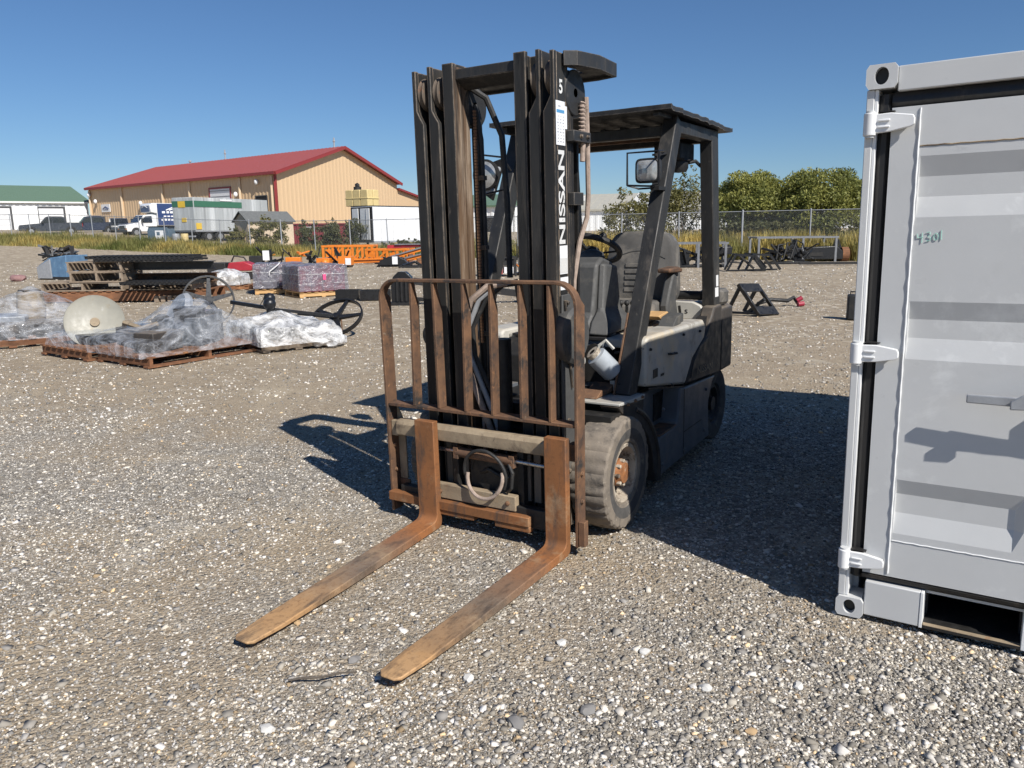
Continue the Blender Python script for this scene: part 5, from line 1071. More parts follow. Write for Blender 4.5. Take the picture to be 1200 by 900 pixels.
def car(name, label, x, y, z, rz, L, Wd, prof, win, wheels, paint, bed=None, group=None):
    """prof: side outline (x forward, z); win: list of side glass outlines"""
    t = thing(name, label, 'pickup' if bed else 'car', (x, y, z), rz, group)
    h = Wd / 2; low = [(px, pz) for px, pz in prof]; rings = []
    for yy, k, dz in ((-h, .0, 0), (-h + .06, 1, 0), (h - .06, 1, 0), (h, 0, 0)):
        rings.append([(px * (1 if k else .995), yy * (1 if pz < 1.1 else .86), pz) for px, pz in low])
    MB().loft(rings).build('body', paint, t, .03)
    for wdw in win:
        for s_ in (1, -1):
            yo = lambda pz: s_ * (h * (.865 if pz > 1.1 else 1) + .012)
            o = MB().loft([[(px, h * s_ * (.99 if pz < 1.1 else .86) + s_ * .004 + 0 * pz, pz) for px, pz in wdw], [(px, h * s_ * (.99 if pz < 1.1 else .86) + s_ * .016, pz) for px, pz in wdw]]); o.build('side_window', M_GLASS, t, smooth=0)
    for px, r in wheels:
        for s_ in (1, -1):
            MB().lathe([(0, 0), (r * 1.22, 0), (r * 1.22, .02), (0, .02)], (px, s_ * h * .985, r), (0, s_, 0), 20).build('wheel_arch', M_TYREB, t); cwheel(t, px, s_ * (h - .10), r, .25, s_)
    return t, h
tr_prof = [(2.85, .45), (2.88, .75), (2.80, 1.02), (1.55, 1.16), (.95, 1.20), (.35, 1.86), (.05, 1.92), (-1.05, 1.90), (-1.28, 1.80), (-1.42, 1.28), (-2.75, 1.26), (-2.85, 1.20), (-2.85, .55), (-2.2, .42), (2.2, .40)]
tr_win = [[(.78, 1.24), (.34, 1.74), (-.12, 1.78), (-.12, 1.24)], [(-.20, 1.24), (-.20, 1.78), (-1.0, 1.76), (-1.22, 1.62), (-1.28, 1.24)]]
def pickup(label, x, y, z, rz, paint, chrome):
    t, h = car('pickup_truck', label, x, y, z, rz, 5.7, 1.95, tr_prof, tr_win, ((1.80, .40), (-1.75, .40)), paint, True, 'pickup trucks parked beyond the fence')
    MB().loft([[(.90, -.80, 1.22), (.90, .80, 1.22), (.40, .72, 1.84), (.40, -.72, 1.84)], [(.93, -.80, 1.235), (.93, .80, 1.235), (.43, .72, 1.85), (.43, -.72, 1.85)]]).build('windscreen', M_GLASS, t, smooth=0)
    MB().box(2.86, 2.91, -.62, .62, .68, 1.0).build('grille', chrome, t, .01)
    for s_ in (1, -1): MB().box(2.80, 2.90, *sorted((s_ * .65, s_ * .93)), .78, 1.0).build('headlight', M_LAMPW, t, .01); MB().box(-2.88, -2.83, *sorted((s_ * .78, s_ * .95)), .85, 1.2).build('tail_light', M_LAMPR, t, .01); MB().box(.62, .82, *sorted((s_ * .98, s_ * 1.22)), 1.2, 1.42).build('mirror', M_BLK, t, .02)
    MB().box(2.86, 3.0, -.95, .95, .45, .66).build('bumper', chrome, t, .03); MB().box(-2.0, -2.0 + .001, -.9, .9, .6, .61) 
    MB().box(-2.78, -1.46, -.86, .86, 1.2605, 1.27).build('bed_floor', M_TYREB, t)
    return t
pickup('dark grey pickup truck facing left behind the fence, nearest to the white building doors', -47.7, 82.0, 1.62, R(212), M_CARG, M_ALLOY)
pickup('dark blue pickup truck parked right of the grey pickup, in front of the tan building', -45.0, 84.5, 1.66, R(214), M_CARD, M_CARD)
sp = [(2.3, .45), (2.33, .80), (2.2, 1.02), (1.2, 1.14), (.6, 1.68), (.2, 1.76), (-1.7, 1.74), (-2.2, 1.15), (-2.32, .95), (-2.3, .45)]
t, h = car('suv', 'dark suv half hidden behind the cab of the box truck', -41.6, 84.0, 1.55, R(-60), 4.7, 1.9, sp, [[(.95, 1.2), (.55, 1.62), (-.2, 1.66), (-.2, 1.2)], [(-.3, 1.2), (-.3, 1.66), (-1.6, 1.63), (-1.9, 1.2)]], ((1.45, .36), (-1.45, .36)), M_CARG)
MB().loft([[(1.15, -.8, 1.17), (1.15, .8, 1.17), (.60, .72, 1.66), (.60, -.72, 1.66)], [(1.18, -.8, 1.185), (1.18, .8, 1.185), (.63, .72, 1.67), (.63, -.72, 1.67)]]).build('windscreen', M_GLASS, t, smooth=0)
for s_ in (1, -1): MB().box(-2.36, -2.28, *sorted((s_ * .6, s_ * .9)), .85, 1.15).build('tail_light', M_LAMPR, t, .01)
MB().loft([[(-1.78, -.75, 1.66), (-1.78, .75, 1.66), (-2.2, .82, 1.2), (-2.2, -.82, 1.2)], [(-1.82, -.75, 1.67), (-1.82, .75, 1.67), (-2.24, .82, 1.21), (-2.24, -.82, 1.21)]]).build('rear_window', M_GLASS, t, smooth=0)

# box truck: white cab, navy cargo box with a white roof logo
bt = thing('box_truck', 'white cab box truck with a navy blue cargo box carrying a white roof logo', 'truck', (-35.0, 77.3, 1.36), R(228.7))
MB().loft([[(x, -1.0 * (1 if z < 1.3 else .9), z) for x, z in ((2.9, .5), (2.95, .95), (2.85, 1.15), (1.75, 1.32), (1.15, 2.05), (.2, 2.12), (.0, 2.1), (.0, .5))], [(x, 1.0 * (1 if z < 1.3 else .9), z) for x, z in ((2.9, .5), (2.95, .95), (2.85, 1.15), (1.75, 1.32), (1.15, 2.05), (.2, 2.12), (.0, 2.1), (.0, .5))]]).build('cab', M_CARW, bt, .04)
MB().loft([[(1.72, -.88, 1.36), (1.72, .88, 1.36), (1.20, .82, 1.98), (1.20, -.82, 1.98)], [(1.76, -.88, 1.375), (1.76, .88, 1.375), (1.24, .82, 1.995), (1.24, -.82, 1.995)]]).build('windscreen', M_GLASS, bt, smooth=0)
MB().box(1.85, 2.80, -.93, .93, 1.18, 1.24).build('hood', M_NAVY, bt, .04)
for s_ in (1, -1):
    MB().loft([[(1.5, s_ * .985, 1.36), (1.10, s_ * .925, 1.92), (.45, s_ * .925, 1.96), (.45, s_ * .985, 1.36)], [(1.5, s_ * 1.0, 1.36), (1.10, s_ * .94, 1.92), (.45, s_ * .94, 1.96), (.45, s_ * 1.0, 1.36)]]).build('side_window', M_GLASS, bt, smooth=0)
    MB().box(2.88, 2.97, *sorted((s_ * .6, s_ * .95)), .82, 1.08).build('headlight', M_LAMPW, bt, .02); MB().box(2.85, 2.95, *sorted((s_ * .6, s_ * .95)), .70, .80).build('indicator', M_AMB, bt)
    MB().box(1.4, 1.52, *sorted((s_ * 1.02, s_ * 1.35)), 1.35, 1.75).build('mirror', M_BLK, bt, .02)
    for px in (2.05, -2.6):
        MB().lathe([(0, 0), (.47, 0), (.47, .02), (0, .02)], (px, s_ * .985, .42), (0, s_, 0), 20).build('wheel_arch', M_TYREB, bt); cwheel(bt, px, s_ * .9, .41, .28, s_)
MB().box(2.92, 2.99, -.55, .55, .72, 1.06).build('grille', M_BLK, bt, .02); MB().box(2.90, 3.08, -1.0, 1.0, .42, .66).build('bumper', M_BLK, bt, .03)
MB().box(-4.6, -.02, -1.14, 1.14, 1.06, 3.18).build('cargo_box', M_CARW, bt, .03); MB().loft([[(-.0195, -1.14, 2.2), (.55, -1.12, 2.32), (.62, -1.1, 3.0), (.3, -1.1, 3.18), (-.0195, -1.14, 3.18)], [(-.0195, 1.14, 2.2), (.55, 1.12, 2.32), (.62, 1.1, 3.0), (.3, 1.1, 3.18), (-.0195, 1.14, 3.18)]]).build('cab_overhang', M_CARW, bt, .05)
MB().box(.605, .625, -.85, .85, 2.35, 2.9).build('front_panel', M_NAVY, bt); MB().box(-4.6, -.4, -.5, .5, .55, 1.05).build('chassis', M_TYREB, bt)
for s_ in (1, -1):
    sp_ = MB().box(-4.55, -.06, *sorted((s_ * 1.1405, s_ * 1.15)), 1.10, 3.14).build('side_panel', M_NAVY, bt); yb = s_ * 1.158
    for k, p in enumerate(([(-.9, 2.50), (-2.3, 3.08), (-3.7, 2.50)], [(-1.2, 2.50), (-2.45, 2.92), (-3.4, 2.5)])): MB().tube([(x * 1, yb, z) for x, z in p], .055, 5).build('roof_logo', M_SIGN, sp_)
    for i, (xa, xb) in enumerate(((-.5, -.8), (-.95, -1.2), (-1.3, -1.6), (-1.75, -2.0), (-3.1, -3.4), (-3.5, -3.8), (-3.95, -4.2))): MB().box(min(xa, xb), max(xa, xb), *sorted((s_ * 1.1505, s_ * 1.16)), 2.22, 2.42).build('logo_letter', M_SIGN, sp_)
    MB().lathe([(0, 0), (.28, 0), (.28, .012), (0, .012)], (-2.5, s_ * 1.1505, 2.45), (0, s_, 0), 18).build('logo_disc', M_SIGN, sp_)
    for i in range(12): MB().box(-.6 - i * .32, -.38 - i * .32, *sorted((s_ * 1.1505, s_ * 1.16)), 1.52, 1.66 + .04 * (i % 3)).build('small_letter', M_SIGN, sp_)
    for i in range(9): MB().box(-.9 - i * .36, -.64 - i * .36, *sorted((s_ * 1.1505, s_ * 1.16)), 1.88, 2.0).build('small_letter', M_SIGN, sp_)
MB().tube([(.64, -.6, 2.75), (.64, 0, 2.95), (.64, .6, 2.75)], .035, 5).build('roof_logo', M_SIGN, bt)

# semi trailer
d = Vector((.405, .914)); st = thing('semi_trailer', 'weathered silver semi trailer with a green stripe, parked beside the box truck', 'trailer', (-26.35, 66.0, .92), math.atan2(d.y, d.x)); st.scale = (1, 1, .86)
MB().box(.06, 9.0, .0, 2.4, 1.05, 4.26).build('trailer_body', M_TRAIL, st, .02)
for i in range(14): MB().box(.25 + i * .6, .29 + i * .6, -.03, -.001, 1.1, 4.2).build('side_rib', M_TRAIL, st)
MB().box(.0, .055, .02, 1.19, 1.1, 4.2).build('rear_door', M_TRAIL, st, .01); MB().box(.0, .055, 1.21, 2.38, 1.1, 4.2).build('rear_door', M_TRAIL, st, .01)
MB().box(-.02, -.001, .02, 2.38, 3.35, 3.92).build('green_band', M_GRNS, st); MB().box(.06, 5.6, -.045, -.031, 3.35, 3.92).build('green_band', M_GRNS, st)
MB().box(-.03, -.0205, .9, 1.7, 3.3, 3.9).build('emblem', M_YELS, st); MB().box(3.0, 4.4, -.055, -.046, 3.98, 4.14).build('sticker', M_SIGN, st); MB().box(-.03, -.001, .9, 1.4, 1.9, 2.3).build('yellow_sticker', M_YELS, st); MB().box(.1, .7, -.05, -.031, 1.2, 1.8).build('yellow_sticker', M_YELS, st)
MB().box(.06, 9.0, -.02, 2.42, .96, 1.049).build('base_rail', M_GALV, st, .01); MB().box(-.03, .1, .1, 2.3, .45, .6).build('bumper', M_GALV, st); MB().box(.3, 8.5, .4, 2.0, .7, .95).build('chassis', M_TYREB, st)
for px in (1.5, 2.8):
    for s_, y in ((-1, .25), (1, 2.15)): cwheel(st, px, y, .5, .5, s_)
for y in (.3, 2.1): MB().box(7.6, 7.75, y - .06, y + .06, 0, .95).build('landing_leg', M_GALV, st)
# white trailer with its end doors, and the tank above it
d = Vector((.664, .747)); wt_ = thing('storage_trailer', 'white box trailer with two white end doors, behind the orange frames', 'trailer', (-9.8, 56.0, .06), math.atan2(d.y, d.x))
MB().box(.12, 9.4, .0, 2.5, .85, 3.28).build('trailer_body', mat('scuffed_white_trailer', (.80, .81, .82), (.74, .75, .77), 1, .45, 0, [((.48, .50, .54), .8, .6, .72)], 0), wt_, .01)
for i in range(8): MB().box(.8 + i * 1.1, .84 + i * 1.15, -.025, -.001, .9, 3.2).build('side_rib', M_CARW, wt_)
MB().box(.05, .119, .05, 2.45, .9, 3.24).build('dark_gap_sheet', M_DARKIN, wt_); MB().box(.0, .049, .28, 1.32, .95, 3.15).build('end_door', M_CARW, wt_, .01); MB().box(.0, .049, 1.55, 2.25, .95, 3.15).build('end_door', M_CARW, wt_, .01)  # dark sheet behind the doors paints in the shaded gaps
MB().box(-.03, -.001, .6, .63, .95, 3.1).build('lock_rod', M_GALV, wt_); MB().box(.12, 9.4, -.03, 2.53, 3.281, 3.34).build('roof_rail', M_DGREY, wt_); MB().box(.12, 9.4, -.02, 2.52, .74, .849).build('base_rail', M_GALV, wt_)
for px in (6.6, 7.9):
    for s_, y in ((-1, .25), (1, 2.25)): cwheel(wt_, px, y, .45, .4, s_)
for y in (.3, 2.2): MB().box(1.2, 1.35, y - .06, y + .06, -.2, .74).build('landing_leg', M_GALV, wt_)
M_TOTE = mat('yellowed_plastic_tank', (.68, .54, .26), (.58, .45, .21), 3, .5, 0, (), 0)
tk = thing('storage_tank', 'square yellowed plastic tank standing on the roof of the white trailer', 'tank', (-10.75, 57.4, .06 + 3.345), .988)
for i in range(2):
    for j in range(3): MB().box(.02 + i * .62, .60 + i * .62, -.6 + j * .74, .10 + j * .74, .0 + .0, 1.16).build('tank_panel', M_TOTE, tk, .04)
MB().box(.0, 1.26, -.64, 1.62, .52, .60).build('band', M_TOTE, tk, .01); MB().cyl((.5, .8, 1.161), (.5, .8, 1.4), .28, n=14).ball((.5, .8, 1.5), .2, 1).build('lid', M_BLKMAT, tk)
# small shed
sdv = Vector((.726, .688)); sh = thing('garden_shed', 'small tan shed with a grey shingle roof behind the fence', 'shed', (-20.61, 62.0, .36), math.atan2(sdv.y, sdv.x))
M_SHED = plain('pale_tan_siding', (.62, .50, .36), .7); M_SHIN = mat('grey_shingles', (.15, .155, .15), (.10, .105, .105), 6, .9, 0, (), .3, 20)
MB().prism([(0, -.2), (2.4, -.2), (2.4, 2.15), (1.2, 2.85), (0, 2.15)], 'x', 0, 3.9).build('walls', M_SHED, sh)
for s_ in (1, -1):
    e = 0 if s_ > 0 else 2.4
    MB().loft([[(-.15, e - s_ * .18, 2.06), (4.05, e - s_ * .18, 2.06), (4.05, 1.2, 2.87), (-.15, 1.2, 2.87)], [(-.15, e - s_ * .18, 2.14), (4.05, e - s_ * .18, 2.14), (4.05, 1.2, 2.95), (-.15, 1.2, 2.95)]]).build('roof', M_SHIN, sh, smooth=0)
MB().box(-.03, -.001, .6, 1.2, -.1, 1.8).build('door_leaf', M_TANL, sh, .01); MB().box(-.03, -.001, 1.22, 1.82, -.1, 1.8).build('door_leaf', M_TANL, sh, .01)
# dark red bin and blue bin, barrels
rbn = thing('waste_container', 'dark red waste container with a white notice, half hidden behind weed bushes', 'container', (-19.96, 66.0, .3), R(1))
M_DRED = plain('dark_red_steel', (.20, .03, .04), .5); MB().prism([(0, .1), (6.0, .1), (6.2, 2.0), (-.2, 2.0)], 'y', 0, 2.2).build('tub', M_DRED, rbn, .03)
for i in range(7): MB().box(.4 + i * .85, .5 + i * .85, -.08, -.001, .15, 1.9).build('side_rib', M_DRED, rbn)
MB().box(-.22, 6.22, -.1, 2.3, 1.9, 2.02).build('rim', M_DRED, rbn, .02); MB().box(2.75, 3.35, -.10, -.081, 1.2, 1.75).build('notice', M_SIGN, rbn)
bb = thing('dumpster', 'blue grey steel dumpster with a white poster, in front of the box truck', 'dumpster', (-30.4, 66.0, .85), R(-4)); bb.scale = (.9, .9, .8)
MB().prism([(0, 0), (2.05, 0), (2.05, 1.25), (1.9, 1.68), (.15, 1.68), (0, 1.25)], 'y', 0, 1.3).build('tub', M_DBLUE, bb, .02); MB().box(-.05, 2.1, -.06, 1.36, 1.685, 1.74).build('lid', M_BLKMAT, bb, .01); MB().box(.75, 1.55, -.02, -.001, .45, 1.3).build('poster', M_SIGN, bb)
MB().box(.9, 1.2, -.03, -.0205, .8, 1.15).build('poster_print', M_DBLUE, bb)
for x in (-.06, 2.05): MB().box(x, x + .07, .3, .5, .6, .9).build('lift_sleeve', M_DBLUE, bb)
for x, y, mt, lab in ((-26.9, 65.0, M_TOTE, 'cream plastic barrel standing under the rear of the semi trailer'), (-27.7, 65.2, M_GALV, 'grey metal barrel between the dumpster and the cream barrel')):
    br = thing('barrel', lab, 'barrel', (x, y, tzf(x, y))); MB().lathe([(0, 0), (.29, 0), (.3, .03), (.3, .28), (.315, .3), (.3, .32), (.3, .58), (.315, .6), (.3, .62), (.3, .87), (.29, .9), (0, .9)], (0, 0, 0), (0, 0, 1), 20).build('drum', mt, br); MB().lathe([(.0, 0), (.27, 0), (.27, .02), (0, .02)], (0, 0, .885), (0, 0, 1), 18).build('lid', mt, br)
# ------------------------------------------------------------------ goods lying about the yard
def pallet(label, x, y, z, rz, L, Wd, mt, nb=7, group='wooden pallets in the yard', H=.135, skip=(), name='wooden_pallet', three=False):
    t = thing(name, label, 'pallet', (x, y, z), rz, group)
    me = bd = None
    for i in range(nb):
        if i in skip: continue
        xx = -L / 2 + (L - .1) * i / (nb - 1)
        o = MB().box(xx, xx + .095, -Wd / 2, Wd / 2, H - .022, H); o.build('deck_board', mt, t, 0, 0)
    for yy in (-Wd / 2 + .045, 0, Wd / 2 - .045): MB().box(-L / 2, L / 2, yy - .022, yy + .022, .024, H - .0225).build('stringer', mt, t, 0, 0)
    for i in (0, .5, 1): xx = -L / 2 + (L - .1) * i; MB().box(xx, xx + .1, -Wd / 2, Wd / 2, 0, .0235).build('bottom_board', mt, t, 0, 0)
    return t
# plastic film
def film(name, hi, dens, tint=(.80, .82, .84)):
    g = NG(name); v = g.co((1, 1, 1.3)); n1 = g.noise(v, 2.4, 5, .55, .6); n2 = g.noise(v, 7, 4, .55, .5)
    rd = g.math('SUBTRACT', 1.0, g.math('MULTIPLY', g.math('ABSOLUTE', g.math('SUBTRACT', n1, .5)), 9.0)); rd2 = g.math('SUBTRACT', 1.0, g.math('MULTIPLY', g.math('ABSOLUTE', g.math('SUBTRACT', n2, .5)), 8.0))
    k = g.math('MAXIMUM', g.mr(rd, .0, 1, 0, 1), g.mr(rd2, .35, 1, 0, .5)); k = g.math('MAXIMUM', k, g.mr(g.noise(v, 1.7, 4), .50, .70, 0, .40)); fac = g.mr(k, 0, 1, dens, hi)  # ridge lines turn whiter, painting highlights along the folds
    p = g.bsdf(tint, .18, 0, g.math('ADD', rd, g.math('MULTIPLY', rd2, .5)), .6, .02, .6, .3); tr = g.n('ShaderNodeBsdfTransparent'); tr.inputs[0].default_value = (.96, .97, .98, 1); ms = g.n('ShaderNodeMixShader'); g.l(fac, ms.inputs[0]); g.l(tr.outputs[0], ms.inputs[1]); g.l(p.outputs[0], ms.inputs[2]); g.l(ms.outputs[0], g.out.inputs[0]); return g.m
M_FILM = film('clear_stretch_film', .36, .035, (.66, .69, .74)); M_FILMW = film('white_stretch_film', .88, .24, (.78, .78, .775)); M_FILMD = film('thin_stretch_film', .30, .06)
def drape(name, par, L, Wd, hf, mt, z0=.09, n=44, m_=36, wr=.05, seed=0, sag=.0):
    """film pulled over a load: height function hf(u, v), u and v in -1..1, hem at z0"""
    b = MB(); G = []
    for i in range(n + 1):
        row = []
        for j in range(m_ + 1):
            U, V = -1.16 + 2.32 * i / n, -1.16 + 2.32 * j / m_
            cu, cv = max(-1, min(1, U)), max(-1, min(1, V)); ex = max(abs(U) - 1, abs(V) - 1, 0) / .16
            x, y = cu * L / 2, cv * Wd / 2; h = hf(cu, cv); q = Vector((x * 2.6 + seed, y * 2.6, seed))
            r1 = 1 - abs(mnoise.noise(q)) * 2; r2 = 1 - abs(mnoise.noise(q * 2.7)) * 2
            z = h + wr * (r1 - .5) + wr * .25 * (r2 - .5)
            if ex > 0:
                z = z + (z0 - z) * ex; k = 1 + .045 * (mnoise.noise(Vector((x * 7 + seed, y * 7, ex))) + .3) + .03 * ex; x *= k; y *= k
            row.append(b.bm.verts.new((x, y, max(z, z0 - .04 + .03 * r2))))
        G.append(row)
    for i in range(n):
        for j in range(m_): b.f([G[i][j], G[i + 1][j], G[i + 1][j + 1], G[i][j + 1]])
    return b.build(name, mt, par, smooth=60)
def lump(u, v, cu, cv, r, h, p=2): d = math.hypot(u - cu, v - cv) / r; return h * max(0, 1 - d ** p)
def junk(par, spots, mts, name='machine_part'):
    for (x, y, z, sx, sy, sz, rz) in spots: MB().box(-sx / 2, sx / 2, -sy / 2, sy / 2, 0, sz, M=rotz((x, y, z), rz)).build(name, random.choice(mts), par, .015)
def spoked(par, c, nrm, r, name='spoked_wheel', rim=.028, depth=.06, ns=5, mt=None):
    mt = mt or M_BLK; a, b = frame_of(nrm); c = Vector(c); n_ = Vector(nrm).normalized()
    m = MB(); m.lathe([(r - rim * .6, -depth / 2), (r, -depth / 2), (r, depth / 2), (r - rim * .6, depth / 2), (r - rim * .6, -depth / 2)], c, n_, 48); m.build('rim', mt, par, smooth=40)
    for i in range(ns): 
        an = 2 * math.pi * i / ns + .4; e = c + (a * math.cos(an) + b * math.sin(an)) * (r - .006); e0 = c + (a * math.cos(an) + b * math.sin(an)) * .03
        MB().beam(e0, e, .085, .04, n_, w1=.045, h1=.03).build('spoke', mt, par)
    MB().cyl(c - n_ * .06, c + n_ * .06, .06, n=14).build('hub', mt, par)

# wrapped load at the far left
t = pallet('low brown pallet under the wrapped load at the left edge', -7.55, 11.55, 0, R(35), 2.1, 1.7, M_WOODB, 9)
t = thing('wrapped_load', 'stretch-wrapped load with a tall peak on a low pallet at the left edge', 'load', (-7.55, 11.55, .14), R(35))
junk(t, [(-.2, -.3, 0, 1.5, .8, .16, .1), (-.3, .3, 0, 1.2, .7, .24, -.2), (.35, .35, 0, .25, .25, .60, .3), (.6, -.5, 0, .5, .3, .15, .6)], [M_BEIGE, M_GALV, M_CWT])
MB().lathe([(.0, 0), (.16, .0), (.20, .3), (.17, .55), (0, .58)], (.35, .35, .02), (0, 0, 1), 18).build('drum', M_BEIGE, t)
drape('stretch_film', t, 2.15, 1.75, lambda u, v: .22 + lump(u, v, .33, .42, .75, .43, 1.2) + lump(u, v, -.5, -.2, .8, .10), M_FILM, -.03, seed=3, wr=.028)
# wrapped load with the pale disc
pallet('brown pallet under the left half of the wrapped load with the pale disc', -5.35, 10.55, 0, R(-35), 1.2, 1.6, M_WOODB, 8); pallet('brown pallet under the right half of the wrapped load with the pale disc', -4.28, 9.98, 0, R(-33), 1.1, 1.7, M_WOODB, 8)
t = thing('wrapped_load', 'wide stretch-wrapped load of machine parts on two pallets with a peak at its right end', 'load', (-4.80, 10.25, .14), R(-35))
junk(t, [(-.2, .1, 0, .7, .5, .20, .3), (.2, -.25, 0, .8, .35, .18, -.2), (.55, .25, 0, .5, .5, .36, .5), (.0, .45, 0, 1.1, .2, .25, .05), (-.65, -.4, 0, .4, .4, .12, .1), (.75, -.35, 0, .3, .5, .24, .3), (.6, .2, .3, .35, .35, .18, .9), (-.5, .1, 0, .6, .25, .16, -.4), (.3, .55, 0, .5, .3, .4, .2), (-.85, .3, 0, .2, .6, .15, .1)], [M_CWT, M_BLKMAT, M_BLK, M_GREYBODY])
MB().cyl((.1, .1, .2), (.45, -.1, .28), .13, n=20).build('gearbox', M_BLKMAT, t); MB().lathe([(.0, 0), (.30, .0), (.32, .05), (.28, .10), (0, .06)], (-.15, .55, .30), (-.2, -.85, .45), 28).build('dished_end', M_GALV, t)
MB().tube([(-.3, -.2, .2), (0, -.35, .3), (.3, -.3, .24), (.5, -.2, .3)], .03, 7).build('shaft', M_BEIGE, t)
drape('stretch_film', t, 2.2, 1.62, lambda u, v: .16 + lump(u, v, .72, .30, .85, .44, 1.0) + lump(u, v, -.1, .65, .75, .30, 1.4) + lump(u, v, .25, .1, .5, .12, 1) + lump(u, v, .2, -.4, .6, .10), M_FILM, -.02, seed=11, wr=.028, n=60, m_=48)
t = thing('round_disc', 'pale beige round dished disc leaning on the wrapped load', 'disc', (-5.60, 10.36, .41))
MB().lathe([(0, -.03), (.15, -.022), (.33, .012), (.365, .03), (.37, .022), (.34, -.01), (.15, -.045), (0, -.055)], (0, 0, 0), (.35, -.86, .38), 40).build('dish', M_CREAM.copy(), t, smooth=50); t.children[0].data.materials[0] = mat('pale_beige_disc', (.33, .315, .26), (.26, .25, .21), 5, .5, 0, [((.30, .23, .13), 4, .55, .7), ((.45, .45, .42), 9, .6, .7)], .1, 40)
MB().lathe([(0, -.0), (.06, .0), (.06, -.03), (0, -.03)], (0, -.0, 0), (.35, -.86, .38), 20).build('centre_boss', M_BEIGE, t)
# white wrapped load with black floats and spoked wheels
pallet('grey weathered pallet under the white wrapped load', -3.22, 10.82, 0, R(38), 1.0, 1.1, M_WOOD, 7)
t = thing('wrapped_load', 'low load wrapped in bunched white plastic, between the two spoked wheels', 'load', (-3.22, 10.85, .14), R(38))
junk(t, [(0, 0, 0, .7, .5, .15, .2), (.2, .2, 0, .4, .3, .2, .6), (-.3, -.2, 0, .3, .4, .14, .3), (.3, -.3, 0, .35, .2, .12, .8)], [M_BLKMAT, M_GREYBODY])
drape('white_film', t, 1.12, 1.3, lambda u, v: .17 + lump(u, v, -.2, .1, .9, .17, 1.2), M_FILMW, -.05, seed=21, wr=.07, n=52, m_=48)
drape('bunched_film', MB().box(-.1, .1, -.1, .1, -.12, -.11).build('film_tail', M_FILMW, t), .5, .5, lambda u, v: .05, M_FILMW, -.12, n=8, m_=8) if False else None
b = MB(); b.ball((.42, -.52, -.05), .22, 4, (1.25, 1.0, .5))
for v_ in b.bm.verts: v_.co += (v_.co - Vector((.42, -.52, -.05))).normalized() * (.07 * mnoise.noise(v_.co * 6) + .05 * mnoise.noise(v_.co * 15)); v_.co.z = max(v_.co.z, -.13)
b.build('bunched_film', M_FILMW, t, smooth=60)
t = thing('float_pair', 'two shiny black balls on a bar lying on the white wrapped load', 'machine part', (-3.45, 10.95, .50))
MB().ball((.0, .12, .135), .082, 3).build('ball', M_BLK, t); MB().ball((.07, -.12, .08), .088, 3).build('ball', M_BLK, t); MB().cyl((.07, -.12, -.06), (.07, -.12, .02), .05).build('neck', M_BLK, t)
MB().beam((-.6, .25, .08), (.0, .1, .0), .05, .05).build('bar', M_BLK, t); MB().tube([(-.14, .05, .02), (-.07, .05, .12), (-.04, .05, .2)], .006, 5).build('wire', M_BLK, t); MB().beam((.1, -.05, .0), (.9, .1, -.12), .04, .04).build('bar', M_BLK, t)
t = thing('spoked_wheel', 'black spoked wheel standing upright behind the wrapped load', 'wheel', (-4.88, 12.5, .50)); spoked(t, (0, 0, 0), (.42, -.85, .2), .40, depth=.085, rim=.04)
t = thing('spoked_wheel', 'black spoked wheel lying tilted on the gravel beside the white wrapped load', 'wheel', (-2.70, 11.9, .26)); spoked(t, (0, 0, 0), (-.16, -.55, .80), .42, depth=.06, rim=.04)
for i in range(3): MB().cyl((-.06 + i * .07, -.02, -.02), (-.09 + i * .09, -.05, -.2), .011, n=6).build('peg', M_DARKRUST, t)
MB().beam((-.62, .12, .06), (0, 0, 0), .05, .04).build('axle_bar', M_BLK, t)
# stack of pallets and gratings
stack_base = pallet('wide brown timber pallet at the bottom of the stack of gratings', -9.2, 19.0, 0, R(4), 3.9, 1.5, M_WOODB, 20, H=.26, name='timber_pallet')
pallet('grey wooden pallet on the wide brown one, left side of the stack', -10.1, 18.9, .265, R(93), 1.3, 1.9, M_WOOD, 7, H=.20); pallet('grey wooden pallet on the wide brown one, right side of the stack', -8.2, 18.95, .265, R(86), 1.3, 1.6, M_WOOD, 7, H=.15)
pallet('upper grey pallet under the black gratings, second from the top', -9.75, 18.85, .47, R(94), 1.2, 1.25, M_WOOD, 7, H=.235); pallet('topmost grey pallet of the stack with broken corner boards', -9.75, 18.85, .71, R(92), 1.2, 1.3, M_WOOD, 7, H=.235)
for i, (x, y, z, L, lab) in enumerate(((-8.75, 18.9, 1.0, 2.5, 'upper black steel grating across the top of the pallet stack'), (-8.55, 18.7, .945, 2.3, 'lower black steel grating under the top grating'), (-8.1, 18.3, .42, 1.7, 'short black toothed grating lying on the right side of the stack'))):
    t = thing('steel_grating', lab, 'grating', (x, y, z), R(3 - 3 * i), 'black gratings on the pallet stack')
    for k in range(4): MB().box(-L / 2, L / 2, -.5 + k * .3, -.46 + k * .3, 0, .05).build('bearing_bar', M_BLKMAT, t)
    for k in range(int(L / .11)): MB().box(-L / 2 + k * .11, -L / 2 + k * .11 + .05, -.52, .46, .03 if i else .0505, .072).build('cross_bar', M_BLKMAT, t)
for (x, y, z, L, lab) in ((-8.1, 18.8, .72, 1.9, 'black steel channel beam lying on the pallets below the gratings'), (-8.3, 19.2, .42, 2.1, 'rusty brown beam in the right side of the stack')):
    t = thing('steel_beam', lab, 'beam', (x, y, z), R(2)); m_ = M_BLK if 'black' in lab else M_DARKRUST
    MB().box(-L / 2, L / 2, -.15, .15, 0, .02).build('flange', m_, t); MB().box(-L / 2, L / 2, -.15, .15, .18, .20).build('flange', m_, t); MB().box(-L / 2, L / 2, -.012, .012, .0205, .1795).build('web', m_, t)
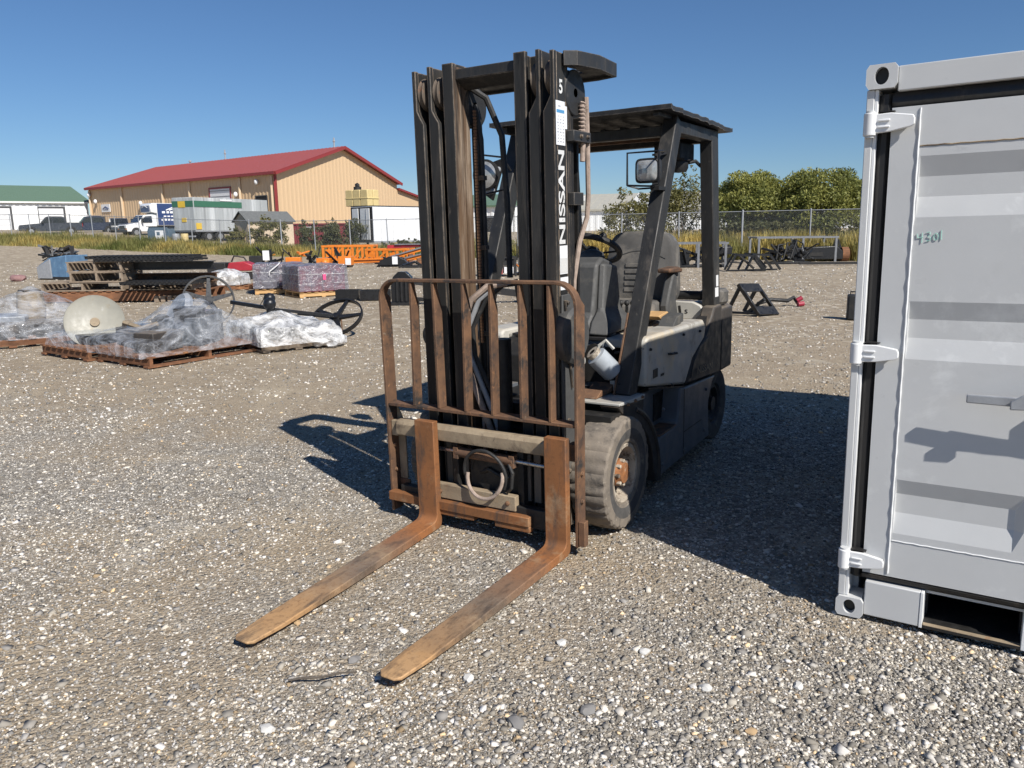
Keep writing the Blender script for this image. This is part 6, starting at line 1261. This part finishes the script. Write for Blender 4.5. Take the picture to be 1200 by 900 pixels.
for k in range(9): MB().box(-.05, .05, -.06, .06, 0, .14, M=rotz((.85 + k * .15, -.9, 0), random.uniform(-.2, .2))).build('spacer_block', M_WOOD, stack_base, .006)
# blue machine with scrap
t = thing('blue_machine', 'faded blue machine casing with black scrap heaped on top, left of the pallet stack', 'machine', (-16.15, 28.3, 0), R(-18)); t.scale = (.74, .8, .92)
MB().prism([(-.85, .1), (.75, .1), (.85, .95), (-.2, .85), (-.95, .55)], 'y', -.6, .6).build('casing', M_BLUE, t, .03); MB().prism([(-.95, .06), (-.1, .06), (-.1, .80), (-.95, .50)], 'y', -.68, -.61).build('grey_panel', M_GALV, t, .01); MB().box(-.9, .8, -.62, .62, 0, .12).build('skid', M_BLKMAT, t)
for i in range(34):
    a, b_ = Vector((random.uniform(-1.2, .8), random.uniform(-.5, .5), .7 + random.random() * .3)), Vector((random.uniform(-1.2, .9), random.uniform(-.5, .5), .8 + random.random() * .55)); MB().beam(a, b_, random.uniform(.05, .16), random.uniform(.03, .1)).build('scrap_piece', random.choice([M_BLKMAT, M_BLK, M_CWT, M_GREYBODY]), t)
t = tag(MB().ball((0, 0, .12), .22, 2, (1.3, .9, .6), .25).build('rag_bundle', mat('pinkish_rags', (.34, .2, .19), (.2, .11, .11), 6, .9, 0, (), .4, 20), None), 'reddish bundle of rags at the foot of the blue machine', 'rags'); t.location = (-17.2, 27.2, 0)
# pallets of red goods in grey film
M_FDARK = mat('dark_wrapped_goods', (.10, .085, .105), (.065, .06, .078), 5, .35, 0, [((.16, .03, .045), 3.2, .52, .58)], .1, 30, (1, 1, .45), coat=.3); M_FRED = mat('red_cartons', (.36, .03, .06), (.26, .022, .045), 5, .45, 0, [((.13, .08, .09), 4, .55, .7)], .05, 30)
for (x, y, rz, lab, k) in ((-6.15, 20.7, R(14), 'shrink-wrapped pallet of red cartons, left of two, with a white cable on its front', 0), (-4.92, 19.55, R(34), 'shrink-wrapped pallet of red cartons, right of two, with a pink label', 1)):
    pallet('new yellow pallet under the ' + ('left' if k == 0 else 'right') + ' shrink-wrapped red load', x, y, 0, rz + R(90) * 0, 1.2, 1.15, M_WOODN, 7)
    t = thing('wrapped_load', lab, 'load', (x, y, .137), rz)
    for i in range(4):
        for j in range(3):
            h = .56 + .05 * ((i + j + k) % 2); MB().box(-.58 + i * .29, -.30 + i * .29, -.56 + j * .375, -.20 + j * .375, 0, h).build('carton', M_FRED if (i * 3 + j + k) % 3 else M_FDARK, t, .01)
    drape('stretch_film', t, 1.22, 1.18, lambda u, v: .64, film('grey_stretch_film_' + ('one' if k == 0 else 'two'), .72, .42, (.24, .235, .27)), .02, n=30, m_=26, wr=.03, seed=31 + k)
    for z in (.2, .42): MB().tube([(a_ * .63, b_ * .61, z) for a_, b_ in ((-1, -1), (1, -1), (1, 1), (-1, 1))], .006, 4, True).build('film_edge', M_FILMW, t)
    if k: MB().box(-.02, .06, -.625, -.612, .28, .42).build('pink_label', plain('pink_label', (.75, .10, .25)), t)
    else: MB().tube([(-.22, -.64, .35), (-.2, -.65, .45), (.02, -.64, .62), (.05, -.5, .66)], .016, 5).build('white_cable', M_SIGN, t); MB().tube([(-.1, -.66, .02), (.1, -.68, .08), (.3, -.66, .0), (.45, -.66, .1)], .012, 5).build('black_cable', M_BLKRUB, t)
t = thing('wrapped_load', 'low clear-wrapped bundle on a brown pallet between the grating stack and the red loads', 'load', (-8.1, 22.2, .14)); junk(t, [(0, 0, 0, .7, .5, .2, .2), (.2, .1, .0, .3, .3, .3, .5)], [M_GALV, M_BEIGE]); drape('stretch_film', t, 1.0, .9, lambda u, v: .28 + lump(u, v, 0, 0, 1, .15), M_FILMW, 0, n=26, m_=24, wr=.05, seed=41)
pallet('brown pallet under the low clear-wrapped bundle', -7.9, 22.1, 0, R(5), 1.6, 1.0, M_WOODB, 7)
t = thing('red_pump', 'red machine part with a black frame and hoses, right of the pallet stack', 'machine part', (-9.6, 26.9, 0)); MB().prism([(-.1, .3), (.75, .3), (.8, .5), (.5, .62), (.0, .58)], 'y', -.3, .3).build('casing', M_RED, t, .03); MB().box(-.75, -.12, -.3, .3, .25, .58).build('black_frame', M_BLKMAT, t, .02); MB().box(-.7, .7, -.3, .3, 0, .24).build('skid', M_BLKMAT, t, .01); MB().tube([(0, 0, .6), (.1, .0, .8), (.4, .1, .75), (.6, 0, .5)], .03, 6).build('hose', M_BLKRUB, t)
# black boxes and the black seat frame behind the backrest
for (x, y, w_, d_, h, rz, lab) in ((-3.85, 18.4, .56, .30, .22, R(-4), 'flat black steel box on the gravel, left of two near the red loads'), (-3.15, 18.1, .70, .35, .23, R(5), 'longer black steel box on the gravel, half behind the backrest corner')):
    t = thing('steel_box', lab, 'box', (x, y, 0), rz, 'black steel boxes on the gravel'); e = .012
    MB().box(-w_ / 2, w_ / 2, -d_ / 2, d_ / 2, 0, e).build('floor', M_BLK, t)
    for a in ((-w_ / 2, w_ / 2, -d_ / 2, -d_ / 2 + e), (-w_ / 2, w_ / 2, d_ / 2 - e, d_ / 2), (-w_ / 2, -w_ / 2 + e, -d_ / 2 + e, d_ / 2 - e), (w_ / 2 - e, w_ / 2, -d_ / 2 + e, d_ / 2 - e)): MB().box(*a, e + .0005, h).build('side', M_BLK, t)
t = thing('black_attachment', 'black rounded steel attachment with long arms on the gravel behind the backrest', 'attachment', (-2.32, 16.75, 0), R(-8))
MB().loft([[(x * k, yy, z) for x, z in ((-.24, 0), (.24, 0), (.25, .4), (.20, .6), (.08, .71), (-.08, .71), (-.20, .6), (-.25, .4))] for yy, k in ((-.10, 1), (.06, 1.0), (.10, .9))]).build('shell', M_BLK, t, .01); 
for x in (-.10, .0, .10): MB().box(x - .02, x + .02, -.14, -.1005, .08, .55).build('rib', M_BLKMAT, t)
MB().beam((.2, .1, .50), (2.7, .6, .16), .16, .14).build('arm', M_BLKMAT, t); MB().beam((.2, .2, .1), (1.2, .3, .06), .10, .08).build('arm', M_BLKMAT, t); MB().box(.9, 1.2, .2, .5, 0, .4).build('foot', M_BLKMAT, t); MB().box(2.5, 2.8, .4, .8, 0, .3).build('foot', M_BLKMAT, t); MB().box(-.3, .3, -.2, .2, 0, .06).build('base_plate', M_BLKMAT, t)
# orange frames along the fence
def orange_frame(lab, x, y, rz, L, Wd, nb, h=.75):
    t = thing('machine_chassis', lab, 'frame', (x, y, 0), rz, 'orange machine frames along the fence')
    for yy in (-Wd / 2, Wd / 2):
        for z in (.12, h): MB().box(-L / 2, L / 2, yy - .05, yy + .05, z, z + .11).build('rail', M_ORANGE, t, .01)
        for i in range(nb): xx = -L / 2 + .08 + (L - .16) * i / (nb - 1); MB().box(xx - .06, xx + .06, yy - .04, yy + .04, .231, h - .001).build('upright', M_ORANGE, t, .005)
    for i in range(nb): xx = -L / 2 + .08 + (L - .16) * i / (nb - 1); MB().box(xx - .045, xx + .045, -Wd / 2 + .051, Wd / 2 - .051, h + .01, h + .1).build('cross_member', M_ORANGE, t, .005)
    for i in range(nb - 1):
        xx = -L / 2 + .08 + (L - .16) * i / (nb - 1)
        if i % 2 == 0: MB().box(xx + .12, xx + .42, -Wd / 2 - .02, -Wd / 2 + .02, .3, h - .1).build('side_plate', M_ORANGE, t, .01)
        else: MB().beam((xx + .06, -Wd / 2, .25), (xx + .5, -Wd / 2, h - .02), .05, .07).build('brace', M_ORANGE, t)
    for xx in (-L / 2 + .3, L / 2 - .3): MB().box(xx - .1, xx + .1, -Wd / 2 - .1, Wd / 2 + .1, 0, .119).build('timber', M_WOODB, t)
    return t
orange_frame('long orange ladder-like frame, leftmost of the row along the fence', -8.3, 40.6, R(-3), 2.7, 1.0, 6, .80); orange_frame('lower orange frame in the middle of the row along the fence', -6.1, 39.8, R(-10), 2.3, 1.0, 5, .62)
for (x, y, L, rz, h0, h1, lab) in ((-6.3, 38.6, 3.4, R(8), .12, .22, 'flat orange arm lying lowest on the gravel in front of the orange frames'), (-4.9, 38.4, 2.6, R(14), .25, .85, 'orange boom arm rising to the right beside the mast'), (-4.4, 37.6, 2.4, R(12), .15, .62, 'second orange boom arm, lower, rising to the right beside the mast'), (-5.2, 40.2, 2.0, R(4), .80, .86, 'dark red orange bar lying across the top of the boom arms')):
    t = thing('loader_boom', lab, 'boom arm', (x, y, 0), rz, 'orange boom arms by the fence'); mt = M_RED if 'dark' in lab else M_ORANGE
    MB().beam((-L / 2, 0, h0), (L / 2, 0, h1), .16, .16, h1=.12).build('beam', mt, t, .01); MB().cyl((-L / 2, -.14, h0), (-L / 2, .14, h0), .10, n=14).build('pivot', mt, t); MB().beam((-L / 2 + .3, -.14, h0 + .12), (L / 2 - .3, -.14, h1 + .06), .06, .06).build('ram', M_CHROME if h1 > .6 else mt, t); MB().box(-.1, .1, -.2, .2, 0, (h0 + h1) / 2 - .07).build('stand', M_WOODB, t)
def heap(name, lab, cat, x, y, rz, pcs, mts, extra=None, sc=1.0, n=12, w_=1.0, h=.6, d_=.5):
    t = thing(name, lab, cat, (x, y, 0), rz)
    MB().box(-w_ / 2, w_ / 2, -d_ / 2, d_ / 2, 0, .1).build('base', mts[0], t, .01)
    for i in range(n):
        a = Vector((random.uniform(-w_ / 2, w_ / 2), random.uniform(-d_ / 2, d_ / 2), random.uniform(.06, h * .6))); b_ = Vector((a.x + random.uniform(-.5, .5) * w_ * .6, random.uniform(-d_ / 2, d_ / 2), random.uniform(.1, h))); MB().beam(a, b_, random.uniform(.05, .14), random.uniform(.04, .12)).build(pcs, random.choice(mts), t, .008)
    return t
t = heap('attachment_heap', 'black loader attachment with orange pieces, behind the left red load', 'attachment', -10.8, 37.5, R(5), 'steel_piece', [M_BLK, M_BLKMAT, M_BLK, M_ORANGE], n=14, w_=2.2, h=.95, d_=.8); MB().box(-1.6, -1.0, -.4, .2, 0, .5).build('black_crate', M_BLKMAT, t, .01); MB().box(-.95, -.65, -.42, -.38, .3, .75).build('white_tag', M_SIGN, t); MB().box(.1, .8, -.5, .0, .1, .42).build('orange_block', M_ORANGE, t, .02)
t = heap('attachment_heap', 'black jointed attachment with an orange block and white tag, behind the right red load', 'attachment', -8.2, 35.6, R(-5), 'steel_piece', [M_BLK, M_BLKMAT, M_BLK], n=14, w_=1.9, h=1.05, d_=.8); MB().box(-.5, .1, -.5, .0, .1, .42).build('orange_block', M_ORANGE, t, .02); MB().box(.5, 1.1, -.5, .0, .1, .50).build('orange_block', M_ORANGE, t, .02); MB().box(.85, 1.1, -.53, -.501, .12, .42).build('white_tag', M_SIGN, t); MB().ball((-.1, -.5, .22), .18, 2).build('orange_cap', M_ORANGE, t)
t = heap('attachment_heap', 'low black arched attachment with a white tag in front of the orange boom arms', 'attachment', -5.3, 35.4, R(2), 'steel_piece', [M_BLK, M_BLKMAT], n=8, w_=1.3, h=.5, d_=.6); MB().loft([[(x, yy, z) for x, z in ((-.75, 0), (-.55, .3), (-.2, .46), (.2, .46), (.55, .3), (.8, 0))] for yy in (-.3, .3)]).build('shell', M_BLK, t, .01); MB().box(-.02, .22, -.33, -.305, .12, .46).build('white_tag', M_SIGN, t)
t = heap('attachment_heap', 'flat black attachment on the gravel just left of the mast', 'attachment', -4.0, 34.2, R(-4), 'steel_piece', [M_BLKMAT, M_BLK], n=9, w_=1.7, h=.28, d_=.7); t2 = MB().box(.85, .98, -.4, -.36, .45, 1.0).build('white_tag', M_SIGN, t)
# generator seen through the mast
t = thing('generator', 'black framed generator with an orange top, seen between the mast columns', 'generator', (-.35, 27.0, 0), R(4)); 
for x in (-.5, .5):
    for y in (-.35, .35): MB().box(x - .03, x + .03, y - .03, y + .03, 0, .62).build('frame_post', M_BLKMAT, t)
for y in (-.35, .35): MB().box(-.53, .53, y - .03, y + .03, .621, .68).build('frame_bar', M_BLKMAT, t)
MB().box(-.44, .05, -.38, .3, .08, .34).build('engine', M_RED, t, .02); MB().box(.1, .42, -.385, .3, .10, .32).build('control_panel', M_SIGN, t, .01); MB().box(-.46, .44, -.30, .32, .36, .60).build('tank', M_BLKMAT, t, .02); MB().prism([(-.5, .685), (.12, .685), (.05, 1.0), (-.45, 1.06)], 'y', -.3, .3).build('orange_hood', M_ORANGE, t, .03); MB().box(.14, .34, -.3, .2, .685, .95).build('air_filter', M_BLK, t, .02)
MB().tube([(.2, -.32, .68), (.2, -.32, 1.1), (.55, -.32, 1.1), (.55, -.32, .55)], .02, 6).build('handle', M_BLKMAT, t)
t = heap('attachment_heap', 'small black and orange attachment right of the generator', 'attachment', .55, 27.5, R(3), 'steel_piece', [M_BLK, M_BLKMAT, M_ORANGE], n=10, w_=.9, h=.6, d_=.5); MB().box(-.25, .5, -.4, -.2, .12, .26).build('orange_bar', M_ORANGE, t, .02)
# quick-attach plate, can
t = thing('hitch_plate', 'black steel hitch plate with a square opening, propped on the gravel behind the forklift', 'plate', (4.62, 13.75, 0))
W1 = Vector((.86, .40, -.04)).normalized(); H1 = Vector((-.46, .42, .78)).normalized(); N1 = W1.cross(H1)
Mp = Matrix(((W1.x, H1.x, N1.x, -.22), (W1.y, H1.y, N1.y, -.10), (W1.z, H1.z, N1.z, .035), (0, 0, 0, 1)))
for a in ((0, .46, 0, .17), (0, .46, .50, .68), (0, .04, .1705, .4995), (.42, .46, .1705, .4995)): MB().box(a[0], a[1], a[2], a[3], -.012, .012, M=Mp).build('plate', M_BLK, t, .004)
for u in (0.0, .435): MB().box(u, u + .025, .0, .68, -.07, -.0125, M=Mp).build('flange', M_BLK, t, .003)
for o_ in (0, .40):
    c0 = Mp @ Vector((.02 + o_, .62, -.05)); c1 = Vector((c0.x - .12, c0.y + .30, .02)); MB().beam(c0, c1, .05, .05).build('prop', M_BLKMAT, t); c2 = Mp @ Vector((.02 + o_, .06, -.06)); MB().beam(c2, c1, .05, .04).build('prop', M_BLKMAT, t)
MB().beam((-.35, .22, .03), (-.12, -.02, .30), .06, .05).beam((-.35, .22, .03), (.1, .1, .06), .05, .05).build('brace', M_BLKMAT, t)
t = thing('hydraulic_hose', 'black hose with red couplings on the gravel behind the hitch plate', 'hose', (5.45, 15.5, 0)); MB().tube([(-.5, 0, .05), (-.2, .1, .12), (.1, .0, .10), (.25, .1, .16), (.3, .0, .06)], .04, 7).build('hose', M_BLKRUB, t); MB().cyl((.28, .0, .10), (.38, .0, .16), .045).build('coupling', plain('bright_red_plastic', (.32, .02, .045)), t); MB().cyl((.26, -.12, .04), (.38, -.1, .05), .05).build('coupling', bpy.data.materials['bright_red_plastic'], t)
t = thing('jerry_can', 'black upright can standing on the gravel beside the container edge', 'can', (5.80, 13.05, 0), R(-20)); MB().box(-.11, .11, -.14, .14, 0, .42).build('can_body', M_BLKMAT, t, .025); MB().tube([(-.07, 0, .41), (-.07, 0, .47), (.05, 0, .47), (.05, 0, .41)], .012, 6).build('handle', M_BLKMAT, t); MB().cyl((.08, .08, .41), (.08, .08, .45), .03).build('cap', M_BLK, t)
# galvanised racks with black attachments
def rack(lab, x, y, rz, L, Wd, H, tops=True):
    t = thing('galvanised_rack', lab, 'rack', (x, y, 0), rz, 'galvanised racks by the fence')
    for xx in (-L / 2, L / 2) if L < 2.6 else (-L / 2, .25, L / 2):
        for yy in (-Wd / 2, Wd / 2): MB().box(xx - .045, xx + .045, yy - .045, yy + .045, 0, H).build('leg', M_RACK, t)
    for yy in (-Wd / 2, Wd / 2): MB().box(-L / 2 - .1, L / 2 + .1, yy - .045, yy + .045, H + .001, H + .08).build('top_bar', M_RACK, t)
    for xx in (-L / 2, 0, L / 2): MB().box(xx - .03, xx + .03, -Wd / 2 + .046, Wd / 2 - .046, H + .005, H + .07).build('cross_bar', M_RACK, t)
    return t
rack('longer galvanised rack in front of the fence, beside the container edge', 13.0, 36.2, R(-4), 3.4, 1.7, 1.05); rack('galvanised rack seen past the rear pillar of the forklift', 7.35, 31.8, R(-10), 2.6, 1.2, .92)
t = heap('attachment_heap', 'black attachment heaped under the rack behind the rear pillar', 'attachment', 7.4, 31.6, R(0), 'steel_piece', [M_BLK, M_BLKMAT], n=34, w_=2.6, h=.85, d_=.8); MB().box(-1.3, -.2, -.2, .3, .1, .62).build('black_box', M_BLK, t, .02); MB().box(.3, 1.5, -.2, .3, .5, .80).build('black_box', M_BLK, t, .02)
t = heap('attachment_heap', 'black jumble of steel frames and hoses in front of the longer rack', 'attachment', 11.9, 33.6, R(3), 'steel_piece', [M_BLK, M_BLKMAT, M_BLK], n=38, w_=1.7, h=.85, d_=.9)
for i in range(3): MB().tube([(-.6 + i * .3, -.3, .2), (-.5 + i * .4, -.2, .8 + .1 * i), (-.1 + i * .35, -.1, .85), (.2 + i * .3, -.2, .2)], .035, 6).build('hose', M_BLKRUB, t)
t = thing('roller_attachment', 'black roller attachment with a pale roller end under the longer rack', 'attachment', (13.8, 35.6, 0), R(-4)); MB().prism([(-1.2, .1), (1.2, .1), (1.2, .45), (.9, .7), (-.9, .62), (-1.2, .45)], 'y', -.35, .35).build('housing', M_BLK, t, .03); MB().cyl((1.201, 0, .32), (1.5, 0, .32), .32, n=24).build('roller', M_WOODB, t); MB().box(-.5, .3, -.37, -.351, .25, .42).build('window', M_DGREASE, t)
for x in (-.9, 1.0): MB().prism([(x - .2, .6), (x + .2, .6), (x + .05, 1.0), (x - .05, 1.0)], 'y', -.1, .1).build('lug', M_BLK, t, .01)
for (x, y, rz, lab) in ((8.95, 28.6, R(10), 'black triangular steel frame on the gravel, right of the rear pillar'), (8.3, 28.2, R(-6), 'black upright steel bracket next to the triangular frame')):
    t = thing('grapple', lab, 'attachment', (x, y, 0), rz)
    if 'tri' in lab:
        for yy in (-.3, .3): MB().beam((-.5, yy, .04), (-.2, yy, .62), .07, .07).beam((-.2, yy, .60), (.45, yy, .55), .07, .07).beam((.42, yy, .58), (.85, yy, .04), .07, .07).build('side_frame', M_BLK, t)
        MB().beam((-.2, -.3, .60), (-.2, .3, .60), .07, .07).build('cross_bar', M_BLK, t); MB().beam((.44, -.3, .56), (.44, .3, .56), .07, .07).build('cross_bar', M_BLK, t); MB().beam((-.5, 0, .03), (.9, 0, .03), .06, .05).build('base_bar', M_BLK, t); MB().beam((-.1, -.1, .6), (.5, .1, .1), .09, .06).build('ram', M_BLKMAT, t)
    else: MB().box(-.08, .08, -.1, .1, 0, .85).build('post', M_BLKMAT, t, .01); MB().box(-.1, .7, -.08, .08, .85, .93).build('arm', M_BLKMAT, t, .01); MB().box(.5, .6, -.08, .08, 0, .849).build('post', M_BLKMAT, t, .01)
t = thing('steel_bar', 'long dark steel bar on the gravel beyond the can, beside the container', 'bar', (13.4, 31.8, .04), R(-4)); MB().box(-1.6, 1.9, -.06, .06, 0, .1).build('bar', M_BLKMAT, t, .005)
t = tag(MB().tube([(0, 0, .008), (.05, .012, .010), (.11, .010, .012), (.17, .03, .016), (.235, .045, .010)], [.0035, .0045, .004, .0042, .0025], 6).build('stick', mat('dark_twig', (.11, .09, .07), (.07, .058, .048), 20, .9), None), 'thin dark stick lying on the gravel near the camera', 'stick'); t.location = (-.80, 2.46, .0)
# separate larger stones
LIGHT, GREYS, TANS = plain('white_limestone', (.60, .585, .55), .9), plain('grey_stone', (.22, .21, .20), .9), plain('tan_stone', (.48, .33, .18), .9)
def rock(x, y, r, mt, lab, grp):
    b = MB(); M = rotz((0, 0, 0), random.random() * 6) ; v = bmesh.ops.create_icosphere(b.bm, subdivisions=2, radius=1)['verts']; sd_ = random.random() * 50
    for q in v: k = 1 + .38 * mnoise.noise(q.co * 1.3 + Vector((sd_, 0, 0))); q.co = M @ Vector((q.co.x * r * 1.25 * k, q.co.y * r * .9 * k, q.co.z * r * .62 * k))
    o = b.build('stone', mt, None, smooth=25); o.location = (x, y, tzf(x, y) + r * .22); tag(o, lab, 'stone', grp)
for x, y, r, mt, lab in ((-.92, 2.92, .019, LIGHT, 'pale round stone lying left of the tip of the left fork'), (.18, 2.74, .020, LIGHT, 'pale stone on the gravel right of the tip of the right fork'), (.49, 2.66, .020, LIGHT, 'pale stone on the gravel halfway between the right fork tip and the container'), (-.17, 2.50, .021, LIGHT, 'pale stone on the gravel just below the tip of the right fork'), (-.80, 2.22, .022, LIGHT, 'pale stone lying left of the dark stick, near the bottom edge'), (.66, 2.42, .020, LIGHT, 'pale stone near the bottom edge, straight below the forklift wheel'), (.98, 2.42, .020, LIGHT, 'pale stone near the bottom edge below the container corner'), (.0, 2.24, .028, GREYS, 'dark grey rock at the bottom edge, below the right fork tip'), (.24, 2.30, .026, GREYS, 'grey brown rock at the bottom edge, right of the dark grey rock'), (-.60, 2.62, .020, GREYS, 'dark grey rock on the gravel between the two fork tips'), (-.885, 2.895, .015, TANS, 'small tan stone touching a white stone left of the left fork tip'), (.745, 2.185, .016, TANS, 'small orange tan stone at the bottom right of the gravel')): rock(x, y, r, mt, lab, None)
